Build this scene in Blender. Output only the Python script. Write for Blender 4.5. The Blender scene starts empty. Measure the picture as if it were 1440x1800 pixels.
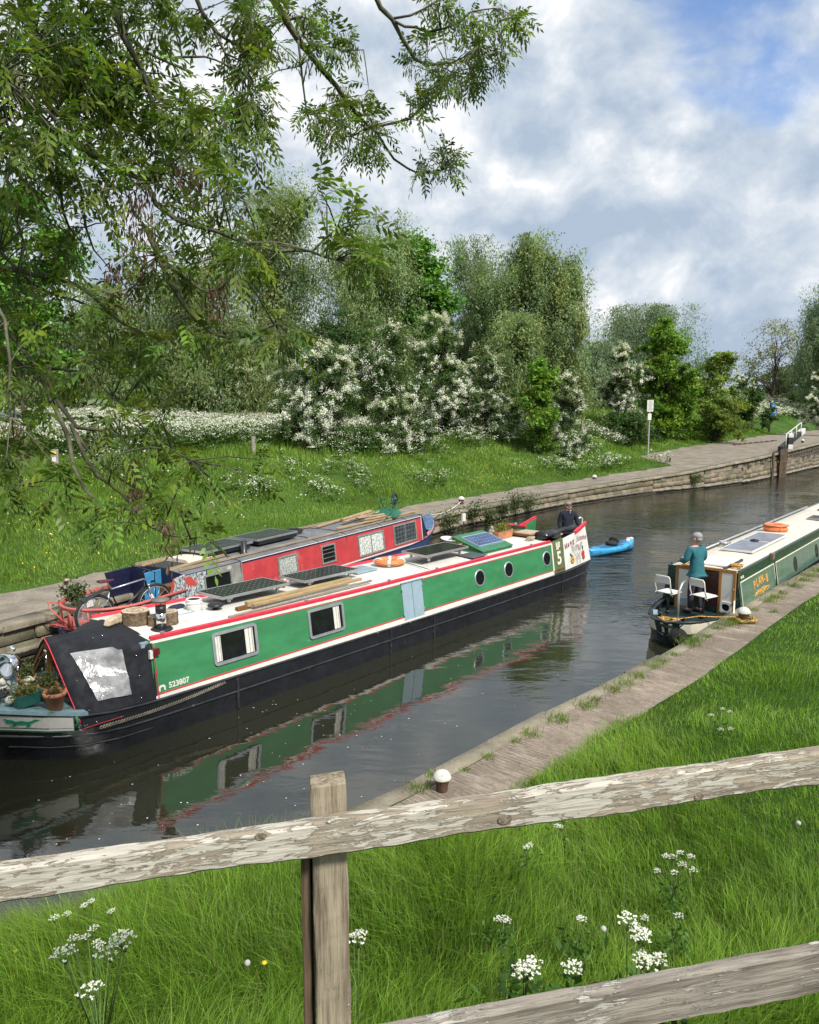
import bpy, bmesh, math, random
import numpy as np
from mathutils import Vector, Matrix
S = bpy.context.scene
C = S.collection
R_ = math.radians
PI = math.pi
# ------------------------------------------------------------------ camera, sky, sun, exposure
CAM_H, FPX, PITCH = 4.7, 1331.0, math.atan(178 / 1331.0)
cd = bpy.data.cameras.new('camera'); cam = bpy.data.objects.new('camera', cd); C.objects.link(cam)
cam.location = (0, 0, CAM_H); cam.rotation_euler = (PI / 2 - PITCH, 0, 0)
cd.sensor_fit = 'HORIZONTAL'; cd.sensor_width = 36; cd.lens = 36 * FPX / 1440.0
cd.clip_start = 0.05; cd.clip_end = 3000
S.camera = cam
S.view_settings.view_transform = 'Standard'; S.view_settings.look = 'None'
S.view_settings.exposure = 0.8; S.view_settings.gamma = 1
SUN_EL, SUN_AZ = 48, 142          # degrees; azimuth clockwise from the view direction
S.cycles.use_denoising = True
S.cycles.max_bounces = 6; S.cycles.diffuse_bounces = 3; S.cycles.glossy_bounces = 3
S.cycles.transmission_bounces = 4; S.cycles.transparent_max_bounces = 8
S.cycles.caustics_reflective = False; S.cycles.caustics_refractive = False

def nt_new(tree, kind, **kw):
    n = tree.nodes.new(kind)
    for k, v in kw.items():
        if k == 'inp':
            for a, b in v.items(): n.inputs[a].default_value = b
        else: setattr(n, k, v)
    return n
def math_n(t, op, a, b=None, clamp=False):
    n = t.nodes.new('ShaderNodeMath'); n.operation = op; n.use_clamp = clamp
    for i, q in enumerate((a, b)):
        if q is None: continue
        if isinstance(q, (int, float)): n.inputs[i].default_value = q
        else: t.links.new(q, n.inputs[i])
    return n.outputs[0]
def maprange(t, v, a, b, c=0., d=1., smooth=True):
    n = t.nodes.new('ShaderNodeMapRange'); n.interpolation_type = 'SMOOTHSTEP' if smooth else 'LINEAR'
    n.inputs[1].default_value = a; n.inputs[2].default_value = b; n.inputs[3].default_value = c; n.inputs[4].default_value = d
    t.links.new(v, n.inputs[0]); return n.outputs[0]
def mixc(t, f, a, b, mode='MIX'):
    n = t.nodes.new('ShaderNodeMix'); n.data_type = 'RGBA'; n.blend_type = mode; n.clamp_factor = True
    for i, q in ((0, f), (6, a), (7, b)):
        if isinstance(q, (int, float)): n.inputs[i].default_value = q
        elif isinstance(q, tuple): n.inputs[i].default_value = (q[0], q[1], q[2], 1)
        else: t.links.new(q, n.inputs[i])
    return n.outputs[2]
def noise(t, vec, scale, detail=4, rough=.55, dist=0.):
    n = nt_new(t, 'ShaderNodeTexNoise', inp={'Scale': scale, 'Detail': detail, 'Roughness': rough, 'Distortion': dist})
    if vec is not None: t.links.new(vec, n.inputs['Vector'])
    return n.outputs[0]
def mapping(t, vec, loc=(0, 0, 0), rot=(0, 0, 0), sc=(1, 1, 1)):
    n = nt_new(t, 'ShaderNodeMapping', inp={'Location': loc, 'Rotation': rot, 'Scale': sc})
    t.links.new(vec, n.inputs[0]); return n.outputs[0]

def build_world():
    w = bpy.data.worlds.new('World'); S.world = w; w.use_nodes = True
    t = w.node_tree; t.nodes.clear()
    out = t.nodes.new('ShaderNodeOutputWorld'); bg = t.nodes.new('ShaderNodeBackground')
    sky = nt_new(t, 'ShaderNodeTexSky', sky_type='NISHITA', sun_disc=False)
    sky.sun_elevation = R_(SUN_EL); sky.sun_rotation = R_(SUN_AZ)
    d = t.nodes.new('ShaderNodeTexCoord').outputs['Generated']
    sep = t.nodes.new('ShaderNodeSeparateXYZ'); t.links.new(d, sep.inputs[0]); dz = sep.outputs[2]
    warp = nt_new(t, 'ShaderNodeTexNoise', inp={'Scale': 5.0, 'Detail': 3.0}); t.links.new(d, warp.inputs['Vector'])
    vm = nt_new(t, 'ShaderNodeVectorMath', operation='MULTIPLY_ADD'); t.links.new(warp.outputs['Color'], vm.inputs[0])
    vm.inputs[1].default_value = (.10, .10, .07); t.links.new(d, vm.inputs[2]); p = vm.outputs[0]
    sc = (1, 1, 1.25)
    n1 = noise(t, mapping(t, p, (.13, .4, .2), sc=sc), 6.4, 10, .58)
    n1b = noise(t, mapping(t, p, (.13 + .022, .4, .2 + .062), sc=sc), 6.4, 10, .58)
    n2 = noise(t, mapping(t, p, (3.1, 1.2, .7), sc=(1, 1, 1.9)), 2.6, 5, .5)
    n3 = noise(t, mapping(t, p, (7.7, 2.5, 1.9), sc=(1, 1, 1.5)), 3.4, 8, .55)
    lit = math_n(t, 'MULTIPLY', math_n(t, 'SUBTRACT', n1, n1b), 3.3)
    b = math_n(t, 'ADD', math_n(t, 'ADD', lit, .62), math_n(t, 'MULTIPLY', math_n(t, 'SUBTRACT', n2, .5), 1.0))
    el = maprange(t, dz, .05, .32, -.40, .02)
    b = math_n(t, 'ADD', b, el, True)
    cr = t.nodes.new('ShaderNodeValToRGB'); t.links.new(b, cr.inputs[0])
    e = cr.color_ramp.elements
    e[0].position = 0; e[0].color = (.36, .44, .55, 1); e[1].position = 1; e[1].color = (.80, .815, .84, 1)
    for pos, col in ((.3, (.45, .52, .61)), (.55, (.545, .60, .665)), (.8, (.665, .70, .745))):
        q = e.new(pos); q.color = (*col, 1)
    k = nt_new(t, 'ShaderNodeVectorMath', operation='SCALE'); t.links.new(cr.outputs[0], k.inputs[0]); k.inputs['Scale'].default_value = 6.9
    hole = Vector(((1390 - 720) / FPX, 1, .62)).normalized()
    dot = nt_new(t, 'ShaderNodeVectorMath', operation='DOT_PRODUCT'); t.links.new(d, dot.inputs[0]); dot.inputs[1].default_value = hole
    hm = maprange(t, dot.outputs['Value'], .962, .999, 0, .44)
    cov = math_n(t, 'SUBTRACT', math_n(t, 'ADD', n3, .28), hm)
    cov = maprange(t, cov, .38, .56)
    blue = mixc(t, 1.0, sky.outputs[0], (.92, 1.0, 1.15), 'MULTIPLY')
    t.links.new(mixc(t, cov, blue, k.outputs[0]), bg.inputs['Color'])
    bg.inputs['Strength'].default_value = .105
    t.links.new(bg.outputs[0], out.inputs[0])
build_world()
sl = bpy.data.lights.new('sun', 'SUN'); so = bpy.data.objects.new('sun', sl); C.objects.link(so)
sl.energy = 3.0; sl.angle = R_(9); sl.color = (1, .95, .87)
sd = Vector((math.sin(R_(SUN_AZ)) * math.cos(R_(SUN_EL)), math.cos(R_(SUN_AZ)) * math.cos(R_(SUN_EL)), math.sin(R_(SUN_EL))))
so.rotation_euler = sd.to_track_quat('Z', 'Y').to_euler(); so.location = (0, 0, 60)

# ------------------------------------------------------------------ helpers
def V(*a): return Vector(a)
def ray(px, py):
    x = (px - 720) / FPX; u = -(py - 900) / FPX
    return (x, math.cos(PITCH) + u * math.sin(PITCH), -math.sin(PITCH) + u * math.cos(PITCH))
def at(px, py, z):
    d = ray(px, py); t = (z - CAM_H) / d[2]; return Vector((d[0] * t, d[1] * t, z))
def aty(px, py, Y):
    d = ray(px, py); t = Y / d[1]; return Vector((d[0] * t, Y, CAM_H + d[2] * t))

class MB:
    def __init__(s): s.v = []; s.f = []; s.m = []; s.s = []
    def add(s, vs, fs, mi=0, sm=False, M=None):
        o = len(s.v)
        for p in vs:
            p = Vector(p); s.v.append(tuple(M @ p) if M is not None else tuple(p))
        for f in fs: s.f.append(tuple(i + o for i in f)); s.m.append(mi); s.s.append(sm)
        return s
    def box(s, c, sz, mi=0, M=None, rot=None):
        x, y, z = (q / 2 for q in sz)
        vs = [Vector((a * x, b * y, d * z)) for d in (-1, 1) for a, b in ((-1, -1), (1, -1), (1, 1), (-1, 1))]
        if rot is not None: vs = [rot @ p for p in vs]
        vs = [p + Vector(c) for p in vs]
        return s.add(vs, [(3, 2, 1, 0), (4, 5, 6, 7), (0, 1, 5, 4), (1, 2, 6, 5), (2, 3, 7, 6), (3, 0, 4, 7)], mi, False, M)
    def beam(s, a, b, w, h, mi=0, up=(0, 0, 1)):
        a, b = Vector(a), Vector(b); d = (b - a); L = d.length; d.normalize()
        y = Vector(up).cross(d)
        if y.length < 1e-4: y = Vector((1, 0, 0)).cross(d)
        y.normalize(); z = d.cross(y)
        return s.box((a + b) / 2, (L, w, h), mi, None, Matrix((d, y, z)).transposed())
    def tube(s, pts, r, n=8, mi=0, caps=True, closed=False):
        P = [Vector(p) for p in pts]; k = len(P); rr = r if isinstance(r, (list, tuple)) else [r] * k
        vs = []; prev = None
        for i in range(k):
            if closed: t = P[(i + 1) % k] - P[i - 1]
            else: t = P[min(i + 1, k - 1)] - P[max(i - 1, 0)]
            if t.length < 1e-9: t = Vector((0, 0, 1))
            t.normalize()
            if prev is None:
                a = Vector((0, 0, 1)) if abs(t.z) < .9 else Vector((1, 0, 0)); x = a.cross(t).normalized()
            else:
                x = prev - t * prev.dot(t)
                x = x.normalized() if x.length > 1e-6 else t.orthogonal().normalized()
            prev = x; y = t.cross(x)
            for j in range(n):
                q = 2 * PI * j / n; vs.append(P[i] + (x * math.cos(q) + y * math.sin(q)) * rr[i])
        fs = []
        for i in range(k if closed else k - 1):
            a, b = i * n, ((i + 1) % k) * n
            for j in range(n): fs.append((a + j, a + (j + 1) % n, b + (j + 1) % n, b + j))
        if caps and not closed: fs.append(tuple(reversed(range(n)))); fs.append(tuple((k - 1) * n + j for j in range(n)))
        return s.add(vs, fs, mi, True)
    def lathe(s, prof, c=(0, 0, 0), n=20, mi=0, M=None, sm=True):
        vs = []; fs = []; c = Vector(c)
        for r, z in prof:
            for j in range(n):
                q = 2 * PI * j / n; vs.append(Vector((r * math.cos(q), r * math.sin(q), z)) + c)
        for i in range(len(prof) - 1):
            for j in range(n): fs.append((i * n + j, i * n + (j + 1) % n, (i + 1) * n + (j + 1) % n, (i + 1) * n + j))
        fs.append(tuple(reversed(range(n)))); k = (len(prof) - 1) * n; fs.append(tuple(k + j for j in range(n)))
        return s.add(vs, fs, mi, sm, M)
    def prism(s, poly, y0, y1, mi=0, M=None):
        """polygon in local x,z extruded along y"""
        n = len(poly); vs = [(x, y0, z) for x, z in poly] + [(x, y1, z) for x, z in poly]
        fs = [tuple(range(n)), tuple(reversed(range(n, 2 * n)))] + [((i + 1) % n, i, n + i, n + (i + 1) % n) for i in range(n)]
        return s.add(vs, fs, mi, False, M)
    def loft(s, rings, mi=0, caps=True, sm=False, closed=True):
        n = len(rings[0]); vs = [p for r in rings for p in r]; fs = []
        for i in range(len(rings) - 1):
            for j in range(n if closed else n - 1): fs.append((i * n + j, i * n + (j + 1) % n, (i + 1) * n + (j + 1) % n, (i + 1) * n + j))
        if caps: fs.append(tuple(reversed(range(n)))); fs.append(tuple((len(rings) - 1) * n + j for j in range(n)))
        return s.add(vs, fs, mi, sm)
    def ball(s, c, r, n=14, m=9, mi=0, rot=None):
        r = r if isinstance(r, (tuple, list)) else (r, r, r); vs = []; fs = []
        for i in range(m + 1):
            a = PI * i / m
            for j in range(n):
                q = 2 * PI * j / n
                p = Vector((r[0] * math.sin(a) * math.cos(q), r[1] * math.sin(a) * math.sin(q), r[2] * math.cos(a)))
                vs.append((rot @ p if rot is not None else p) + Vector(c))
        for i in range(m):
            for j in range(n): fs.append((i * n + j, (i + 1) * n + j, (i + 1) * n + (j + 1) % n, i * n + (j + 1) % n))
        return s.add(vs, fs, mi, True)
    def torus(s, c, R0, r, n=28, m=10, mi=0, M=None, zs=1.0):
        vs = []; fs = []; c = Vector(c)
        for i in range(n):
            a = 2 * PI * i / n
            for j in range(m):
                q = 2 * PI * j / m; rr = R0 + r * math.cos(q); vs.append(Vector((rr * math.cos(a), rr * math.sin(a), r * zs * math.sin(q))) + c)
        for i in range(n):
            for j in range(m): fs.append((i * m + j, ((i + 1) % n) * m + j, ((i + 1) % n) * m + (j + 1) % m, i * m + (j + 1) % m))
        return s.add(vs, fs, mi, True, M)
    def obj(s, name, mats, parent=None, bevel=0, M=None):
        me = bpy.data.meshes.new(name); me.from_pydata(s.v, [], s.f)
        for m in (mats if isinstance(mats, (list, tuple)) else [mats]): me.materials.append(m)
        me.polygons.foreach_set('material_index', s.m); me.polygons.foreach_set('use_smooth', s.s); me.update()
        o = bpy.data.objects.new(name, me); C.objects.link(o)
        if parent is not None: o.parent = parent
        if M is not None: o.matrix_local = M
        if bevel:
            b = o.modifiers.new('bevel', 'BEVEL'); b.width = bevel; b.segments = 2; b.limit_method = 'ANGLE'; b.angle_limit = R_(40)
        return o
def tag(o, label=None, cat=None, group=None, kind=None):
    if label: o['label'] = label
    if cat: o['category'] = cat
    if group: o['group'] = group
    if kind: o['kind'] = kind
    return o
def thing(name, label, cat, loc=(0, 0, 0), rz=0, group=None):
    o = bpy.data.objects.new(name, None); C.objects.link(o); o.empty_display_size = .2
    o.location = loc; o.rotation_euler = (0, 0, rz); return tag(o, label, cat, group)
def dup(root, loc, rz, label, group=None):
    """copy a thing with its parts and sub-parts"""
    r = root.copy(); C.objects.link(r); r.location = loc; r.rotation_euler = (0, 0, rz); r['label'] = label
    if group: r['group'] = group
    for ch in list(root.children):
        c = ch.copy(); C.objects.link(c); c.parent = r
        for g in list(ch.children):
            d = g.copy(); C.objects.link(d); d.parent = c
    return r
def text(s, size, mat, parent, M, name='lettering', ext=.002, bold=.0, shear=0., sx=1.):
    cu = bpy.data.curves.new(name, 'FONT'); cu.body = s; cu.size = size; cu.extrude = ext; cu.offset = bold; cu.shear = shear
    cu.align_x = 'CENTER'; cu.align_y = 'CENTER'; cu.resolution_u = 3
    o = bpy.data.objects.new(name, cu); C.objects.link(o)
    bpy.context.view_layer.update()
    me = bpy.data.meshes.new_from_object(o.evaluated_get(bpy.context.evaluated_depsgraph_get()))
    bpy.data.objects.remove(o); bpy.data.curves.remove(cu)
    me.name = name; me.materials.clear(); me.materials.append(mat)
    for p in me.polygons: p.material_index = 0
    o = bpy.data.objects.new(name, me); C.objects.link(o); o.parent = parent
    o.matrix_local = M @ Matrix.Diagonal((sx, 1, 1, 1)); return o
def npmesh(name, v, f, mats, parent=None, tint=None, mi=None, smooth=False, loc=None):
    """numpy verts (N,3), faces (M,k); tint (N,3) goes to the point colour 'tint'"""
    me = bpy.data.meshes.new(name); n, m, k = len(v), len(f), f.shape[1]
    me.vertices.add(n); me.vertices.foreach_set('co', np.ascontiguousarray(v, np.float32).ravel())
    me.loops.add(m * k); me.loops.foreach_set('vertex_index', np.ascontiguousarray(f, np.int32).ravel())
    me.polygons.add(m); me.polygons.foreach_set('loop_start', np.arange(0, m * k, k, dtype=np.int32))
    try: me.polygons.foreach_set('loop_total', np.full(m, k, np.int32))
    except Exception: pass
    for q in (mats if isinstance(mats, (list, tuple)) else [mats]): me.materials.append(q)
    if mi is not None: me.polygons.foreach_set('material_index', np.ascontiguousarray(mi, np.int32))
    if smooth: me.polygons.foreach_set('use_smooth', np.ones(m, bool))
    me.update(calc_edges=True)
    if tint is not None:
        a = me.color_attributes.new('tint', 'FLOAT_COLOR', 'POINT')
        c4 = np.ones((n, 4), np.float32); c4[:, :3] = tint; a.data.foreach_set('color', c4.ravel())
    o = bpy.data.objects.new(name, me); C.objects.link(o)
    if parent is not None: o.parent = parent
    if loc is not None: o.location = loc
    return o

# ------------------------------------------------------------------ materials
_mats = {}
def base_mat(name):
    m = bpy.data.materials.new(name); m.use_nodes = True; t = m.node_tree
    return m, t, t.nodes['Principled BSDF']
def mat(name, col, rough=.5, metal=0., var=.18, vs=5., bump=0., bs=60., wear=None, spec=.5, sc=(1, 1, 1), coat=0.):
    """painted / plain surface: tone variation, optional worn patches (col, threshold, scale), fine bump"""
    if name in _mats: return _mats[name]
    m, t, p = base_mat(name)
    co = mapping(t, t.nodes.new('ShaderNodeTexCoord').outputs['Object'], sc=sc)
    n = noise(t, co, vs, 6, .6)
    lo = tuple(c * (1 - var) for c in col); hi = tuple(min(1, c * (1 + var)) for c in col)
    c = mixc(t, maprange(t, n, .3, .7), lo, hi)
    if wear:
        for wc, th, ws in (wear if isinstance(wear, list) else [wear]):
            w = maprange(t, noise(t, mapping(t, co, (3.3, 1.7, 9.1)), ws, 8, .65), th, th + .045)
            c = mixc(t, w, c, wc)
    t.links.new(c, p.inputs['Base Color'])
    p.inputs['Roughness'].default_value = rough; p.inputs['Metallic'].default_value = metal
    p.inputs['Specular IOR Level'].default_value = spec
    if coat: p.inputs['Coat Weight'].default_value = coat; p.inputs['Coat Roughness'].default_value = .08
    if rough < .9 and not metal:
        t.links.new(maprange(t, noise(t, co, vs * 3, 4), .3, .7, max(.03, rough - .1), min(1, rough + .12)), p.inputs['Roughness'])
    if bump:
        b = nt_new(t, 'ShaderNodeBump', inp={'Strength': bump, 'Distance': .02}); t.links.new(noise(t, co, bs, 5, .6), b.inputs['Height'])
        t.links.new(b.outputs[0], p.inputs['Normal'])
    _mats[name] = m; return m
def leafmat(name, col, trans=.35, rough=.55, var=1.0):
    m, t, p = base_mat(name)
    at_ = nt_new(t, 'ShaderNodeAttribute', attribute_name='tint')
    c = mixc(t, 1.0, at_.outputs['Color'], col, 'MULTIPLY')
    t.links.new(c, p.inputs['Base Color']); p.inputs['Roughness'].default_value = rough; p.inputs['Specular IOR Level'].default_value = .25
    tr = t.nodes.new('ShaderNodeBsdfTranslucent'); t.links.new(mixc(t, 1.0, c, (1.25, 1.25, .6), 'MULTIPLY'), tr.inputs[0])
    mx = t.nodes.new('ShaderNodeMixShader'); mx.inputs[0].default_value = trans
    t.links.new(p.outputs[0], mx.inputs[1]); t.links.new(tr.outputs[0], mx.inputs[2])
    t.links.new(mx.outputs[0], t.nodes['Material Output'].inputs[0]); return m
def wood(name, dark, light, axis=0, scale=1.0, paint=None, bump=.5):
    """long grain along an axis; paint = (colour, amount) flaking coat"""
    if name in _mats: return _mats[name]
    m, t, p = base_mat(name)
    co = t.nodes.new('ShaderNodeTexCoord').outputs['Object']
    sc = [14 * scale, 14 * scale, 14 * scale]; sc[axis] = .9 * scale
    g = noise(t, mapping(t, co, sc=sc), 2.2, 8, .65, .4)
    g2 = noise(t, mapping(t, co, (5, 2, 1), sc=[q * 2.2 for q in sc]), 3.0, 5, .6, .2)
    h = math_n(t, 'ADD', math_n(t, 'MULTIPLY', g, .65), math_n(t, 'MULTIPLY', g2, .35))
    c = mixc(t, maprange(t, h, .36, .62), dark, light)
    c = mixc(t, maprange(t, noise(t, co, 1.7 * scale, 4), .4, .65, 0, .45), c, tuple(q * .62 for q in light))
    if paint:
        pc, am = paint
        s2 = [34 * scale] * 3; s2[axis] = 5.5 * scale
        a = noise(t, mapping(t, co, (1, 4, 2), sc=s2), 2.1, 10, .7, .8)
        b_ = noise(t, mapping(t, co, (8, 3, 2), sc=(1, 1, 1)), 4.5 * scale, 4, .6)
        a = math_n(t, 'ADD', a, math_n(t, 'MULTIPLY', math_n(t, 'SUBTRACT', b_, .5), .55))
        w = maprange(t, a, am, am + .035)
        pcv = mixc(t, maprange(t, g2, .35, .65), tuple(q * .80 for q in pc), pc)
        c = mixc(t, w, c, pcv)
        h = math_n(t, 'ADD', h, math_n(t, 'MULTIPLY', w, .35))
    t.links.new(c, p.inputs['Base Color']); p.inputs['Roughness'].default_value = .85; p.inputs['Specular IOR Level'].default_value = .25
    b = nt_new(t, 'ShaderNodeBump', inp={'Strength': bump, 'Distance': .012}); t.links.new(h, b.inputs['Height']); t.links.new(b.outputs[0], p.inputs['Normal'])
    _mats[name] = m; return m
def pvmat(name, base, line, nx, ny, lx, ly, dots=True, rough=.12):
    """photovoltaic cells in object x,y of a panel lx by ly"""
    m, t, p = base_mat(name)
    co = t.nodes.new('ShaderNodeTexCoord').outputs['Object']
    sp = t.nodes.new('ShaderNodeSeparateXYZ'); t.links.new(co, sp.inputs[0])
    def fr(o, n, L): 
        u = math_n(t, 'MULTIPLY', math_n(t, 'ADD', o, L / 2), n / L)
        return math_n(t, 'ABSOLUTE', math_n(t, 'SUBTRACT', math_n(t, 'FRACT', u), .5))
    a, b = fr(sp.outputs[0], nx, lx), fr(sp.outputs[1], ny, ly)
    ln = math_n(t, 'GREATER_THAN', math_n(t, 'MAXIMUM', a, b), .485)
    c = mixc(t, maprange(t, noise(t, co, 3, 3), .3, .7), tuple(q * .8 for q in base), tuple(q * 1.3 for q in base))
    c = mixc(t, math_n(t, 'MULTIPLY', ln, .55), c, line)
    if dots:
        c = mixc(t, math_n(t, 'GREATER_THAN', math_n(t, 'ADD', a, b), .90), c, (.55, .58, .6))
    t.links.new(c, p.inputs['Base Color']); p.inputs['Roughness'].default_value = rough
    p.inputs['Specular IOR Level'].default_value = .35
    return m
M_white = mat('white_roof_paint', (.62, .61, .56), .5, var=.08, vs=2.5, wear=((.54, .51, .44), .57, 3.), bump=.1, bs=25)
M_offwhite = mat('off_white_paint', (.66, .65, .61), .45, var=.06)
M_green = mat('green_side_paint', (.040, .205, .082), .42, var=.13, vs=1.8, wear=((.10, .27, .14), .66, 2.4), sc=(1, 1, 2.2), bump=.05, bs=3)
M_greend = mat('green_trim_paint', (.035, .16, .07), .4)
M_red = mat('red_trim_paint', (.62, .035, .06), .4, var=.12, vs=8)
M_black = mat('black_hull_paint', (.011, .012, .015), .32, var=.3, vs=3, wear=[((.06, .06, .065), .73, 9.), ((.017, .018, .021), .60, 3.)], bump=.1, bs=8)
M_blackp = mat('black_paint', (.015, .015, .017), .4)
M_rubber = mat('black_rubber', (.018, .018, .018), .8, bump=.3)
M_grey = mat('blue_grey_paint', (.24, .32, .38), .45, var=.12)
M_alu = mat('aluminium_frame', (.52, .55, .57), .38, .75, var=.1)
M_chrome = mat('polished_steel', (.72, .72, .72), .08, 1., var=.05)
M_galv = mat('galvanised_steel', (.42, .43, .43), .5, .7, var=.15)
M_glass = mat('dark_window_glass', (.010, .012, .012), .05, var=.3, spec=.3)
M_curtain = mat('net_curtain', (.62, .61, .56), .9, var=.2, vs=30, sc=(3, 1, .3))
M_canvas = mat('navy_canvas', (.006, .0075, .012), .85, var=.15, vs=3, bump=.12, bs=9)
M_terra = mat('terracotta', (.42, .17, .09), .8, var=.2)
M_soil = mat('potting_soil', (.03, .022, .015), .95, bump=.8)
M_orange = mat('orange_lifebuoy', (.68, .20, .06), .55, var=.15)
M_rope = mat('pale_rope', (.46, .40, .28), .9, bump=.8, bs=120)
M_roped = mat('dark_rope', (.02, .02, .022), .8, bump=.5, bs=90)
M_wood = wood('brown_wood', (.09, .038, .014), (.22, .105, .035), 2, 1.)
M_plank = wood('pale_plank', (.26, .18, .09), (.47, .35, .19), 0, 1.)
M_bark = mat('log_bark', (.15, .105, .065), .95, var=.5, vs=14, bump=1., bs=30)
M_logend = mat('log_end', (.45, .36, .25), .9, var=.25, vs=12)
M_skin = mat('skin', (.50, .27, .19), .55, var=.08)
M_gold = mat('gold_lettering', (.66, .36, .06), .45, var=.1)
M_cream = mat('cream_paint', (.74, .70, .56), .45, var=.07)
M_dkgreen = mat('dark_green_gloss', (.007, .035, .026), .25, var=.2, coat=.4)
M_sage = mat('sage_green_gloss', (.075, .155, .112), .28, var=.09, vs=1.5, coat=.5)
M_leafpot = leafmat('pot_plant_leaf', (1, 1, 1), .3)
# ------------------------------------------------------------------ ground plan: far wall and near edge as plan curves
rng = np.random.default_rng(7)
def catmull(P, step):
    P = np.array(P, float); out = []
    Q = np.vstack([2 * P[0] - P[1], P, 2 * P[-1] - P[-2]])
    for i in range(1, len(Q) - 2):
        n = max(1, int(np.linalg.norm(Q[i + 1, :2] - Q[i, :2]) / step))
        for k in range(n):
            t = k / n; a, b, c, d = Q[i - 1:i + 3]
            out.append(.5 * (2 * b + (c - a) * t + (2 * a - 5 * b + 4 * c - d) * t ** 2 + (3 * b - a - 3 * c + d) * t ** 3))
    out.append(P[-1]); return np.array(out)
# x, y, top of wall, width of the far towpath
FAR = catmull([(-30, -25, .7, 2.2), (-12, 5.9, .72, 2.2), (-7.59, 13.52, .72, 2.2), (1.32, 28.85, .73, 2.4), (3.93, 32.36, .74, 2.4),
               (7.9, 37.27, .76, 2.5), (13.97, 42.99, .95, 2.6), (16.3, 44.5, 1.1, 2.5), (18.48, 46.19, 1.29, 2.9), (20.4, 47.9, 1.41, 6.2), (23.9, 51.14, 1.62, 7.6),
               (34.14, 63.05, 2.05, 7.2), (42, 73, 2.3, 6.4), (60, 95, 2.4, 6.), (120, 170, 2.5, 5)], .6)
NEAR = catmull([(-40, -4, .5, 0), (-12, 2.0, .5, 0), (-4.6, 5.2, .5, 0), (-2.5, 6.15, .5, 0.02), (-1.3, 7.0, .5, .3), (-.49, 7.65, .5, .8), (.7, 8.87, .5, .98),
                (1.37, 9.64, .5, .98), (2.34, 10.64, .5, .98), (3.47, 11.75, .5, .96), (4.99, 13.38, .5, .93), (6.63, 15.33, .5, .93),
                (8.39, 17.33, .5, .94), (11.38, 20.67, .5, .98), (20, 30.3, .5, 1.1), (60, 75, .5, 1.2), (130, 153, .5, 1.2)], .4)
def normals(P, left):
    T = np.gradient(P[:, :2], axis=0); T /= np.linalg.norm(T, axis=1)[:, None]
    return np.stack([-T[:, 1], T[:, 0]], 1) * (1 if left else -1)
FN, NN = normals(FAR, True), normals(NEAR, False)
FS = np.r_[0, np.cumsum(np.linalg.norm(np.diff(FAR[:, :2], axis=0), axis=1))]
NS = np.r_[0, np.cumsum(np.linalg.norm(np.diff(NEAR[:, :2], axis=0), axis=1))]
def project(P, N, x, y):
    """signed distance from the curve (positive on land) and the curve's other columns there"""
    x = np.atleast_1d(np.asarray(x, float)); y = np.atleast_1d(np.asarray(y, float))
    best = np.full(x.shape, 1e9); sd = np.zeros(x.shape); ex = np.zeros(x.shape + (2,)); ss = np.zeros(x.shape)
    cum = FS if P is FAR else NS
    for i in range(len(P) - 1):
        a, b = P[i], P[i + 1]; d = b[:2] - a[:2]; L = d @ d
        t = np.clip(((x - a[0]) * d[0] + (y - a[1]) * d[1]) / L, 0, 1)
        qx, qy = a[0] + t * d[0], a[1] + t * d[1]; dd = (x - qx) ** 2 + (y - qy) ** 2
        n = N[i] if i < len(N) else N[-1]; k = dd < best
        best = np.where(k, dd, best); sg = np.sign((x - qx) * n[0] + (y - qy) * n[1])
        sd = np.where(k, sg * np.sqrt(dd), sd); ss = np.where(k, cum[i] + t * (cum[i + 1] - cum[i]), ss)
        for c in (0, 1): ex[..., c] = np.where(k, a[2 + c] + t * (b[2 + c] - a[2 + c]), ex[..., c])
    return sd, ex[..., 0], ex[..., 1], ss
def sm(t): t = np.clip(t, 0, 1); return t * t * (3 - 2 * t)
def bumps(x, y, a=.05, f=.9):
    return a * (np.sin(x * f * 1.3 + y * f * .7) + np.sin(x * f * .5 - y * f * 1.9 + 1.3) + .6 * np.sin(x * f * 3.1 + 2) * np.sin(y * f * 2.7))
def zfar(x, y):
    d, zt, pw, s = project(FAR, FN, x, y); x = np.atleast_1d(x); y = np.atleast_1d(y)
    z = zt + 2.1 * sm((d - pw + .2) / 9.0) + 1.0 * sm((d - 12) / 26) + 3.2 * sm((y - 75) / 55) * sm((d - pw - 3) / 15)
    return z + bumps(x, y) * sm((d - pw) / 2)
def znear(x, y):
    w, zt, pw, s = project(NEAR, NN, x, y); x = np.atleast_1d(x); y = np.atleast_1d(y)
    k = w - np.maximum(pw, .12)
    b = .49 + .045 * sm(k / .25) + .085 * np.clip(k, 0, 6) + bumps(x, y, .018, 1.7) * sm(k / .5)
    r = np.hypot(x * .55, y - .1)
    return b + (3.05 - b) * sm((3.4 - r) / 1.9) * sm(k / 1.2)
def zf(x, y): return float(zfar(x, y)[0])
def hit(px, py, h, zfun, t0=2., t1=200.):
    """the point of a photo ray that is h above the ground"""
    d = ray(px, py); t = np.linspace(t0, t1, 4000); x, y, z = d[0] * t, d[1] * t, CAM_H + d[2] * t
    g = z - zfun(x, y) - h; i = np.argmax(g <= 0)
    return Vector((x[i], y[i], z[i]))

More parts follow.
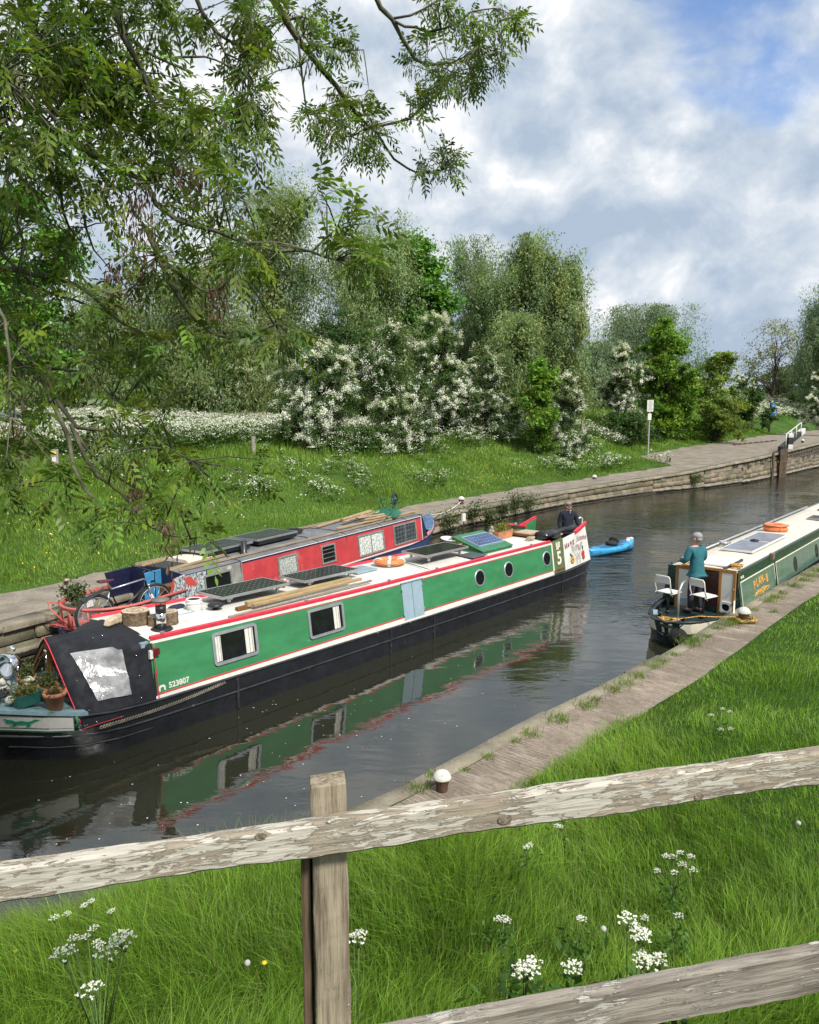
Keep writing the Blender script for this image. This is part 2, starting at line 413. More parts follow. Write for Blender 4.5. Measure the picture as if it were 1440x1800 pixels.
# ------------------------------------------------------------------ ground sheets
def uvz_mesh(name, P, N, offs, zfun, mats, left, kind='structure', zadd=0., nconst=None, smax=1e9):
    rows = len(P); cols = len(offs); v = np.zeros((rows, cols, 3))
    for j, o in enumerate(offs):
        off = o if np.ndim(o) else np.full(rows, float(o))
        n = N.copy()
        if nconst is not None:
            k = sm(off / 14.)[:, None]; n = N * (1 - k) + np.array(nconst) * k; n /= np.linalg.norm(n, axis=1)[:, None]
        v[:, j, 0] = P[:, 0] + n[:, 0] * off; v[:, j, 1] = P[:, 1] + n[:, 1] * off
    v[..., 2] = zfun(v[..., 0].ravel(), v[..., 1].ravel()).reshape(rows, cols) + zadd
    idx = np.arange(rows * cols).reshape(rows, cols)
    q = np.stack([idx[:-1, :-1], idx[:-1, 1:], idx[1:, 1:], idx[1:, :-1]], -1).reshape(-1, 4)
    if left: q = q[:, ::-1]
    o = npmesh(name, v.reshape(-1, 3), q, mats, smooth=True)
    uv = o.data.uv_layers.new(name='sw'); cum = FS if P is FAR else NS
    U = np.repeat(cum[:, None], cols, 1); W = np.stack([np.broadcast_to(np.asarray(o_, float), (rows,)) for o_ in offs], 1)
    st = np.stack([U.ravel(), W.ravel()], 1)[q.ravel()]
    uv.data.foreach_set('uv', st.astype(np.float32).ravel())
    if kind: o['kind'] = kind
    return o
def grass_ground(name, a, b, c):
    m, t, p = base_mat(name); co = t.nodes.new('ShaderNodeTexCoord').outputs['Object']
    n = noise(t, co, 1.1, 6, .6); n2 = noise(t, co, 14, 4, .7); n3 = noise(t, co, .25, 3)
    cc = mixc(t, maprange(t, n, .35, .65), a, b); cc = mixc(t, maprange(t, n2, .42, .66), cc, c)
    cc = mixc(t, maprange(t, n3, .4, .62, 0, .5), cc, tuple(q * 1.25 for q in b))
    t.links.new(cc, p.inputs['Base Color']); p.inputs['Roughness'].default_value = .95; p.inputs['Specular IOR Level'].default_value = .1
    bp = nt_new(t, 'ShaderNodeBump', inp={'Strength': 1., 'Distance': .08}); t.links.new(noise(t, co, 9, 6, .7), bp.inputs['Height']); t.links.new(bp.outputs[0], p.inputs['Normal'])
    return m
M_meadow = grass_ground('meadow_ground', (.035, .075, .014), (.06, .125, .02), (.05, .085, .022))
M_turf = grass_ground('near_turf_ground', (.022, .05, .010), (.035, .085, .014), (.03, .05, .014))
fo = [.36, .8, 1.3, 1.8, 2.2, 2.7, 3.2, 3.8, 4.5, 5.3, 6.2, 7.2, 8.4, 9.8, 11.5, 13.5, 16, 19, 23, 28, 34, 42, 55, 75, 110, 160, 240, 400, 900]
uvz_mesh('meadow', FAR, FN, fo, zfar, M_meadow, True, nconst=(-.766, .643))
no = [.20, .45, .8, 1.05, 1.3, 1.6, 2.0, 2.4, 2.8, 3.2, 3.6, 4, 4.4, 4.8, 5.2, 5.6, 6, 6.5, 7, 8, 9.5, 12, 16, 25, 60, 200]
uvz_mesh('grass_bank', NEAR, NN, no, znear, M_turf, False)
# dirt towpath on the far side, ragged where the grass takes over
def dirt(name, a, b, c, ribs=False):
    m, t, p = base_mat(name); co = t.nodes.new('ShaderNodeTexCoord').outputs['Object']
    n = noise(t, co, 1.4, 8, .65); n2 = noise(t, co, 17, 5, .7)
    cc = mixc(t, maprange(t, n, .32, .66), a, b); cc = mixc(t, maprange(t, n2, .45, .7, 0, .7), cc, c)
    bp = nt_new(t, 'ShaderNodeBump', inp={'Strength': .7, 'Distance': .02})
    h = n2
    if ribs:
        uv = nt_new(t, 'ShaderNodeUVMap', uv_map='sw').outputs[0]
        warp = noise(t, mapping(t, uv, sc=(6, 3, 1)), 2., 4, .6)
        su = t.nodes.new('ShaderNodeSeparateXYZ'); t.links.new(uv, su.inputs[0])
        ph = math_n(t, 'ADD', math_n(t, 'MULTIPLY', su.outputs[0], 15.5), math_n(t, 'MULTIPLY', warp, 1.5))
        saw = math_n(t, 'ABSOLUTE', math_n(t, 'SUBTRACT', math_n(t, 'FRACT', ph), .5))
        keep = maprange(t, noise(t, co, .8, 4, .6), .36, .6)
        gr = math_n(t, 'MULTIPLY', maprange(t, saw, .2, .42), keep)
        streak = noise(t, mapping(t, uv, sc=(11, 1.6, 1)), 2.2, 6, .65)
        cc = mixc(t, maprange(t, streak, .4, .68, 0, .5), cc, tuple(q * .42 for q in a))
        cc = mixc(t, maprange(t, noise(t, mapping(t, uv, (3, 9, 0), sc=(2.6, 1.2, 1)), 1.5, 6, .65), .5, .68, 0, .6), cc, (.40, .34, .28))
        cc = mixc(t, math_n(t, 'MULTIPLY', gr, .28), cc, tuple(q * .5 for q in a))
        h = math_n(t, 'SUBTRACT', n2, math_n(t, 'MULTIPLY', gr, 1.2))
    t.links.new(cc, p.inputs['Base Color']); p.inputs['Roughness'].default_value = .92; p.inputs['Specular IOR Level'].default_value = .2
    t.links.new(h, bp.inputs['Height']); t.links.new(bp.outputs[0], p.inputs['Normal']); return m
M_dirt = dirt('dirt_path', (.175, .15, .12), (.285, .25, .205), (.13, .11, .085))
M_conc = dirt('ribbed_concrete', (.215, .175, .138), (.305, .25, .20), (.165, .13, .10), True)
rag = FAR[:, 3] + .12 * np.sin(FS * 2.1) + .09 * np.sin(FS * 5.3 + 1) + .15 * np.sin(FS * .7)
uvz_mesh('far_towpath', FAR, FN, [np.full(len(FAR), .40), rag * .3 + .25, rag * .6, rag * .85, rag], zfar, M_dirt, True, zadd=.022, nconst=(-.766, .643))
pw = NEAR[:, 3]; ragn = pw + .04 * np.sin(NS * 3.3) + .03 * np.sin(NS * 8.1)
i0 = int(np.argmax(pw > .25))
NP, NNN = NEAR[i0:], NN[i0:]
_ns = NS
NS = NS[i0:]
uvz_mesh('near_towpath', NP, NNN, [np.full(len(NP), .24), .24 + (ragn[i0:] - .24) * .35, .24 + (ragn[i0:] - .24) * .7, ragn[i0:] + .05], lambda x, y: np.full(len(x), .505), M_conc, False)
NS = _ns

# ------------------------------------------------------------------ stone walls of both banks
def stonemat(name, cols, wet=.16):
    m, t, p = base_mat(name); co = t.nodes.new('ShaderNodeTexCoord').outputs['Object']
    at_ = nt_new(t, 'ShaderNodeAttribute', attribute_name='tint')
    n = noise(t, co, 3.1, 8, .65); n2 = noise(t, co, 26, 5, .7); n3 = noise(t, co, .9, 4)
    c = mixc(t, maprange(t, n, .3, .7), cols[0], cols[1]); c = mixc(t, maprange(t, n2, .5, .72, 0, .7), c, cols[2])
    c = mixc(t, maprange(t, n3, .5, .68, 0, .55), c, (.10, .11, .05))
    c = mixc(t, 1., c, at_.outputs['Color'], 'MULTIPLY')
    if wet:
        sp = t.nodes.new('ShaderNodeSeparateXYZ'); t.links.new(co, sp.inputs[0])
        z = math_n(t, 'ADD', sp.outputs[2], math_n(t, 'MULTIPLY', math_n(t, 'SUBTRACT', n, .5), .16))
        c = mixc(t, maprange(t, z, wet + .05, wet + .10, .55, 0), c, (.42, .39, .32))
        c = mixc(t, maprange(t, z, wet - .03, wet, .95, 0), c, (.032, .027, .02))
    t.links.new(c, p.inputs['Base Color']); p.inputs['Roughness'].default_value = .9; p.inputs['Specular IOR Level'].default_value = .2
    bp = nt_new(t, 'ShaderNodeBump', inp={'Strength': .9, 'Distance': .03})
    t.links.new(math_n(t, 'ADD', n, math_n(t, 'MULTIPLY', n2, .5)), bp.inputs['Height']); t.links.new(bp.outputs[0], p.inputs['Normal']); return m
M_stone = stonemat('sandstone', ((.165, .138, .100), (.285, .245, .185), (.12, .10, .075)))
M_cope = stonemat('coping_stone', ((.20, .175, .135), (.29, .26, .205), (.15, .13, .10)), 0)
M_mortar = mat('dark_joint', (.045, .038, .028), .95, var=.4)
def interp(P, cum, s): return np.array([np.interp(s, cum, P[:, k]) for k in range(P.shape[1])])
def block_wall(name, label, P, N, cum, s0, s1, zt_fun, course, batter, mats, rnd, blen=(.45, .95), out=1., cope0=-1e9):
    """random coursed blocks standing slightly proud of a dark joint sheet"""
    root = thing(name, label, 'wall'); v = []; f = []; mi = []; tint = []
    def pt(s, off, z):
        q = interp(P, cum, s); n = np.array([np.interp(s, cum, N[:, 0]), np.interp(s, cum, N[:, 1])])
        return (q[0] + n[0] * off, q[1] + n[1] * off, z)
    ss = np.arange(s0, s1, .7); o = 0
    for s in ss:
        zt = zt_fun(s); v += [pt(s, .03 - 0 * batter, -.5), pt(s, .03 + batter * .8, zt - .1)]; tint += [(1, 1, 1)] * 2
    for i in range(len(ss) - 1): f.append((2 * i + 1, 2 * i, 2 * i + 2, 2 * i + 3)); mi.append(1)
    for c in range(12):
        s = s0 + rnd.uniform(-.5, 0)
        while s < s1:
            L = rnd.uniform(*blen); a, b = s + .008, s + L - .008; s += L
            zt = zt_fun(a) - .11; nC = max(3, int(round((zt + .05) / course))); ch = (zt + .25) / nC
            if c >= nC: continue
            z0 = -.25 + c * ch + .007 * rnd.random(); z1 = -.25 + (c + 1) * ch - .012
            pr = -.035 * rnd.random() - .004; j = lambda: rnd.uniform(-.012, .012)
            t = rnd.uniform(.72, 1.22); tc = (t * rnd.uniform(.95, 1.06), t, t * rnd.uniform(.88, 1.03)); e = .018
            of0 = pr + batter * max(0, z0); of1 = pr + batter * max(0, z1); q = len(v)
            v += [pt(a + j(), .06, z0), pt(b + j(), .06, z0), pt(b + j(), .08, z1), pt(a + j(), .08, z1),
                  pt(a + e, of0 + j() * .6, z0 + e), pt(b - e, of0 + j() * .6, z0 + e), pt(b - e, of1 + j() * .6, z1 - e), pt(a + e, of1 + j() * .6, z1 - e)]
            tint += [tc] * 8
            f += [(q + 4, q + 5, q + 6, q + 7)] + [(q + k, q + (k + 1) % 4, q + 4 + (k + 1) % 4, q + 4 + k) for k in range(4)]; mi += [0] * 5
    f = np.array(f)[:, ::-1] if P is FAR else np.array(f)
    npmesh('masonry', np.array(v), f, mats, root, np.array(tint), np.array(mi))
    # coping slabs
    v = []; f = []; tint = []; s = max(s0, cope0)
    while s < s1:
        L = rnd.uniform(.8, 1.5); a, b = s + .006, min(s1, s + L) - .006; s += L
        za, zb = zt_fun(a), zt_fun(b); j = rnd.uniform(-.012, .012); t = rnd.uniform(.8, 1.15); q = len(v); w1 = .42 * out
        fr = rnd.uniform(-.05, -.015); e = .02; dz = rnd.uniform(-.008, .008)
        v += [pt(a, fr + j, za - .12), pt(b, fr + j, zb - .12), pt(b, fr + j, zb - e + dz), pt(a, fr + j, za - e + dz),
              pt(b, fr + j + e, zb + dz), pt(a, fr + j + e, za + dz), pt(b, w1, zb + dz), pt(a, w1, za + dz), pt(b, w1, zb - .12), pt(a, w1, za - .12)]
        f += [(q, q + 1, q + 2, q + 3), (q + 3, q + 2, q + 4, q + 5), (q + 5, q + 4, q + 6, q + 7), (q + 7, q + 6, q + 8, q + 9), (q, q + 3, q + 5, q + 5), (q + 1, q + 4, q + 2, q + 2)]
        f += [(q + 5, q + 7, q + 9, q), (q + 4, q + 1, q + 8, q + 6)]
        tint += [(t, t, t * .97)] * 10
    f = [x for x in f if len(set(x)) == 4]
    f = np.array(f)[:, ::-1] if P is FAR else np.array(f)
    npmesh('coping', np.array(v), f, mats[2], root, np.array(tint))
    return root
rnd = random.Random(5)
s_at = lambda P, cum, x: float(np.interp(x, P[:, 0], cum))
block_wall('stone_wall', 'coursed sandstone canal wall with pale coping running along the far towpath', FAR, FN, FS, s_at(FAR, FS, -13), s_at(FAR, FS, 60),
           lambda s: float(np.interp(s, FS, FAR[:, 2])) + .025, .26, .10, [M_stone, M_mortar, M_cope], rnd)
block_wall('stone_wall', 'low stone kerb wall edging the near ribbed towpath', NEAR, NN, NS, s_at(NEAR, NS, -12), s_at(NEAR, NS, 60),
           lambda s: .512, .28, .03, [M_stone, M_mortar, M_cope], rnd, out=.53, cope0=s_at(NEAR, NS, -1.1))

# ------------------------------------------------------------------ water
def water():
    m, t, p = base_mat('canal_water'); co = t.nodes.new('ShaderNodeTexCoord').outputs['Object']
    p.inputs['Base Color'].default_value = (.019, .020, .012, 1); p.inputs['Roughness'].default_value = .015; p.inputs['IOR'].default_value = 1.82
    sp = t.nodes.new('ShaderNodeSeparateXYZ'); t.links.new(co, sp.inputs[0]); x, y = sp.outputs[0], sp.outputs[1]
    def blob(cx, cy, rx, ry, rot):
        mp = mapping(t, co, loc=(0, 0, 0)); 
        a = nt_new(t, 'ShaderNodeVectorMath', operation='SUBTRACT'); t.links.new(co, a.inputs[0]); a.inputs[1].default_value = (cx, cy, 0)
        r = nt_new(t, 'ShaderNodeVectorRotate', rotation_type='Z_AXIS'); t.links.new(a.outputs[0], r.inputs['Vector']); r.inputs['Angle'].default_value = -rot
        s_ = nt_new(t, 'ShaderNodeVectorMath', operation='MULTIPLY'); t.links.new(r.outputs[0], s_.inputs[0]); s_.inputs[1].default_value = (1 / rx, 1 / ry, 0)
        l = nt_new(t, 'ShaderNodeVectorMath', operation='LENGTH'); t.links.new(s_.outputs[0], l.inputs[0])
        return maprange(t, l.outputs['Value'], 1.0, .25, 0, 1)
    calm = noise(t, mapping(t, co, sc=(1.0, 1.0, 1)), .8, 3, .5)
    far = maprange(t, y, 13, 23, 0, 1)
    wake = blob(8.0, 24.0, 9.5, 5.0, R_(50))
    am = math_n(t, 'ADD', math_n(t, 'ADD', math_n(t, 'MULTIPLY', far, .17), math_n(t, 'MULTIPLY', wake, .55)), .018)
    am = math_n(t, 'MULTIPLY', am, maprange(t, noise(t, co, .45, 3), .3, .7, .45, 1.35))
    r1 = noise(t, mapping(t, co, rot=(0, 0, R_(-22)), sc=(1.5, 4.2, 1)), 1.0, 4, .5, .5)
    r2 = noise(t, mapping(t, co, rot=(0, 0, R_(34)), sc=(2.6, 6., 1)), 1.7, 3, .55, .3)
    h = math_n(t, 'ADD', math_n(t, 'MULTIPLY', r1, 1.0), math_n(t, 'MULTIPLY', r2, .26))
    # stern wash: arcs spreading from the stern of the moving boat
    a = nt_new(t, 'ShaderNodeVectorMath', operation='SUBTRACT'); t.links.new(co, a.inputs[0]); a.inputs[1].default_value = (5.3, 21.6, 0)
    ln = nt_new(t, 'ShaderNodeVectorMath', operation='LENGTH'); t.links.new(a.outputs[0], ln.inputs[0])
    arc = math_n(t, 'SINE', math_n(t, 'ADD', math_n(t, 'MULTIPLY', ln.outputs['Value'], 8.5), math_n(t, 'MULTIPLY', calm, 9.)))
    arcm = maprange(t, ln.outputs['Value'], 9., 1., 0, 1)
    hh = math_n(t, 'ADD', math_n(t, 'MULTIPLY', h, am), math_n(t, 'MULTIPLY', math_n(t, 'MULTIPLY', arc, arcm), .028))
    sw = noise(t, mapping(t, co, rot=(0, 0, R_(20)), sc=(.55, 1.2, 1)), 1.0, 2, .5, .6)
    hh = math_n(t, 'ADD', hh, math_n(t, 'MULTIPLY', sw, .05))
    b = nt_new(t, 'ShaderNodeBump', inp={'Strength': 1., 'Distance': .17}); t.links.new(hh, b.inputs['Height']); t.links.new(b.outputs[0], p.inputs['Normal'])
    return m
M_water = water()
mb = MB(); mb.add([(-60, -40, 0), (160, -40, 0), (160, 200, 0), (-60, 200, 0)], [(0, 1, 2, 3)])
tag(mb.obj('water', M_water), kind='structure')
mb = MB(); mb.add([(-2600, -2600, -3), (2600, -2600, -3), (2600, 2600, -3), (-2600, 2600, -3)], [(0, 1, 2, 3)])
tag(mb.obj('ground', M_meadow), kind='structure')
# petals and scum floating on the calm water
v = []; f = []
for i in range(260):
    px, py = rnd.uniform(-200, 1150), rnd.uniform(1120, 1560)
    q = at(px, py, .004); r = rnd.uniform(.004, .013); a0 = rnd.random() * 6.3; k = len(v)
    for j in range(5): v.append((q.x + r * math.cos(a0 + j * 1.2566) * rnd.uniform(.6, 1.2), q.y + r * math.sin(a0 + j * 1.2566), .004))
    f.append(tuple(k + j for j in range(5)))
tag(npmesh('floating_petals', np.array(v), np.array(f), M_offwhite), kind='stuff')
# ------------------------------------------------------------------ vegetation
def unit(a): return a / np.maximum(np.linalg.norm(a, axis=-1, keepdims=True), 1e-9)
def leaf_quads(rg, pos, nrm, size, aspect=.45, axis=None):
    """one pointed quad per leaf"""
    n = len(pos); nrm = unit(nrm)
    a = unit(np.cross(nrm, unit(rg.normal(size=(n, 3))))) if axis is None else unit(axis - nrm * np.sum(axis * nrm, 1, keepdims=True))
    b = np.cross(nrm, a); s = (size * rg.uniform(.6, 1.35, n))[:, None]
    v = np.stack([pos - a * s * .5, pos + b * s * aspect * .5 - a * s * .05, pos + a * s * .5, pos - b * s * aspect * .5 - a * s * .05], 1)
    return v.reshape(-1, 3), np.arange(n * 4).reshape(n, 4)
M_bark_t = mat('tree_bark', (.085, .07, .05), .95, var=.4, vs=9, sc=(1, 1, .25), bump=.8, bs=20)
M_bark_g = mat('mossy_bark', (.11, .105, .07), .95, var=.45, vs=8, bump=.6, bs=25, wear=((.10, .12, .03), .56, 5.))
LM = {}
def lm(name, col, trans=.35):
    if name not in LM: LM[name] = leafmat(name, col, trans)
    return LM[name]
KINDS = {  # leaf colour, leaf size, aspect, droop, clump radius, upward bias
    'willow': ((.180, .240, .108), .25, .30, 1.1, 1.0, .5), 'grey_willow': ((.145, .200, .118), .25, .25, 1.3, 1.0, .4),
    'olive': ((.165, .218, .088), .25, .28, .7, .9, .5),
    'bright': ((.090, .205, .030), .27, .55, .3, 1.05, .7), 'maple': ((.110, .200, .024), .22, .6, .2, .6, .7),
    'hedge': ((.130, .185, .034), .19, .5, .3, .6, .6), 'dark': ((.055, .100, .026), .17, .55, .2, .6, .6),
    'haw': ((.062, .112, .030), .13, .55, .2, .48, .6), 'sparse': ((.20, .21, .10), .22, .4, .4, .8, .5)}
def tree(name, label, cat, px, Y, top, wpx, kind, seed, n=16000, lobes=14, base=None, group=None, blossom=0., trunk_r=None, low=.03, clumps=70, lean=0., skirt=False):
    """tapered trunk, limbs to each clump, a crown of separate leaves; wpx and top are photo sizes at depth Y"""
    rg = np.random.default_rng(seed); x = (px - 720) / FPX * Y; k = Y / FPX
    z0 = zf(x, Y); H = aty(px, top, Y).z - z0; W = wpx * k
    col, ls, asp, droop, cr, up = KINDS[kind]; ls = ls * 1.1 * (Y / 60) ** .6; cr = cr * 1.5 * min(1.3, max(.5, W / 9)); n = int(n * (3.2 if kind in ('willow', 'grey_willow', 'olive') else 1.6))
    root = thing(name, label, cat, (x, Y, z0 - .05), 0, group)
    # crown lobes
    cz0 = H * low; L = []
    for i in range(lobes):
        u = (i + rg.random()) / lobes; h = cz0 + (H - cz0) * (.12 + .80 * u)
        prof = (np.sin(PI * min(1, (.16 + .80 * u))) ** .7) if not skirt else (1 - .72 * u ** 1.5)
        r = W / 2 * prof * rg.uniform(.35, .8); a = rg.random() * 2 * PI
        rr = W * rg.uniform(.18, .29) * (1 if u < .8 else .7)
        L.append((r * np.cos(a) + lean * h, r * np.sin(a) * .8, h - rr * .2, rr, rr * rg.uniform(.8, 1.35)))
    L = np.array(L)
    ci = rg.integers(0, lobes, clumps); d = unit(rg.normal(size=(clumps, 3))); rad = rg.random(clumps) ** .45
    cc = np.stack([L[ci, 0] + d[:, 0] * L[ci, 3] * rad, L[ci, 1] + d[:, 1] * L[ci, 3] * rad, L[ci, 2] + d[:, 2] * L[ci, 4] * rad], 1)
    cc[:, 2] = np.clip(cc[:, 2], .25, H - .15)
    csz = cr * rg.uniform(.55, 1.25, clumps); ctint = rg.uniform(.72, 1.28, clumps); chue = rg.normal(0, .07, clumps)
    if kind == 'sparse': n = n // 3
    li = rg.integers(0, clumps, n); g = rg.normal(size=(n, 3)) * .5
    # sub-twigs give the clump an uneven edge
    tw = rg.normal(size=(clumps, 9, 3)) * .75; ti = rg.integers(0, 9, n); g = g * .45 + tw[li, ti] * rg.random(n)[:, None] ** .7
    if droop > .5: g[:, 2] = g[:, 2] * (1 + droop * .5) - np.abs(rg.normal(size=n)) * droop * .35
    else: g[:, 2] *= .75
    p = cc[li] + g * csz[li][:, None]; p[:, 2] = np.where(p[:, 2] > H, H - (p[:, 2] - H) * .8, p[:, 2]); p[:, 2] = np.maximum(p[:, 2], .05)
    ctr = np.array([lean * H * .5, 0, H * .5]); out = unit(p - ctr)
    nr = out * .5 + np.array([0, 0, up]) + rg.normal(size=(n, 3)) * .75
    ax = None
    if droop > .5: ax = np.array([0, 0, -1.]) + rg.normal(size=(n, 3)) * .5
    v, f = leaf_quads(rg, p, nr, ls, asp, ax)
    tn = 1.3 * ctint[li] * rg.uniform(.75, 1.3, n); h = chue[li] + rg.normal(0, .05, n)
    t3 = np.stack([tn * col[0] * (1 + h), tn * col[1], tn * col[2] * (1 - h)], 1)
    npmesh('crown', v, f, lm('leaf', (1, 1, 1)), root, np.repeat(t3, 4, 0))
    # trunk and limbs
    tr = trunk_r or max(.06, W * .020); mb = MB(); hk = min(H * .72, H - .3)
    tp = [(lean * h + rg.normal(0, .02) * H * .3, rg.normal(0, .02) * H * .3, h) for h in np.linspace(-.3, hk, 6)]; tp[0] = (0, 0, -.3)
    mb.tube(tp, [tr * (1.15 - .95 * i / 5) for i in range(6)], 8)
    for j in range(0, clumps, 2 if clumps < 120 else 3):
        c = cc[j]; hb = max(.1, min(hk * .95, c[2] * rg.uniform(.35, .8))); q = hb / hk * 5; i = int(min(4, q)); a = np.array(tp[i]) * (1 - (q - i)) + np.array(tp[i + 1]) * (q - i)
        m1 = a * .5 + c * .5 + rg.normal(size=3) * .06 * W; m1[2] = a[2] * .42 + c[2] * .58
        r0 = tr * .42 * (1 - hb / H * .6); mb.tube([a, m1, c], [r0, r0 * .55, r0 * .16], 5)
    mb.obj('trunk', M_bark_t, root)
    if blossom:
        nb = int(n * blossom * 2.3); e = unit(cc - ctr); face = (rg.random(clumps) < .8); idx = np.where(face)[0]
        bi = idx[rg.integers(0, len(idx), nb)]; sub = rg.integers(0, 9, nb)
        pb = cc[bi] + tw[bi, sub] * csz[bi][:, None] * rg.uniform(.55, 1.15, nb)[:, None] + e[bi] * csz[bi][:, None] * .35 + rg.normal(size=(nb, 3)) * .075
        pb[:, 2] = np.maximum(pb[:, 2] + .05, .1); keep = rg.random((clumps, 9)) < .5; kk = keep[bi, sub]; pb = pb[kk]; nb = len(pb)
        v, f = leaf_quads(rg, pb, unit(pb - ctr) * .6 + np.array([0, 0, .7]) + rg.normal(size=(nb, 3)) * .5, .060 * (Y / 45) ** .7, .95)
        w = rg.uniform(.8, 1.1, nb); npmesh('blossom', v, f, lm('blossom_petal', (.83, .84, .80), .3), root, np.repeat(np.stack([w, w, w * .97], 1), 4, 0))
    return root
G1, G2 = 'willows behind the meadow', 'flowering hawthorns'
tree('willow_tree', 'tall pale olive willow topping the tree line beyond the overhanging ash', 'tree', 480, 62, 292, 215, 'willow', 11, 26000, 18, group=G1, clumps=110)
tree('willow_tree', 'olive willow with rounded top, left of the vivid green tree', 'tree', 650, 60, 372, 205, 'willow', 12, 26000, 18, group=G1, clumps=110)
tree('green_tree', 'vivid green upright tree standing between the willows', 'tree', 748, 62, 400, 125, 'bright', 13, 24000, 20, clumps=130)
tree('willow_tree', 'dark grey-green willow just right of the vivid green tree', 'tree', 822, 68, 412, 140, 'grey_willow', 14, 24000, 16, group=G1, clumps=95)
tree('willow_tree', 'tallest olive willow of the right-hand clump, with two humps', 'tree', 915, 62, 408, 150, 'willow', 15, 26000, 18, group=G1, clumps=110)
tree('willow_tree', 'olive willow with thin drooping sprays at the right end of the clump', 'tree', 985, 61, 432, 118, 'willow', 16, 20000, 16, group=G1, clumps=85)
tree('willow_bush', 'low feathery olive willow bush in front of the tall willow clump', 'bush', 905, 54, 548, 165, 'olive', 17, 18000, 12, skirt=True, low=.02, clumps=80)
tree('willow_bush', 'broad grey-green willow scrub behind the cow parsley', 'bush', 370, 54, 470, 260, 'olive', 18, 26000, 16, skirt=True, low=.02, clumps=120)
tree('willow_bush', 'tall dark willow scrub seen through the hanging ash twigs', 'bush', 215, 56, 505, 250, 'olive', 19, 22000, 14, skirt=True, low=.02, clumps=110)
tree('willow_bush', 'dark green scrub between the pale willow and the white hawthorns', 'bush', 575, 53, 545, 220, 'dark', 20, 20000, 14, skirt=True, low=.02, clumps=110)
tree('green_tree', 'bright leafy tree at the left edge behind the ash limb', 'tree', 45, 34, 322, 210, 'bright', 21, 18000, 16, low=.3, clumps=100)
tree('willow_bush', 'shaded scrub at the far left behind the white meadow', 'bush', 40, 56, 540, 240, 'olive', 22, 18000, 12, skirt=True, low=.02, clumps=100)
tree('willow_tree', 'distant domed grey-green willow beyond the bright maple', 'tree', 1135, 98, 538, 205, 'grey_willow', 23, 22000, 18, low=.05, clumps=100)
tree('green_tree', 'bright yellow-green maple behind the white notice', 'tree', 1168, 64, 562, 138, 'maple', 24, 24000, 18, low=.04, clumps=120)
tree('green_bush', 'rounded yellow-green bush right of the bright maple', 'bush', 1255, 66, 618, 125, 'hedge', 25, 18000, 14, skirt=True, low=.02, clumps=100)
tree('sapling', 'slim lime-green sapling standing in the flowery grass', 'tree', 940, 47, 628, 78, 'maple', 26, 8000, 10, low=.1, clumps=50)
tree('bare_tree', 'thin half-bare tree on the skyline near the right edge', 'tree', 1352, 112, 560, 140, 'sparse', 27, 9000, 14, low=.2, clumps=90, trunk_r=.22)
tree('willow_tree', 'dark olive tree cut by the right edge of the picture', 'tree', 1452, 102, 500, 120, 'grey_willow', 28, 20000, 14, low=.03, clumps=90)
tree('green_bush', 'small dark bush beside the path below the half-bare tree', 'bush', 1318, 78, 682, 62, 'dark', 29, 9000, 10, skirt=True, low=.02, clumps=50)
tree('willow_bush', 'hazy willow scrub filling the gap left of the bright maple', 'bush', 1045, 84, 600, 130, 'grey_willow', 30, 14000, 12, skirt=True, low=.02, clumps=70)
tree('green_bush', 'far hedge mass under the half-bare tree on the skyline', 'bush', 1372, 118, 640, 190, 'dark', 45, 14000, 14, skirt=True, low=.02, clumps=80)
tree('hawthorn', 'nearest white-flowered hawthorn, rounded, beside the rough fence post', 'hawthorn', 566, 39, 600, 190, 'haw', 31, 26000, 18, group=G2, blossom=.95, skirt=True, low=.04, clumps=120)
tree('hawthorn', 'low arching white hawthorn spray at the right foot of the nearest bush', 'hawthorn', 695, 41, 690, 120, 'haw', 32, 10000, 12, group=G2, blossom=1.0, skirt=True, low=.03, clumps=60)
tree('hawthorn', 'loosely flowered hawthorn rising behind the nearest white bush', 'hawthorn', 668, 49, 556, 190, 'haw', 33, 22000, 16, group=G2, blossom=.32, skirt=True, low=.03, clumps=120)
tree('hawthorn', 'tall domed hawthorn thick with blossom below the vivid green tree', 'hawthorn', 775, 49, 556, 165, 'haw', 34, 22000, 16, group=G2, blossom=.95, skirt=True, low=.03, clumps=110)
tree('hawthorn', 'broad hawthorn with drooping white sprays left of the lime sapling', 'hawthorn', 850, 49, 612, 130, 'haw', 35, 16000, 14, group=G2, blossom=.45, skirt=True, low=.03, clumps=90)
tree('hawthorn', 'small narrow white hawthorn right of the lime sapling', 'hawthorn', 992, 48, 648, 82, 'haw', 36, 11000, 12, group=G2, blossom=.85, skirt=True, low=.03, clumps=60)
tree('hawthorn', 'white hawthorn half hidden by the bright maple and the notice', 'hawthorn', 1092, 63, 606, 95, 'haw', 37, 13000, 14, group=G2, blossom=.85, skirt=True, low=.03, clumps=80)
tree('hawthorn', 'white hawthorn cut by the right edge of the picture', 'hawthorn', 1440, 74, 638, 72, 'haw', 38, 10000, 10, group=G2, blossom=1.1, skirt=True, low=.03, clumps=60)
tree('hawthorn', 'faint grey-white hawthorn left of the nearest one, behind the cow parsley', 'hawthorn', 425, 51, 640, 100, 'haw', 39, 10000, 12, group=G2, blossom=.5, skirt=True, low=.03, clumps=60)
tree('hawthorn', 'pale distant hawthorn between the yellow-green bush and the half-bare tree', 'hawthorn', 1302, 92, 658, 70, 'haw', 40, 7000, 10, group=G2, blossom=.6, skirt=True, low=.03, clumps=50)
tree('bramble', 'dark bramble clump tumbling down the bank below the white notice', 'bramble', 1092, 59, 724, 130, 'dark', 41, 9000, 12, skirt=True, low=.02, clumps=70)
tree('bramble', 'dark bramble growing at the foot of the nearest white hawthorn', 'bramble', 610, 40, 748, 150, 'dark', 42, 8000, 10, skirt=True, low=.02, clumps=60)

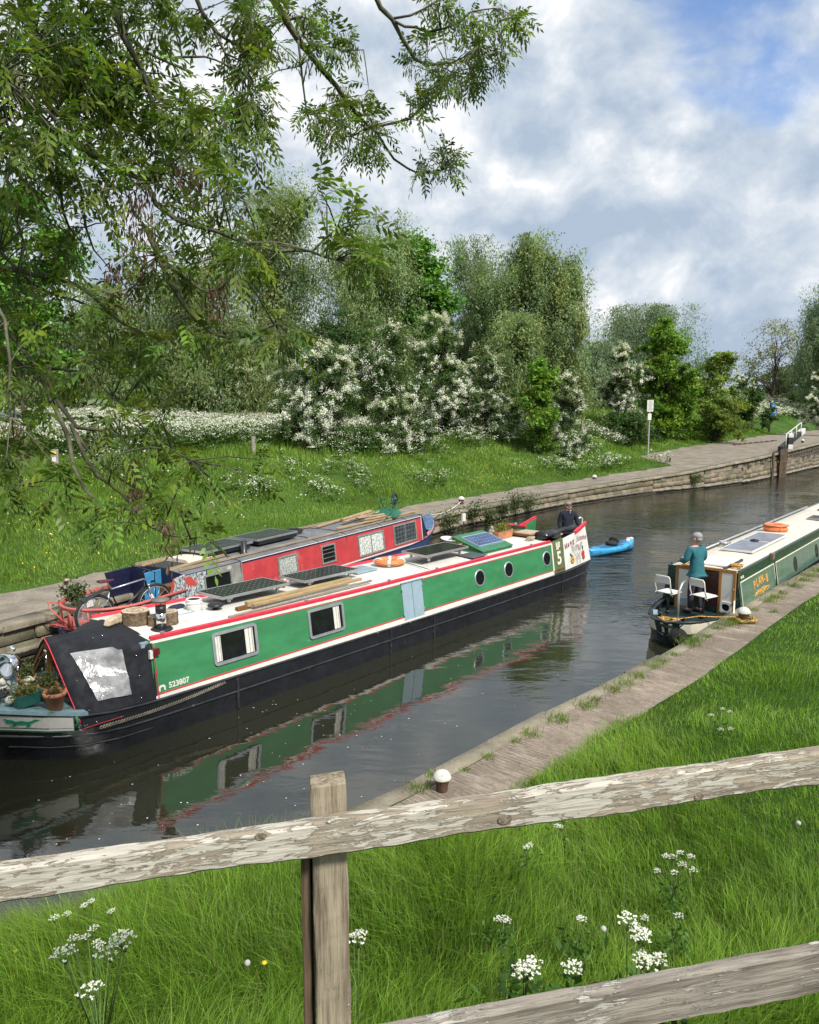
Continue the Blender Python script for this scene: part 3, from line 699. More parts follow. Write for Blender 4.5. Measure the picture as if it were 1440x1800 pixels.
# grass: blades near the camera, tufts on the far bank
def blades(rg, x, y, z, h, w, lean, tint):
    n = len(x); a = rg.random(n) * 2 * PI; b = 2.2 * np.sin(x * .83 + 1.4 * np.sin(y * .61)) + 2.0 * np.sin(y * .93 + 1.2 * np.sin(x * .71)) + rg.normal(0, 1.0, n)
    sx, sy = np.cos(a) * w * .5, np.sin(a) * w * .5; lx, ly = np.cos(b) * lean * h, np.sin(b) * lean * h
    P0 = np.stack([x, y, z], 1); side = np.stack([sx, sy, 0 * x], 1)
    mid = P0 + np.stack([lx * .3, ly * .3, h * .58], 1); top = P0 + np.stack([lx, ly, h * (1 - .25 * lean)], 1)
    v = np.stack([P0 - side, P0 + side, mid + side * .75, mid - side * .75, top + side * .12, top - side * .12], 1).reshape(-1, 3)
    i = np.arange(n)[:, None] * 6; f = np.concatenate([i + np.array([0, 1, 2, 3]), i + np.array([3, 2, 4, 5])], 0)
    return v, f, np.repeat(tint, 6, 0)
M_grass = leafmat('grass_blade', (1, 1, 1), .35, .5)
def grass_tint(rg, x, y, base, alt, n):
    k = .5 + .5 * np.sin(x * 1.1 + 2 * np.sin(y * .7)) * np.cos(y * 1.3 + x * .4); k = np.clip(k + rg.normal(0, .25, n), 0, 1)[:, None]
    c = np.array(base) * (1 - k) + np.array(alt) * k; dry = (rg.random(n) < .05)[:, None]
    c = np.where(dry, np.array([.16, .16, .06]), c); return c * rg.uniform(.55, 1.5, (n, 1))
def frustum(x, y, m=.12): return (y > .3) & (np.abs(x) < y * (720 / FPX + m) + .4)
def near_grass():
    rg = np.random.default_rng(3); N = 1700000; y = rg.uniform(1.6, 34, N); x = rg.uniform(-1, 1, N) * (y * .78 + 1.6)
    r = np.hypot(x, y); k = rg.random(N) < np.minimum(1, (5.0 / r) ** 1.15); x, y = x[k], y[k]
    w, zt, pwd, s = project(NEAR, NN, x, y); edge = np.where(pwd < .25, .0, pwd) + .05 * np.sin(s * 3.3) + .04 * np.sin(s * 7.7)
    k = (w > edge) & (w < 30); x, y, w, edge = x[k], y[k], w[k], edge[k]; n = len(x); d = w - edge
    patch = .5 + .5 * np.sin(x * .9 + 1.7 * np.sin(y * .6)) * np.sin(y * .8 + 1.1 * np.sin(x * 1.3))
    p2 = .5 + .5 * np.sin(x * 6.1 + 2.1 * np.sin(y * 4.3 + x)) * np.sin(y * 5.7 + 1.9 * np.sin(x * 3.9)); h = rg.uniform(.10, .27, n) * (.5 + .8 * patch) * (.62 + .75 * p2) * (.45 + .55 * sm(d / .9)) * np.where(x > 3.2, .62, 1.25)
    lf = sm((-.3 - x) / 1.2); h = (h * (1 + .5 * lf) + .03) * np.where(np.hypot(x * .75, y) < 2.75, .22, 1)
    wd = rg.uniform(.003, .0062, n) * np.maximum(1, np.hypot(x, y) / 7.5)
    tn = grass_tint(rg, x, y, (.120, .225, .025), (.195, .320, .042), n); tn = tn * (.86 + .38 * p2)[:, None] * (1 + .14 * sm((x - 2.5) / 2))[:, None]; ln = np.abs(rg.normal(.5, .35, n)); st = rg.random(n) < .006  # shade painted into the tuft hollows, light into the right slope's tint
    h = np.where(st & (x < 3.5) & (y > 3.4), rg.uniform(.28, .46, n), h); wd = np.where(st, wd * .7, wd); ln = np.where(st, .25, ln); tn[st] = np.array([.23, .26, .10]) * rg.uniform(.7, 1.2, (int(st.sum()), 1))
    v, f, t = blades(rg, x, y, znear(x, y) - .015, h, wd, ln, tn)
    o = npmesh('near_grass', v, f, M_grass, None, t); tag(o, kind='stuff'); return n
def far_grass():
    rg = np.random.default_rng(4); N = 840000; y = 12 + 68 * rg.random(N) ** 1.25; x = rg.uniform(-1, 1, N) * (y * .68 + 3)
    d, zt, pwd, s = project(FAR, FN, x, y); rg_ = pwd + .12 * np.sin(s * 2.1) + .09 * np.sin(s * 5.3 + 1) + .15 * np.sin(s * .7)
    wild = (d > .42) & (d < 1.25) & (x > 9) & (np.sin(s * .9) + .6 * np.sin(s * 2.3 + d * 3) > .75) & (rg.random(N) < .5); k = ((d > rg_) & (d < 34)) | wild; k &= rg.random(N) < np.where(d < 9 + 0 * d, 1, .55); x, y, d, rg_ = x[k], y[k], d[k], rg_[k]; n = len(x); e = d - rg_
    patch = .5 + .5 * np.sin(x * .8 + 2 * np.sin(y * .5)) * np.sin(y * .7)
    h = rg.uniform(.12, .30, n) * (.5 + .7 * patch) * (.35 + .65 * sm(e / 1.4)) * np.where(e < 0, .7, 1) * (1 + .9 * sm((d - 7) / 4))
    wd = rg.uniform(.010, .02, n) * np.maximum(1, y / 26)
    v, f, t = blades(rg, x, y, zfar(x, y) - .02, h, wd, np.abs(rg.normal(.45, .35, n)), grass_tint(rg, x, y, (.140, .250, .032), (.210, .325, .052), n))
    o = npmesh('meadow_grass', v, f, M_grass, None, t); tag(o, kind='stuff'); return n
print('near blades', near_grass(), 'far', far_grass())
# cow parsley haze of the far meadow, buttercups
M_petal = leafmat('white_petal', (.76, .77, .70), .25)
M_stem = mat('flower_stem', (.10, .17, .04), .7)
def flower_field():
    rg = np.random.default_rng(6); P = []
    def zone(n, x0, x1, y0, y1, d0, d1, hh=(.7, 1.15), pat=0.):
        x = rg.uniform(x0, x1, n); y = rg.uniform(y0, y1, n); d, _, pwd, s = project(FAR, FN, x, y)
        k = (d > d0) & (d < d1)
        if pat: k &= (np.sin(x * 1.1 + 1.5 * np.sin(y * .6)) * np.sin(y * .9 + x * .3) + rg.normal(0, .25, n)) > pat
        x, y = x[k], y[k]; P.append(np.stack([x, y, zfar(x, y) + rg.uniform(hh[0], hh[1], len(x))], 1))
    zone(34000, -34, -2.5, 26, 52, 11.0, 30, (.8, 1.35))
    zone(6000, -34, -3, 20, 46, 8, 13, (.6, 1.1), .25)
    zone(7000, -6, 16, 38, 58, 8, 22, (.6, 1.1), .1)
    zone(9000, -12, 14, 24, 52, 4.2, 9.5, (.35, .8), .55)
    zone(1600, 9, 17, 40, 52, 3.2, 7.5, (.4, .8), .35)
    zone(9000, 30, 70, 66, 115, 10, 40, (.8, 1.3))
    p = np.concatenate(P); k = frustum(p[:, 0], p[:, 1]); p = p[k]; n = len(p); m = 9
    q = np.repeat(p, m, 0) + rg.normal(size=(n * m, 3)) * np.array([.10, .10, .035])
    v, f = leaf_quads(rg, q, np.array([0, 0, 1.]) + rg.normal(size=(n * m, 3)) * .4, .055 * np.maximum(1, q[:, 1] / 40), .95)
    w = np.repeat(rg.uniform(.78, 1.08, n), m * 4)[:, None] * np.ones(3)
    # stems and ferny leaves below
    m2 = 6; b = np.repeat(p, m2, 0); b[:, 2] -= rg.random(n * m2) * .75; b[:, :2] += rg.normal(size=(n * m2, 2)) * .1
    v2, f2 = leaf_quads(rg, b, rg.normal(size=(n * m2, 3)) + np.array([0, 0, .5]), .2, .4)
    t2 = np.repeat(np.array([.065, .125, .025]) * rg.uniform(.7, 1.4, (n * m2, 1)), 4, 0)
    o = npmesh('cow_parsley_meadow', np.concatenate([v, v2]), np.concatenate([f, f2 + len(v)]), [M_petal, M_grass], None, np.concatenate([w, t2]),
               np.r_[np.zeros(len(f)), np.ones(len(f2))])
    tag(o, kind='stuff')
    # buttercups and daisies in the grass
    for nm, col, cnt, pats in (('buttercups', (.70, .52, .03), 420, ((-13, -6, 17, 27, .1), (3, 7, 36, 44, .2), (16, 24, 48, 66, .2))), ('daisies', (.75, .75, .7), 1300, ((-16, 12, 15, 50, -.2),))):
        Q = []
        for x0, x1, y0, y1, pt in pats:
            x = rg.uniform(x0, x1, cnt); y = rg.uniform(y0, y1, cnt); d, _, pwd, s = project(FAR, FN, x, y)
            k = (d > pwd + .4) & (d < 9) & ((np.sin(x * 1.7) * np.sin(y * 1.3) + rg.normal(0, .3, cnt)) > pt)
            Q.append(np.stack([x[k], y[k], zfar(x[k], y[k]) + rg.uniform(.2, .42, k.sum())], 1))
        q = np.concatenate(Q); n = len(q); v, f = leaf_quads(rg, q, np.array([0, -.4, 1.]) + rg.normal(size=(n, 3)) * .3, .042, .95)
        o = npmesh(nm, v, f, leafmat(nm + '_petal', col, .2), None, np.ones((len(v), 3))); tag(o, kind='stuff')
flower_field()
# weeds in the joint of the near coping, along the far wall top
def weeds():
    rg = np.random.default_rng(8); X = []; 
    for px, py, r in [(735, 1385, .10), (760, 1360, .06), (930, 1290, .10), (985, 1265, .13), (1030, 1240, .12), (1045, 1228, .08), (1078, 1212, .12), (1103, 1200, .12), (1125, 1188, .10),
                      (1150, 1172, .10), (1165, 1163, .09), (1185, 1150, .08), (1213, 1132, .16), (1222, 1125, .14), (1240, 1118, .10), (1262, 1104, .10), (1280, 1098, .14), (1292, 1094, .13), (1322, 1072, .10), (1350, 1056, .13),
                      (1362, 1050, .14), (1375, 1042, .1), (1395, 1030, .15), (1412, 1020, .14), (1428, 1012, .15), (1440, 1003, .15), (1360, 1075, .08), (905, 1302, .06), (860, 1330, .07), (820, 1352, .05)]:
        c = at(px, py, .52); m = int(900 * r); X.append(np.stack([c.x + rg.normal(0, r * .75, m), c.y + rg.normal(0, r * .75, m), rg.uniform(.35, 1.0, m) * min(.2, r * 1.1)], 1))
    X = np.concatenate(X); n = len(X)
    v, f, t = blades(rg, X[:, 0], X[:, 1], np.full(n, .505), X[:, 2], rg.uniform(.004, .011, n), np.abs(rg.normal(.6, .35, n)), grass_tint(rg, X[:, 0], X[:, 1], (.10, .20, .025), (.17, .26, .03), n))
    tag(npmesh('weeds', v, f, M_grass, None, t), kind='stuff')
weeds()
# ------------------------------------------------------------------ boats
class Frame:
    """x runs bow to stern along the boat, y to the far bank; z above the water"""
    def __init__(s, p0, deg, hb):
        a = R_(deg); s.rz = PI / 2 - a; e = Vector((math.sin(a), math.cos(a), 0)); l = Vector((-e.y, e.x, 0))
        s.o = Vector((p0[0], p0[1], 0)) + l * hb; s.e, s.l = e, l
    def w(s, x, y, z): return s.o + s.e * x + s.l * y + Vector((0, 0, z))
FG = Frame((-1.604, 12.834), 40.6, 1.04)
FR = Frame((-1.98, 19.91), 29.2, 1.0)
FB = Frame((8.92, 18.06), 39.6, .95); FB.o += FB.l * -.13 + FB.e * .14
def lerp_tab(tab, x):
    xs = [q[0] for q in tab]; return [float(np.interp(x, xs, [q[k] for q in tab])) for k in range(1, len(tab[0]))]
def hull(name, tab, mats, parent, zs, deck=.0, inset=.06):
    """stations (x, half beam at gunwale, half beam at water, gunwale z, x shift at water): sides in bands, recessed deck"""
    mb = MB(); rings = []
    xs = []
    for i in range(len(tab) - 1):
        a, b = tab[i][0], tab[i + 1][0]; k = max(1, int(abs(b - a) / .35)); xs += [a + (b - a) * j / k for j in range(k)]
    xs.append(tab[-1][0])
    rows = []
    for x in xs:
        bg, bw, g, sh = lerp_tab(tab, x); row = []
        for q in zs:
            z = g * q if q > 0 else q; t = max(0, min(1, q)); b = bw + (bg - bw) * t ** .8
            row.append((x + sh * (1 - t), b, z))
        rows.append(row)
    n = len(zs)
    for s in (-1, 1):
        vs = [(x, s * b, z) for row in rows for x, b, z in row]; fs = []; ms = []
        for i in range(len(rows) - 1):
            for j in range(n - 1):
                q = (i * n + j, (i + 1) * n + j, (i + 1) * n + j + 1, i * n + j + 1); fs.append(q if s < 0 else q[::-1])
        mb.add(vs, fs, 0, True)
    # bow and stern closing, deck lid
    for i in (0, -1):
        row = rows[i]
        if row[-1][1] > .02:
            vs = [(x, s * b, z) for s in (-1, 1) for x, b, z in row]
            fs = [(j, j + 1, n + j + 1, n + j) if i else (j + 1, j, n + j, n + j + 1) for j in range(n - 1)]; mb.add(vs, fs, 0, False)
    tops = [r[-1] for r in rows]
    vs = []
    for x, b, z in tops: vs += [(x, -b, z), (x, -max(.0, b - inset), z), (x, -max(0, b - inset), z - deck), (x, max(0, b - inset), z - deck), (x, max(0, b - inset), z), (x, b, z)]
    fs = []; k = 6
    for i in range(len(tops) - 1):
        for j in range(5): fs.append((i * k + j, i * k + j + 1, (i + 1) * k + j + 1, (i + 1) * k + j)[::-1])
    mb.add(vs, fs, len(mats) - 1, False)
    return mb.obj(name, mats, parent)
def strake(tab, q, r, x0, x1, mb, sides=(-1, 1), mi=0, off=0.):
    for s in sides:
        pts = []
        for i in range(41):
            x = x0 + (x1 - x0) * i / 40; bg, bw, g, sh = lerp_tab(tab, x); t = max(0, min(1, q)); b = bw + (bg - bw) * t ** .8
            pts.append((x + sh * (1 - t), s * (b + off), g * q))
        mb.tube(pts, r, 6, mi)
def cabin_body(x0, x1, b0, z0, b1, z1, crown, mb, mi=0, roof_mi=1, n=12, sheer=None):
    """tumblehome sides and a cambered roof; sheer(x) lifts the roof"""
    sh = sheer or (lambda x: 0); rings = []
    for i in range(n + 1):
        x = x0 + (x1 - x0) * i / n; h = sh(x); r = [(x, -b0, z0), (x, -b1, z1 + h)]
        for j in range(1, 8): y = -b1 + 2 * b1 * j / 8; r.append((x, y, z1 + h + crown * (1 - (y / b1) ** 2)))
        r += [(x, b1, z1 + h), (x, b0, z0)]; rings.append(r)
    k = len(rings[0]); vs = [p for r in rings for p in r]; o = len(mb.v)
    for i in range(n):
        for j in range(k - 1):
            mb_f = (i * k + j, i * k + j + 1, (i + 1) * k + j + 1, (i + 1) * k + j)[::-1]
            mb.f.append(tuple(q + o for q in mb_f)); mb.m.append(mi if j in (0, k - 2) else roof_mi); mb.s.append(False)
    mb.v += vs
    mb.f.append(tuple(o + q for q in range(k))); mb.m.append(mi); mb.s.append(False)
    mb.f.append(tuple(o + n * k + q for q in reversed(range(k)))); mb.m.append(mi); mb.s.append(False)
def side_frame(x, b0, z0, b1, z1, z, s=-1):
    """matrix on the near side wall: local x along, z up the slope, -y outward"""
    t = math.atan2(b0 - b1, z1 - z0); y = -(b0 + (b1 - b0) * (z - z0) / (z1 - z0))
    return Matrix.Translation((x, y, z)) @ Matrix.Rotation(-t, 4, 'X')
def rrect(w, h, r, n=5):
    p = []
    for cx, cz, a0 in ((w / 2 - r, h / 2 - r, 0), (-w / 2 + r, h / 2 - r, 90), (-w / 2 + r, -h / 2 + r, 180), (w / 2 - r, -h / 2 + r, 270)):
        for i in range(n + 1): a = R_(a0 + 90 * i / n); p.append((cx + r * math.cos(a), cz + r * math.sin(a)))
    return p
def ringframe(mb, outer, inner, y0, y1, mi=0):
    n = len(outer); vs = [(x, y, z) for y in (y0, y1) for P in (outer, inner) for x, z in P]
    fs = []
    for i in range(n):
        j = (i + 1) % n
        fs += [(i, j, n + j, n + i), (2 * n + j, 2 * n + i, 3 * n + i, 3 * n + j), (j, i, 2 * n + i, 2 * n + j), (n + i, n + j, 3 * n + j, 3 * n + i)]
    mb.add(vs, fs, mi, False)
def window(parent, M, w, h, r, fw, fmat, name='window', curtains=(), panel=None, bars=0):
    """raised frame (the part) with pane and curtains as its pieces"""
    mb = MB(); ringframe(mb, rrect(w, h, r), rrect(w - 2 * fw, h - 2 * fw, max(.005, r - fw)), -.028, .004)
    if bars: 
        for i in range(bars): mb.box((-w / 2 + w * (i + 1) / (bars + 1), -.012, 0), (.03, .025, h - 2 * fw))
    fr = mb.obj(name, fmat, parent, M=M)
    mb = MB(); P = rrect(w - 2 * fw, h - 2 * fw, max(.005, r - fw)); mb.prism(P, -.008, .002); mb.obj('pane', panel or M_glass, fr)
    for x, cw, hh in curtains:
        mb = MB(); n = 9; vs = []; fs = []
        for i in range(n):
            xx = x - cw / 2 + cw * i / (n - 1); yy = -.0105 - .004 * math.cos(i * 2.2)
            vs += [(xx, yy, -hh / 2), (xx, yy, hh / 2)]
        for i in range(n - 1): fs.append((2 * i, 2 * i + 2, 2 * i + 3, 2 * i + 1))
        mb.add(vs, fs, 0, True); mb.obj('curtain', M_curtain, fr)
    return fr
M_glassd = mat('black_window_glass', (.006, .008, .009), .12, var=.3, spec=.08)
def porthole(parent, M, R0, rim, rmat, gl=None):
    mb = MB(); Mx = Matrix.Rotation(PI / 2, 4, 'X')
    mb.torus((0, 0, 0), R0 - rim / 2, rim / 2, 28, 8, M=Mx, zs=.55); fr = mb.obj('porthole', rmat, parent, M=M)
    mb = MB(); mb.lathe([(R0 - rim * .6, .012), (R0 - rim * .6, -.004)], n=28, M=Mx, sm=False); mb.obj('pane', gl or M_glass, fr); return fr
def plate(name, parent, M, poly, mat_, y0=-.004, y1=.002):
    mb = MB(); mb.prism(poly, y0, y1); return mb.obj(name, mat_, parent, M=M)
def rect(w, h, x=0, z=0): return [(x - w / 2, z - h / 2), (x + w / 2, z - h / 2), (x + w / 2, z + h / 2), (x - w / 2, z + h / 2)]
def solar(parent, c, L, W, tilt=(0, 0), legs=.08, pv=None, frame=None, name='solar_panel', rz=0.):
    M = Matrix.Translation(c) @ Matrix.Rotation(rz, 4, 'Z') @ Matrix.Rotation(tilt[0], 4, 'X') @ Matrix.Rotation(tilt[1], 4, 'Y')
    mb = MB(); e = .022
    for y in (-1, 1): mb.box((0, y * (W / 2 - e / 2), 0), (L, e, .045))
    for x in (-1, 1): mb.box((x * (L / 2 - e / 2), 0, 0), (e, W - 2 * e, .045))
    for x in (-.36, .36):
        mb.box((x * L, 0, -.035), (.035, W * .96, .03))
        for y in (-.36, .36): mb.box((x * L, y * W, -.05 - legs / 2), (.045, .045, legs))
    fr = mb.obj(name, frame or M_alu, parent, M=M)
    mb = MB(); mb.box((0, 0, .012), (L - 2 * e, W - 2 * e, .014)); mb.obj('cells', pv, fr); return fr

# ---------------------------------------- green boat, moving, nearest
GT = [(-6.0, .03, .0, 1.04, .95), (-5.75, .22, .04, 1.0, .80), (-5.4, .44, .10, .93, .55), (-5.0, .64, .28, .84, .30), (-4.6, .82, .60, .74, .12), (-4.2, .95, .86, .645, .04), (-3.7, 1.02, .99, .58, 0), (-3.0, 1.04, 1.03, .56, 0),
      (0, 1.04, 1.04, .53, 0), (5, 1.04, 1.04, .49, 0), (9, 1.03, 1.03, .51, 0), (10.0, .98, .97, .55, -.02), (10.5, .84, .78, .585, -.08), (10.8, .62, .5, .60, -.15), (10.98, .30, .2, .61, -.22), (11.02, .05, .02, .61, -.26)]
gb = thing('narrowboat', 'long green narrowboat under way with black hull, red roof rails and navy bow cover', 'narrowboat', FG.o, FG.rz)
hull('hull', GT, [M_black, M_black], gb, [-.3, 0, .12, .5, .56, .8, .86, 1.0], .05)
mb = MB(); strake(GT, .53, .022, -5.7, 10.9, mb); strake(GT, .985, .020, -5.9, 11.0, mb); strake(GT, .30, .012, -5.2, -3.2, mb); strake(GT, .72, .012, -5.5, -3.4, mb)
for x in (-1.72, 1.9, 3.25, 8.62): 
    bg, bw, g, sh = lerp_tab(GT, x); mb.box((x, -bg - .004, g * .5), (.05, .02, g * .95))
mb.obj('rubbing_strake', mat('scuffed_black', (.022, .023, .026), .35, var=.4, wear=((.16, .16, .16), .64, 9.)), gb)
def gs(x): return .0085 * max(0, 2 - x) ** 1.7 * .55 if x < 2 else .0
GB0, GZ0, GB1, GZ1 = 1.0, .50, .885, 1.345
mb = MB(); cabin_body(-3.12, 8.26, GB0, GZ0, GB1, GZ1, .05, mb, 0, 1, 16, gs); mb.obj('cabin', [M_green, M_white], gb)
def GM(x, z, out=0.): return side_frame(x, GB0 + out, GZ0, GB1 + out, GZ1, z)
# trims along the near side and the far side: white sill band, red lines, red roof rail and white gutter
def long_strip(name, matr, z0, z1, th, xa, xb, lift=False, y=None):
    mb = MB()
    for s in (-1, 1):
        rings = []
        for i in range(17):
            x = xa + (xb - xa) * i / 16; h = gs(x) if lift else 0
            def yy(z): return s * (GB0 + (GB1 - GB0) * (z - GZ0) / (GZ1 - GZ0))
            a, b = (z0 + h, z1 + h)
            rings.append([(x, yy(a) - s * .002, a), (x, yy(a) + s * th, a), (x, yy(b) + s * th, b), (x, yy(b) - s * .002, b)])
        mb.loft(rings)
    return mb.obj(name, matr, gb)
long_strip('sill_band', M_offwhite, .505, .605, .006, -3.11, 8.25)
long_strip('red_line', M_red, .612, .632, .005, -3.11, 8.25)
long_strip('red_line', M_red, 1.268, 1.284, .004, -3.11, 8.25, True)
long_strip('white_gutter', M_offwhite, 1.288, 1.332, .010, -3.11, 8.25, True)
mb = MB()
for s in (-1, 1):
    mb.loft([[(x, s * (GB1 + .012), GZ1 + gs(x) - .010), (x, s * (GB1 + .012), GZ1 + gs(x) + .048), (x, s * (GB1 - .045), GZ1 + gs(x) + .055), (x, s * (GB1 - .045), GZ1 + gs(x) + .0)] for x in [-3.1 + 11.3 * i / 16 for i in range(17)]])
mb.obj('roof_rail', M_red, gb, .008)
for x, w in ((-1.66, .86), (.305, .86)):
    cur = [(-.33, .12, .40), (.27, .16, .40)] if x < 0 else [(.25, .15, .40)]
    window(gb, GM(x, .985 + gs(x)), w, .52, .07, .05, M_alu, curtains=cur)
for x in (5.02, 6.2, 7.95): porthole(gb, GM(x, .965), .20, .055, M_alu)
M_hatch = mat('pale_blue_doors', (.27, .37, .43), .5, var=.06)
hp = plate('side_hatch', gb, GM(2.68, .925), rect(.62, .74), M_hatch, -.012)
mb = MB(); mb.box((0, -.014, 0), (.008, .006, .72)); mb.obj('door_gap', mat('gap_line', (.12, .15, .17), .8), hp)
for z in (-.26, .24):
    for x in (-.315, .315): mb = MB(); mb.tube([(x, -.016, z - .04), (x, -.016, z + .04)], .010, 6); mb.obj('hinge', M_grey, hp)
mb = MB(); mb.box((0, -.018, .375), (.68, .03, .02)); mb.obj('drip_rail', M_grey, hp)
# registration number, number panel, name panel
Mt = Matrix.Rotation(PI / 2, 4, 'X')
text('523807', .115, M_offwhite, gb, GM(-2.72, .70, .004) @ Mt, bold=.003)
mb = MB(); mb.prism([(-.055, -.04), (-.055, .02), (-.03, .045), (.03, .045), (.055, .02), (.055, -.04), (.03, -.04), (.03, .0), (0, .018), (-.03, 0), (-.03, -.04)], -.003, .001); mb.obj('emblem', M_offwhite, gb, M=GM(-3.0, .695, .003))
M_npanel = mat('number_panel', (.10, .13, .06), .5, wear=((.23, .07, .03), .60, 5.))
plate('stripe', gb, GM(8.245, .955, .004), rect(.055, .70), M_cream, -.006)
# stern cabin sides: number panel and white name panel, open well between
SB = [(8.27, 1.345), (8.84, 1.39), (8.84, .53), (8.27, .52)]
def stern_side(name, poly, matr, s=-1, th=.03):
    mb = MB(); vs = []; n = len(poly)
    def yy(z): return (GB0 + (GB1 - GB0) * (z - GZ0) / (GZ1 - GZ0)) * (1.0)
    for o in (0, -th):
        for x, z in poly: vs.append((x, s * (yy(z) + o - max(0, x - 9.6) * .10), z))
    f = [tuple(range(n)), tuple(reversed(range(n, 2 * n)))] + [((i + 1) % n, i, n + i, n + (i + 1) % n) for i in range(n)]
    mb.add(vs, f if s > 0 else [q[::-1] for q in f]); return mb.obj(name, matr, gb)
for s in (-1, 1):
    stern_side('number_panel' if s < 0 else 'stern_side', SB, M_npanel if s < 0 else M_greend, s)
    stern_side('name_panel' if s < 0 else 'stern_side', [(8.84, .53), (8.84, 1.36), (8.95, 1.37), (9.55, 1.44), (10.22, 1.60), (10.40, .58)], M_offwhite if s < 0 else M_green, s)
for s in (-1, 1):
    mb = MB(); pts = [(9.5, 1.44), (9.85, 1.525), (10.24, 1.625)]
    mb.loft([[(x, s * (.88 - max(0, x - 9.6) * .10 + a), z + b) for a, b in ((.02, -.045), (.02, .035), (-.05, .045), (-.05, -.03))] for x, z in pts]); mb.obj('stern_rail', M_red, gb)
mb = MB(); mb.box((9.55, 0, .30), (1.8, 1.7, .03)); mb.box((8.86, 0, .85), (.04, 1.72, 1.0)); mb.obj('stern_deck', M_blackp, gb)
text('№', .26, M_cream, gb, GM(8.56, 1.20, .006) @ Mt, bold=.006, sx=.8)
text('5', .47, M_cream, gb, GM(8.57, .885, .006) @ Mt, bold=.012)
M_faded = mat('faded_red_lettering', (.28, .07, .04), .6)
mb = MB()
for i in range(5): mb.tube([(-.2 + .09 * i, -.004, -.03), (-.17 + .09 * i, -.004, .04), (-.13 + .09 * i, -.004, -.02)], .006, 4)
mb.obj('lettering', M_faded, gb, M=GM(8.57, .60, .006))
M_navyt = mat('wine_lettering', (.20, .02, .06), .6)
for i, ch in enumerate('Hang Loose'):
    if ch == ' ': continue
    u = (i - 4.5) / 4.5; x = 9.56 + .60 * u; z = 1.225 - .07 * u * u + .055 * u + .045
    text(ch, .205, M_navyt, gb, GM(x, z, .016 - max(0, x - 9.6) * .1) @ Matrix.Rotation(R_(-6 - 12 * u) * -1 if False else R_(12 * u), 4, 'Y') @ Mt, bold=.001, sx=.85)
def side_draw(name, strokes, r, matr, closed=False):
    mb = MB()
    for st in strokes: mb.tube([(9.5 + x, -.005 - .0 * x, .95 + z) for x, z in st], r, 4)
    return mb
def NY(x, z): return -(GB0 + (GB1 - GB0) * (z - GZ0) / (GZ1 - GZ0)) - .004 + max(0, x - 9.6) * .10
mb = MB()   # outline of an open hand, thumb and little finger out
hand = [[(-.09, -.30), (-.10, -.12), (-.17, .0), (-.28, .13), (-.33, .20), (-.31, .23), (-.25, .19), (-.14, .09), (-.10, .06), (-.11, .17), (-.08, .21), (-.05, .17), (-.045, .06), (-.04, .19), (-.01, .23), (.02, .19), (.02, .06),
         (.03, .18), (.06, .21), (.085, .17), (.08, .05), (.12, .10), (.24, .22), (.29, .25), (.30, .20), (.20, .08), (.11, -.06), (.09, -.30)], [(-.05, .02), (-.02, -.03), (.03, -.03)], [(-.06, -.18), (0, -.06), (.05, -.17)]]
for st in hand: mb.tube([(9.58 + x, NY(9.58 + x, .90 + z * 1.0), .90 + z) for x, z in st], .006, 4)
mb.obj('hand_emblem', mat('ink_line', (.14, .10, .10), .7), gb)
def flower(cx, cz, col, R0=.085):
    mb = MB()
    for i in range(6):
        a = i * PI / 3; x, z = cx + R0 * .6 * math.cos(a), cz + R0 * .6 * math.sin(a)
        mb.ball((x, NY(x, z) + .002, z), (R0 * .45, .006, R0 * .45), 8, 5)
    mb.ball((cx, NY(cx, cz) - .002, cz), (R0 * .3, .006, R0 * .3), 8, 5, 1); mb.obj('flower_emblem', [col, mat('flower_eye', (.12, .05, .02), .6)], gb)
flower(9.27, .74, mat('yellow_petals', (.66, .34, .03), .6), .10); flower(9.93, .83, M_red, .085); flower(9.95, .73, M_red, .07)
for a, b in (((9.13, .93), (9.24, .84)), ((9.93, 1.05), (9.95, .90)), ((9.2, .88), (9.3, .82))): mb = MB(); mb.ball(((a[0] + b[0]) / 2, NY(a[0], a[1]) + .004, (a[1] + b[1]) / 2), (.035, .006, .075), 8, 5, rot=Matrix.Rotation(math.atan2(b[0] - a[0], b[1] - a[1]), 3, 'Y')); mb.obj('leaf_emblem', mat('leaf_paint', (.03, .14, .09), .6), gb)
# stern details
mb = MB(); mb.tube([(10.85, -.2, .66), (11.0, -.2, 1.05), (11.17, -.2, 1.36), (11.20, -.2, 1.58), (11.08, -.2, 1.63), (10.72, -.2, 1.56)], .022, 8); mb.obj('tiller', M_offwhite, gb)
mb = MB(); bg = lerp_tab(GT, 10.6); mb.prism([(10.42, .615), (10.98, .63), (11.0, .66), (10.42, .66)], -.5, .5); mb.obj('stern_counter', M_grey, gb)
mb = MB(); mb.box((8.86, .55, 1.42), (.04, .55, .26)); mb.box((8.86, .55, 1.57), (.05, .6, .035), 1); mb.obj('open_door', [M_greend, M_red], gb)
mb = MB(); mb.box((9.0, .83, 1.45), (.5, .03, .24)); mb.box((9.22, .83, 1.45), (.12, .036, .26), 1); mb.box((8.9, .83, 1.575), (.34, .04, .03), 2); mb.obj('open_door', [M_greend, M_grey, M_red], gb)
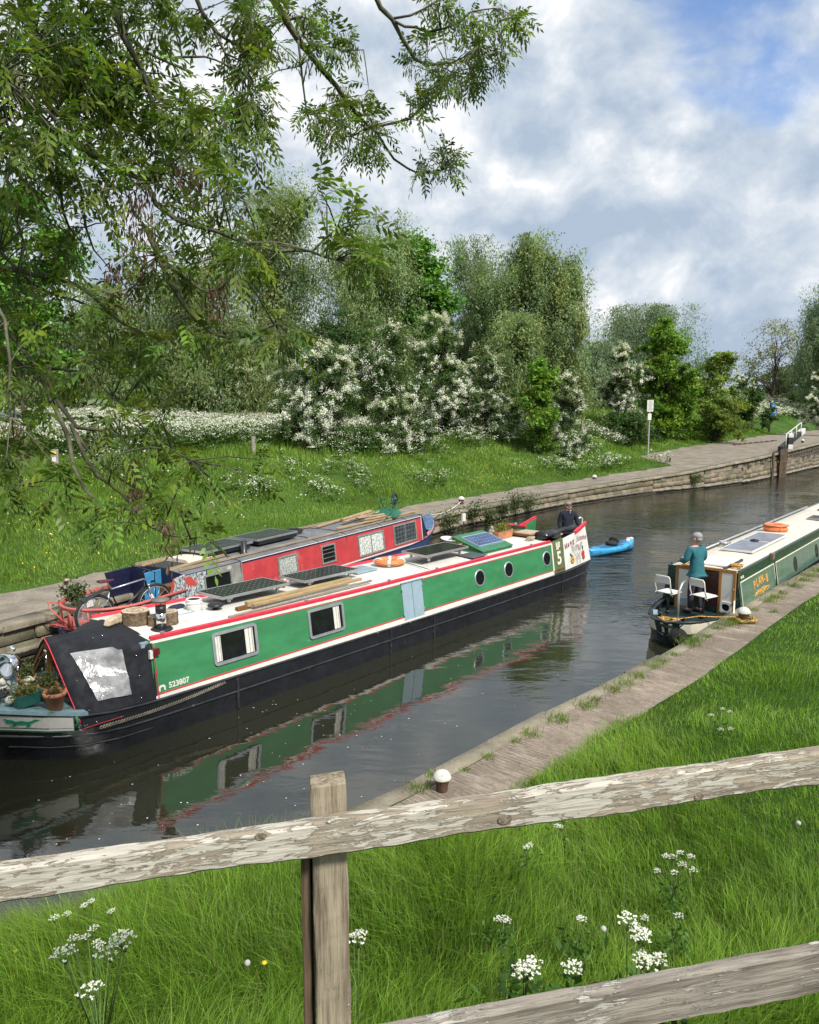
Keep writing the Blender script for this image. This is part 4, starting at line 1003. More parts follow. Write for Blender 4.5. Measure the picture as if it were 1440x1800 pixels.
# roof details belonging to the boat
PV1 = pvmat('solar_cells', (.022, .024, .030), (.10, .105, .12), 12, 6, 1.42, .74)
PVd = pvmat('solar_cells_dense', (.012, .013, .016), (.10, .10, .11), 20, 1, 1.5, .66, False)
PVb = pvmat('solar_cells_blue', (.045, .07, .15), (.16, .19, .26), 9, 4, 1.02, .52)
solar(gb, (-.62, .20, 1.575), 1.46, .78, (R_(-1), 0), .06, PV1); solar(gb, (1.18, .16, 1.55), 1.46, .76, (R_(-1), 0), .05, PV1)
solar(gb, (4.45, -.12, 1.60), 1.55, .70, (R_(2), 0), .09, PVd)
hb_ = MB(); hb_.loft([[(5.55, -.62, 1.385), (6.85, -.62, 1.385), (6.85, .28, 1.385), (5.55, .28, 1.385)], [(5.6, -.60, 1.44), (6.8, -.60, 1.44), (6.8, .26, 1.70), (5.6, .26, 1.70)]], 0); hb_.loft([[(5.56, -.64, 1.43), (6.84, -.64, 1.43), (6.84, .28, 1.695), (5.56, .28, 1.695)], [(5.56, -.64, 1.45), (6.84, -.64, 1.45), (6.84, .28, 1.715), (5.56, .28, 1.715)]], 0)
hb_.loft([[(5.56, .28, 1.715), (6.84, .28, 1.715), (6.84, .62, 1.45), (5.56, .62, 1.45)], [(5.56, .28, 1.38), (6.84, .28, 1.38), (6.84, .62, 1.38), (5.56, .62, 1.38)]], 1)
dog = hb_.obj('roof_hatch', [M_greend, M_hatch], gb); dog['label'] = 'green pigeon box hatch with sloping lid and small blue solar panel'
solar(dog, (6.2, -.18, 1.604), 1.06, .56, (math.atan2(.265, .92), 0), .0, PVb, M_hatch)
mb = MB(); mb.box((-2.05, .12, 1.44), (.75, .46, .03)); 
for i in range(6): mb.box((-2.05, -.06 + .075 * i, 1.458), (.66, .03, .012), 1)
mb.obj('roof_vent', [M_hatch, M_offwhite], gb)
mb = MB(); mb.box((2.35, .22, 1.425), (.62, .46, .025))
for i in range(6): mb.box((2.35, .04 + .075 * i, 1.442), (.54, .03, .012), 1)
mb.obj('roof_vent', [M_hatch, M_grey], gb)
mb = MB(); mb.box((5.25, -.55, 1.402), (.55, .5, .012)); mb.obj('roof_mat', mat('grey_mat', (.07, .075, .085), .9), gb)
mb = MB(); mb.lathe([(.17, 0), (.16, .02), (.10, .025)], (-2.72, -.56, 1.43), 24, 1); mb.lathe([(.075, .02), (.075, .30)], (-2.72, -.56, 1.43), 20); mb.lathe([(.078, .26), (.08, .37)], (-2.72, -.56, 1.43), 20, 1); mb.lathe([(.11, .43), (.135, .45), (.135, .47), (.02, .49)], (-2.72, -.56, 1.43), 24, 2)
for a in range(3): mb.tube([(-2.72 + .07 * math.cos(a * 2.1), -.56 + .07 * math.sin(a * 2.1), 1.79), (-2.72 + .09 * math.cos(a * 2.1), -.56 + .09 * math.sin(a * 2.1), 1.88)], .006, 5, 1)
mb.obj('chimney', [M_chrome, M_blackp, mat('chimney_cap', (.16, .14, .12), .6, .3)], gb)
mb = MB(); mb.lathe([(.05, 0), (.05, .05), (.13, .06), (.135, .085), (.09, .115), (.0, .125)], (-1.50, -.20, 1.43), 22); mb.obj('mushroom_vent', M_blackp, gb)
mb = MB(); mb.tube([(6.22, .42, 1.38), (6.22, .42, 2.0)], .014, 8, 1); mb.box((6.22, .42, 2.09), (.12, .05, .19), 0); mb.obj('aerial', [M_offwhite, M_blackp], gb, .008)
mb = MB(); mb.tube([(5.62, .40, 1.38), (5.62, .40, 1.60)], .014, 8, 1); mb.lathe([(.01, .0), (.12, .02), (.22, .055), (.23, .06), (.21, .07), (.10, .045), (.01, .03)], (0, 0, 0), 24, 0, Matrix.Translation((5.62, .40, 1.58)) @ Matrix.Rotation(R_(8), 4, 'X')); mb.obj('satellite_dish', [M_offwhite, M_galv], gb)
for x in (-2.9, -.1, 2.05, 3.55, 7.3): mb = MB(); mb.box((x, -GB1 + .015, GZ1 + gs(x) + .07), (.05, .05, .035)); mb.obj('roof_fitting', M_galv, gb, .004)
mb = MB(); mb.tube([(3.35, -.82, 1.415), (3.6, .1, 1.42), (3.2, .5, 1.42)], .008, 5); mb.obj('roof_line', M_roped, gb)
mb = MB(); mb.box((-3.16, -.84, 1.36), (.16, .07, .07)); mb.box((-3.13, -.93, 1.22), (.05, .05, .12), 1); mb.box((-3.06, -.945, 1.25), (.1, .06, .09), 2); mb.obj('navigation_lamp', [M_grey, M_offwhite, mat('lamp_red', (.12, .01, .015), .3)], gb)
# bow cover: A-frame board at the front, canvas lofted back to the cabin, clear window
fr_ = [(-.97, .56), (-.74, .80), (-.52, 1.03), (-.30, 1.27), (-.13, 1.45), (0, 1.545)]; bk_ = [(-1.005, .50), (-.97, .78), (-.93, 1.08), (-.90, 1.375), (-.52, 1.47), (0, 1.52)]
def cov(u, v):
    """u 0 front..1 back, v 0 gunwale..5 ridge"""
    i = min(4, int(v)); t = v - i; a = [fr_[i][k] * (1 - t) + fr_[i + 1][k] * t for k in (0, 1)]; b = [bk_[i][k] * (1 - t) + bk_[i + 1][k] * t for k in (0, 1)]
    e = sm(u) * .5 + u * .5; s = .012 * math.sin(PI * u) * math.sin(v * 3.1 + u * 5)
    return Vector((-4.21 + u * 1.12, a[0] * (1 - e) + b[0] * e - s, a[1] * (1 - e) + b[1] * e - .02 * math.sin(PI * u) * (v / 5)))
mb = MB(); nu, nv = 12, 20
for s in (1, -1):
    vs = []; fs = []
    for i in range(nu + 1):
        for j in range(nv + 1):
            p = cov(i / nu, 5 * j / nv); vs.append((p.x, p.y * s, p.z))
    for i in range(nu):
        for j in range(nv):
            q = (i * (nv + 1) + j, i * (nv + 1) + j + 1, (i + 1) * (nv + 1) + j + 1, (i + 1) * (nv + 1) + j); fs.append(q[::-1] if s > 0 else q)
    mb.add(vs, fs, 0, True)
skirt = []
for i in range(13): p = cov(i / 12, 0); skirt.append((p.x, p.y - .012, p.z + .0))
for i in range(12): a, b = Vector(skirt[i]), Vector(skirt[i + 1]); mb.add([a + V(0, .01, .02), b + V(0, .01, .02), b + V(0, 0, -.10 * (1 - i / 14)), a + V(0, 0, -.10 * (1 - i / 14))], [(0, 1, 2, 3)], 0)
cv = mb.obj('bow_cover', M_canvas, gb); mo = cv.modifiers.new('thick', 'SOLIDIFY'); mo.thickness = .012
vs = []; fs = []; n1, n2 = 14, 12
rg5 = np.random.default_rng(2)
for i in range(n1 + 1):
    for j in range(n2 + 1):
        u = .17 + .50 * i / n1 + .10 * (1 - j / n2) * (1 - i / n1); v = .75 + 2.55 * j / n2 - .30 * (j / n2) * (i / n1 > .9)
        p = cov(u, v); w = .006 * math.sin(9 * u + 7 * v) + .005 * math.sin(23 * u - 11 * v); vs.append((p.x, p.y - .022 + w, p.z + .008))
for i in range(n1):
    for j in range(n2): fs.append((i * (n2 + 1) + j, (i + 1) * (n2 + 1) + j, (i + 1) * (n2 + 1) + j + 1, i * (n2 + 1) + j + 1))
mb = MB(); mb.add(vs, fs, 0, True); mb.obj('clear_window', mat('clouded_vinyl', (.27, .27, .28), .14, var=.4, vs=5, bump=.8, bs=6), cv)
mb = MB(); pts = [tuple(cov(i / 12, .0) + V(0, -.018, -.09 * (1 - i / 14))) for i in range(13)]; mb.tube(pts, .007, 5); mb.tube([tuple(cov(0, v * .25) + V(-.012, -.006, 0)) for v in range(21)], .008, 5); mb.tube([tuple(cov(1, v * .25) + V(.02, -.008, 0)) for v in range(13)], .007, 5)
mb.obj('red_piping', M_red, cv)
mb = MB()
for u, v in ((.13, .45), (.13, 1.9), (.78, .5), (.80, 1.6), (.80, 2.6), (.5, 4.2), (.62, 4.3)): p = cov(u, v); mb.ball(p + V(0, -.02, 0), .009, 8, 5)
for u in (.03, .06, .18, .48, .78, .82, .97): p = cov(u, 0); mb.ball(p + V(0, -.022, -.05), .009, 8, 5)
mb.obj('press_stud', M_chrome, cv)
mb = MB(); mb.prism([(-.90, .60), (.90, .60), (.13, 1.42), (0, 1.50), (-.13, 1.42)], -4.165, -4.14, 0, Matrix.Rotation(-PI / 2, 4, 'Z') @ Matrix.Scale(-1, 4, (1, 0, 0)) if False else Matrix(((0, 1, 0, 0), (1, 0, 0, 0), (0, 0, 1, 0), (0, 0, 0, 1))))
mb.box((-4.17, 0, 1.02), (.05, .16, .86), 0); mb.beam((-4.17, -.90, .60), (-4.17, -.03, 1.49), .04, .05, 0); mb.beam((-4.17, .90, .60), (-4.17, .03, 1.49), .04, .05, 0); mb.box((-4.17, 0, .62), (.05, 1.78, .1), 0)
cb = mb.obj('cratch_board', M_wood, gb)
mb = MB()
for s in (-1, 1): mb.prism([(s * .11, .70), (s * .70, .70), (s * .13, 1.28)], -4.175, -4.155, 0, Matrix(((0, 1, 0, 0), (1, 0, 0, 0), (0, 0, 1, 0), (0, 0, 0, 1))))
mb.obj('pane', M_glass, cb)
mb = MB(); mb.tube([(-4.22, -.05, 1.32), (-4.24, -.05, .98)], .006, 5); mb.ball((-4.23, -.05, 1.36), (.02, .05, .02)); mb.ball((-4.23, -.05, .92), (.02, .05, .02)); mb.obj('cleat', M_chrome, cb)
# foredeck, painted bow band, animal emblem
def band(name, matr, x0, x1, q0, q1, off, dz=0.):
    mb = MB()
    for s in (-1, 1):
        rings = []
        for i in range(25):
            x = x0 + (x1 - x0) * i / 24; bg, bw, g, sh = lerp_tab(GT, x); r = []
            for q in (q0, q1):
                b = bw + (bg - bw) * q ** .8; r.append((x + sh * (1 - q), s * (b + off), g * q + dz))
            rings.append([r[0], r[1], (r[1][0], r[1][1] - s * .01, r[1][2]), (r[0][0], r[0][1] - s * .01, r[0][2])])
        mb.loft(rings)
    return mb.obj(name, matr, gb)
band('bow_panel', M_offwhite, -5.95, -4.30, .67, .985, .012)
band('bow_trim', M_greend, -5.95, -4.24, .64, .67, .016)
mb = MB(); bg = lerp_tab(GT, -4.28)
mb.tube([(-4.27, -.948, .655), (-4.25, -.955, .58), (-4.27, -.945, .505)], .022, 6); mb.obj('bow_trim', M_greend, gb)
mb = MB(); rings = []
for i in range(15):
    x = -5.97 + 1.85 * i / 14; b, bw, g, sh = lerp_tab(GT, x); rings.append([(x, -b - .03, g + .0), (x, -b - .03, g + .05), (x, b + .03, g + .05), (x, b + .03, g)])
mb.loft(rings); mb.obj('foredeck', [mat('foredeck_paint', (.19, .29, .32), .45, var=.15, wear=((.05, .15, .09), .58, 1.6))], gb)
def bowpt(x, q, off=.017):
    b, bw, g, sh = lerp_tab(GT, x); bb = bw + (b - bw) * q ** .8; return Vector((x + sh * (1 - q), -(bb + off), g * q))
mb = MB(); rep = []
for poly in ([(-.19, .0), (-.15, .05), (-.08, .055), (-.03, .02), (.05, .045), (.14, .03), (.20, .045), (.26, .085), (.33, .08), (.26, .045), (.20, .0), (.12, -.03), (.04, -.035), (-.06, -.03), (-.13, -.02)],
             [(-.07, -.02), (-.10, -.07), (-.15, -.075), (-.10, -.09), (-.04, -.07), (-.02, -.02)], [(.09, -.02), (.13, -.06), (.09, -.09), (.16, -.085), (.18, -.04), (.16, -.01)], [(-.14, .03), (-.20, .065), (-.17, .07), (-.11, .05)]):
    vs = [bowpt(-4.93 + x * .75, .83 + z * 1.0) for x, z in poly]; mb.add(vs, [tuple(range(len(vs)))], 0)
em = mb.obj('gecko_emblem', mat('emblem_green', (.02, .27, .15), .5), gb); mo = em.modifiers.new('thick', 'SOLIDIFY'); mo.thickness = .004
# woven rope fender along the hull below the bow cover
mb = MB()
for k in range(2):
    pts = []
    for i in range(121):
        u = i / 120; x = -4.0 + 2.05 * u; b, bw, g, sh = lerp_tab(GT, x); pts.append((x, -(1.045 + .012 * math.cos(u * 150 + k * PI)), .435 + .07 * u - .04 * math.sin(PI * u) + .022 * math.sin(u * 150 + k * PI)))
    mb.tube(pts, .011, 5)
mb.obj('rope_fender', mat('weathered_rope', (.15, .135, .105), .9, var=.4), gb)
# bow spotlight on its post
mb = MB(); lp = V(-4.72, -.16, 0); mb.box((lp.x, lp.y, .98), (.06, .05, .42), 1); Ml = Matrix.Translation((lp.x - .04, lp.y - .02, 1.33)) @ Matrix.Rotation(R_(-92), 4, 'Y') @ Matrix.Rotation(R_(14), 4, 'X')
mb.lathe([(.02, -.12), (.10, -.10), (.155, -.02), (.165, .05), (.17, .07), (.155, .075), (.13, .04), (.0, .0)], (0, 0, 0), 26, 0, Ml); mb.tube([(lp.x, lp.y - .17, 1.33), (lp.x, lp.y - .16, 1.2), (lp.x, lp.y, 1.16), (lp.x, lp.y + .16, 1.2), (lp.x, lp.y + .17, 1.33)], .012, 6); mb.ball((lp.x + .02, lp.y, 1.52), .035); mb.ball((lp.x + .03, lp.y + .06, 1.53), .03)
mb.obj('spotlight', [M_chrome, M_grey], gb)
# ---------------------------------------- red and blue boat moored along the far wall
M_blue = mat('blue_hull_paint', (.022, .045, .135), .4, var=.2, vs=3, wear=((.09, .11, .15), .63, 5.))
M_navy = mat('navy_paint', (.012, .014, .045), .45)
M_redp = mat('faded_red_panel', (.46, .045, .05), .5, var=.14, vs=2.2, wear=((.5, .12, .11), .60, 2.), bump=.05)
M_roofg = mat('grey_felt_roof', (.135, .14, .15), .75, var=.22, vs=2.5, wear=((.22, .215, .20), .60, 3.))
M_bluedoor = mat('sky_blue_doors', (.055, .25, .47), .5, var=.12, wear=((.03, .07, .13), .66, 9.))
M_greyfr = mat('weathered_grey_frame', (.20, .20, .19), .7, var=.25, vs=12)
def peel(name):
    m, t, p = base_mat(name); co = t.nodes.new('ShaderNodeTexCoord').outputs['Object']
    a = noise(t, mapping(t, co, sc=(9, 9, 6)), 2.2, 8, .75, .6); b = noise(t, mapping(t, co, (4, 2, 7), sc=(7, 7, 5)), 1.6, 6, .7); c_ = noise(t, mapping(t, co, (1, 8, 3), sc=(3, 3, 3)), 1.1, 3)
    c = mixc(t, maprange(t, a, .47, .50), (.06, .065, .08), (.50, .52, .52)); c = mixc(t, maprange(t, b, .56, .59), c, (.13, .30, .33))
    c = mixc(t, maprange(t, c_, .56, .60), c, (.42, .06, .05)); t.links.new(c, p.inputs['Base Color']); p.inputs['Roughness'].default_value = .7; return m
M_peel = peel('peeling_paint')
RT = [(-7.45, .05, .0, .56, .1), (-7.35, .42, .3, .56, .08), (-7.1, .74, .62, .55, .04), (-6.7, .93, .88, .53, .0), (-6.0, .99, .97, .50, 0), (4.0, 1.0, 1.0, .48, 0), (5.2, .97, .93, .54, .0), (6.0, .82, .62, .66, -.1), (6.6, .58, .28, .80, -.25), (7.1, .28, .05, .95, -.45), (7.35, .03, .0, 1.02, -.6)]
rb = thing('narrowboat', 'moored blue-hulled narrowboat with red side panels and cluttered grey roof', 'narrowboat', FR.o, FR.rz)
hull('hull', RT, [M_blue, M_navy], rb, [-.3, 0, .12, .5, .56, .8, .86, 1.0], .1)
mb = MB(); strake(RT, .985, .022, -7.4, 7.3, mb); strake(RT, .55, .02, -7.2, 6.9, mb); mb.obj('rubbing_strake', M_navy, rb)
RB0, RZ0, RB1, RZ1 = .93, .46, .84, 1.315
mb = MB(); cabin_body(-5.25, 5.12, RB0, RZ0, RB1, RZ1, .085, mb, 0, 1, 14); mb.obj('cabin', [M_navy, M_roofg], rb)
def RM(x, z, out=0.): return side_frame(x, RB0 + out, RZ0, RB1 + out, RZ1, z)
plate('red_panel', rb, RM(.78, .885), rect(8.55, .72), M_redp, -.006)
plate('peeling_panel', rb, RM(-4.94, .90), rect(.62, .80), M_peel, -.006); plate('grey_panel', rb, RM(-4.05, .90), rect(1.1, .80), mat('flaking_grey_paint', (.23, .23, .215), .7, var=.25, wear=((.44, .42, .30), .58, 5.)), -.005)
mb = MB()
for z, h in ((.42, .02), (-.375, .035)): mb.box((.80, -.010, z - .02), (8.62, .012, h))
mb.box((5.07, -.010, 0), (.03, .012, .80)); mb.obj('white_coachline', M_offwhite, rb, M=RM(0, .90))
pat = mat('patterned_net', (.34, .37, .34), .9, var=.75, vs=34); flo = mat('floral_net', (.50, .53, .50), .9, var=.55, vs=17)
window(rb, RM(-4.30, 1.0), .84, .40, .02, .04, M_greyfr, bars=0); window(rb, RM(-1.88, .93), .76, .50, .02, .045, M_greyfr, panel=pat)
window(rb, RM(-.16, .93), .64, .50, .02, .045, M_greyfr, curtains=()); window(rb, RM(1.98, .88), 1.40, .62, .02, .05, M_greyfr, panel=flo, bars=1)
w5 = window(rb, RM(3.97, .905), 1.42, .63, .02, .05, M_greyfr, bars=1, panel=mat('leaded_glass', (.03, .045, .05), .1, var=.5, vs=9))
mb = MB()
for i in range(8): mb.box((-.6 + .17 * i, -.012, 0), (.007, .006, .53))
for i in range(4): mb.box((0, -.012, -.2 + .13 * i), (1.3, .006, .007))
mb.obj('lead_bars', M_greyfr, w5)
mb = MB()
for z in (-.1, .02, .12): mb.box((0, -.012, z), (.54, .008, .012))
mb.obj('glazing_bar', M_greyfr, rb, M=RM(-.16, .93))
mb = MB()
for y in (-.66, .66): mb.beam((-5.2, y, 1.425 - .035), (5.0, y, 1.425 - .035), .035, .045)
mb.obj('roof_rail', wood('weathered_rail', (.20, .15, .10), (.40, .33, .24), 0), rb)
mb = MB()
for x in (-3.55, -.55, .75, 2.65, 4.1): mb.tube([(x, -.90, .55), (x, -.85, 1.32), (x, -.4, 1.40), (x, .4, 1.40), (x, .85, 1.32)], .010, 5)
mb.obj('roof_strap', M_roped, rb)
# stern: hatch, open doors, navy side, cruiser rail
mb = MB(); mb.loft([[(x, -.40, 1.40), (x, -.30, 1.47), (x, 0, 1.49), (x, .30, 1.47), (x, .40, 1.40)] for x in (-4.65, -3.85)], sm=False); mb.obj('sliding_hatch', mat('weathered_white_board', (.58, .53, .44), .7, var=.12, vs=6), rb)
mb = MB(); mb.box((-4.95, 0, 1.402), (.6, .62, .01)); mb.obj('hatch_shade', M_blackp, rb)  # black sheet on the closed roof, painted as the open hatch's shade
mb = MB(); mb.beam((-5.25, -.42, 1.40), (-3.6, -.42, 1.43), .04, .05); mb.beam((-5.25, .42, 1.40), (-3.6, .42, 1.43), .04, .05); mb.obj('hatch_runner', M_plank, rb)
d = MB(); d.box((0, 0, 0), (.30, .03, .82)); d.box((.31, 0, 0), (.30, .03, .80)); dd = d.obj('open_door', M_bluedoor, rb, .006, Matrix.Translation((-5.62, -.22, .98)) @ Matrix.Rotation(R_(10), 4, 'Z'))
for z in (.2, -.2): mb = MB(); mb.box((.08, -.02, z), (.12, .012, .03)); mb.obj('hinge', M_blackp, dd)
mb = MB(); mb.box((.155, -.02, .0), (.012, .012, .78)); mb.obj('door_gap', M_blackp, dd)
mb = MB(); mb.prism([(-5.78, .50), (-5.25, .50), (-5.25, 1.32), (-5.86, 1.30), (-5.74, .95)], .80, .86); mb.obj('stern_side', M_navy, rb)
mb = MB(); mb.prism([(-5.60, .50), (-5.25, .50), (-5.25, 1.32), (-5.52, 1.28), (-5.62, 1.0)], -.86, -.80); mb.obj('stern_side', M_peel, rb)
mb = MB()
for z in (.75, .95, 1.12): mb.box((-5.42, -.62, z), (.34, .26, .018))
for x in (-5.58, -5.26): mb.box((x, -.62, .93), (.02, .26, .4))
mb.box((-5.42, -.49, .93), (.34, .015, .4)); mb.obj('shelf_box', M_wood, rb)
M_pink = mat('faded_red_steel', (.47, .115, .10), .55, var=.14, vs=4)
mb = MB(); arc = [(-5.75, .84, 1.0)] + [(-6.42 - .95 * math.sin(a), .86 * math.cos(a), .98) for a in np.linspace(0, PI, 21)] + [(-5.2, -.86, 1.0)]
for dz in (0,): mb.tube(arc, .032, 8)
mb.tube([(x, y * .97, z - .03) for x, y, z in arc], .026, 8)
for i in (3, 8, 11, 14, 19): x, y, z = arc[i]; mb.tube([(x, y, z), (x + .04, y * .95, .52)], .020, 7)
mb.tube([(-7.18, .45, 1.0), (-7.45, .50, 1.06), (-7.50, .35, .95), (-7.3, .15, .62)], .016, 6); mb.box((-7.02, .25, .545), (.55, .95, .05)); mb.lathe([(.05, 0), (.05, .22)], (-7.25, .15, .56), 12); mb.lathe([(.05, 0), (.05, .16)], (-7.15, .55, .56), 12)
mb.obj('stern_rail', M_pink, rb)
mb = MB(); mb.box((-6.62, .58, .74), (.30, .30, .48)); mb.box((-6.58, .42, .86), (.16, .02, .16), 1); mb.obj('gas_locker', [M_galv, M_offwhite], rb, .02)
# bow: cratch and cockpit
mb = MB(); mb.box((5.14, 0, .92), (.04, 1.72, .85)); mb.prism([(5.12, .60), (5.52, .60), (5.12, 1.30)], -.88, -.84); mb.prism([(5.12, .60), (5.52, .60), (5.12, 1.30)], .84, .88); mb.obj('front_bulkhead', M_navy, rb)
mb = MB(); mb.box((5.2, -.25, .88), (.05, .30, .5)); mb.obj('front_door', M_wood, rb)
mb = MB(); rings = []
for i in range(9):
    x = 6.05 + 1.27 * i / 8; b, bw, g, sh = lerp_tab(RT, x); rings.append([(x, -b * .97, g + .005), (x, 0, g + .09), (x, b * .97, g + .005)])
mb.loft(rings, sm=True, closed=False, caps=False); mb.obj('foredeck', mat('worn_blue_deck', (.06, .12, .22), .6, var=.3, wear=((.25, .28, .3), .6, 5.)), rb)
mb = MB()
for s in (-1, 1):
    mb.loft([[(x, s * lerp_tab(RT, x)[0] * .985, lerp_tab(RT, x)[2] + .01), (x, s * lerp_tab(RT, x)[0] * .80, lerp_tab(RT, x)[2] + .01), (x, s * lerp_tab(RT, x)[0] * .80, lerp_tab(RT, x)[2] - .02), (x, s * lerp_tab(RT, x)[0] * .985, lerp_tab(RT, x)[2] - .02)] for x in np.linspace(5.3, 6.9, 8)])
mb.obj('gunwale_cap', mat('faded_pink_gunwale', (.40, .19, .17), .6, var=.2), rb)
PVr = pvmat('solar_cells_grey', (.035, .042, .050), (.11, .12, .13), 10, 6, 1.55, .86, False, .25)
solar(rb, (-3.35, .08, 1.56), 1.60, .90, (0, 0), .06, PVr); solar(rb, (-1.55, .12, 1.56), 1.60, .90, (0, 0), .06, PVr)
mb = MB()
for x in (-3.35, -1.55): mb.box((x, .08, 1.49), (1.5, .84, .09))
mb.obj('panel_box', M_blackp, rb)
mb = MB(); mb.lathe([(.10, 0), (.085, .03), (.07, .04), (.07, .30)], (-3.05, -.52, 1.38), 18); mb.obj('chimney', M_blackp, rb)
# ---------------------------------------- dark green boat at the near towpath
BT = [(-5.08, .05, .02, .50, .18), (-5.02, .25, .18, .50, .16), (-4.85, .42, .34, .495, .12), (-4.5, .58, .52, .485, .05), (-4.1, .70, .66, .475, .0), (-3.5, .82, .80, .46, 0), (-3.0, .86, .85, .46, 0), (12, .87, .87, .46, 0), (14, .8, .6, .55, 0), (15.5, .1, .05, .8, -.3)]
pb = thing('narrowboat', 'dark green narrowboat with cream roof moored against the near towpath', 'narrowboat', FB.o, FB.rz)
M_hullg = mat('deep_green_hull', (.006, .022, .020), .3, var=.3, vs=3)
hull('hull', BT, [M_hullg, mat('dark_green_deck', (.016, .030, .028), .45, var=.3, vs=6)], pb, [-.3, 0, .12, .5, .56, .8, .86, 1.0], .12, .10)
def bandB(name, matr, x0, x1, q0, q1, off):
    mb = MB()
    for s in (-1, 1):
        rings = []
        for i in range(25):
            x = x0 + (x1 - x0) * i / 24; bg, bw, g, sh = lerp_tab(BT, x); r = []
            for q in (q0, q1): b = bw + (bg - bw) * q ** .8; r.append((x + sh * (1 - q), s * (b + off), g * q))
            rings.append([r[0], r[1], (r[1][0], r[1][1] - s * .01, r[1][2]), (r[0][0], r[0][1] - s * .01, r[0][2])])
        mb.loft(rings)
    return mb.obj(name, matr, pb)
bandB('cream_band', M_cream, -5.08, -3.2, .50, .93, .012)
mb = MB(); strake(BT, .985, .026, -5.08, 13, mb); strake(BT, .46, .02, -5.2, 13, mb); mb.tube([(-5.07, -.05 + .02 * i, .485) for i in range(6)], .026, 6); mb.obj('rubbing_strake', M_blackp, pb)
PB0, PZ0, PB1, PZ1 = .87, .42, .735, 1.235
mb = MB(); cabin_body(-3.02, 12, PB0, PZ0, PB1, PZ1, .06, mb, 0, 1, 10); mb.obj('cabin', [M_dkgreen, mat('cream_roof', (.60, .56, .475), .5, var=.06, vs=2)], pb)
def PM(x, z, out=0.): return side_frame(x, PB0 + out, PZ0, PB1 + out, PZ1, z)
for x0, x1 in ((-2.9, -.22), (-.08, 6.5), (6.65, 11.8)):
    xc, L = (x0 + x1) / 2, x1 - x0
    pl = plate('sage_panel', pb, PM(xc, .745), rect(L, .60), M_sage, -.004)
    mb = MB(); ringframe(mb, rect(L, .60), rect(L - .05, .55), -.009, -.003); mb.obj('coachline', M_cream, pl)
for i, ch in enumerate('PLAN-B'):
    u = (i - 2.5) / 2.5; text(ch, .255, M_gold, pb, PM(-1.42 + .50 * u, .80 + .035 * (1 - u * u), .006) @ Mt, bold=.005, sx=1.0, ext=.004)
    text(ch, .255, M_red, pb, PM(-1.395 + .50 * u, .782 + .035 * (1 - u * u), .003) @ Mt, bold=.004, sx=1.0)
mb = MB()
for k in range(7):
    x = -.48 + .16 * k; mb.tube([(x + .06 * math.cos(a) * (1 - .1 * abs(k - 3)), -.008, .045 * math.sin(a) * (1.4 - .25 * abs(k - 3)) + .012 * math.sin(k * 2)) for a in np.linspace(0, 5.5, 14)], .011, 5)
mb.tube([(-.62, -.008, -.03), (-.3, -.008, .02), (0, -.008, -.03), (.3, -.008, .03), (.62, -.008, .0)], .010, 5); mb.obj('scroll_ornament', M_gold, pb, M=PM(-1.38, .60))
text('563128', .075, M_cream, pb, PM(-2.72, 1.115, .004) @ Mt, bold=.002)
for x in (1.75, 4.2, 8.3): porthole(pb, PM(x, .72), .20, .05, M_rubber, M_glassd)
# stern bulkhead opening, doors, hatch
mb = MB(); mb.box((-3.05, -.60, .83), (.05, .36, .86)); mb.box((-3.05, .56, .83), (.05, .36, .86)); mb.box((-3.05, 0, .40), (.06, .85, .10)); mb.obj('stern_bulkhead', M_dkgreen, pb)
mb = MB(); mb.box((-3.035, 0, .80), (.06, .84, .80)); mb.obj('interior_shade', mat('shaded_red_interior', (.035, .008, .006), .6), pb)  # flat slab across the doorway, interior shade put into its dark red
M_oak = wood('varnished_oak', (.24, .11, .035), (.44, .235, .085), 2, 1.1, bump=.15)
def door(M, w, h, flap):
    mb = MB(); e = .065
    for x in (-1, 1): mb.box((x * (w / 2 - e / 2), 0, 0), (e, .04, h))
    for z, hh in ((h / 2 - .04, .08), (-h / 2 + .05, .10)): mb.box((0, 0, z), (w - 2 * e, .038, hh))
    dr = mb.obj('open_door', M_oak, pb, .004, M)
    mb = MB(); mb.box((0, 0, .02), (w - 2 * e, .022, h - .18)); mb.obj('white_panel', M_offwhite, dr)
    if flap:
        mb = MB(); ringframe(mb, rrect(.24, .24, .03), rrect(.16, .15, .06), -.04, -.012); f = mb.obj('cat_flap', M_offwhite, dr, M=Matrix.Translation((0, 0, -h / 2 + .20)))
        mb = MB(); mb.prism(rrect(.16, .15, .06), -.022, -.014); mb.obj('pane', M_glass, f)
    else:
        mb = MB(); mb.box((0, -.02, -h / 2 + .2), (.14, .012, .17)); mb.obj('picture', M_hatch, dr)
    mb = MB(); mb.ball((w / 2 - .03, -.035, .1), .02); mb.ball((w / 2 - .03, -.035, -.18), .016); mb.obj('knob', mat('brass', (.6, .4, .12), .25, 1.), dr)
    return dr
Rz90 = Matrix.Rotation(-PI / 2, 4, 'Z')
door(Matrix.Translation((-3.16, -.585, .82)) @ Matrix.Rotation(R_(-4), 4, 'Z') @ Rz90, .36, 1.02, True)
door(Matrix.Translation((-3.20, .33, .80)) @ Matrix.Rotation(R_(5), 4, 'Z') @ Rz90, .36, 1.02, False)
mb = MB(); mb.box((-2.3, 0, 1.315), (.95, .86, .035)); mb.box((-2.3, -.44, 1.285), (1.3, .05, .07), 1); mb.box((-2.3, .44, 1.285), (1.3, .05, .07), 1); mb.box((-3.0, 0, 1.27), (.06, .92, .06), 2); mb.obj('sliding_hatch', [M_offwhite, M_blackp, M_oak], pb, .006)
PVp = pvmat('solar_cells_pale', (.17, .18, .22), (.30, .31, .34), 5, 6, 1.56, .70, False, .22)
for x in (.05, 1.68):
    solar(pb, (x, -.04, 1.335), 1.6, .74, (0, 0), .0, PVp, M_offwhite)
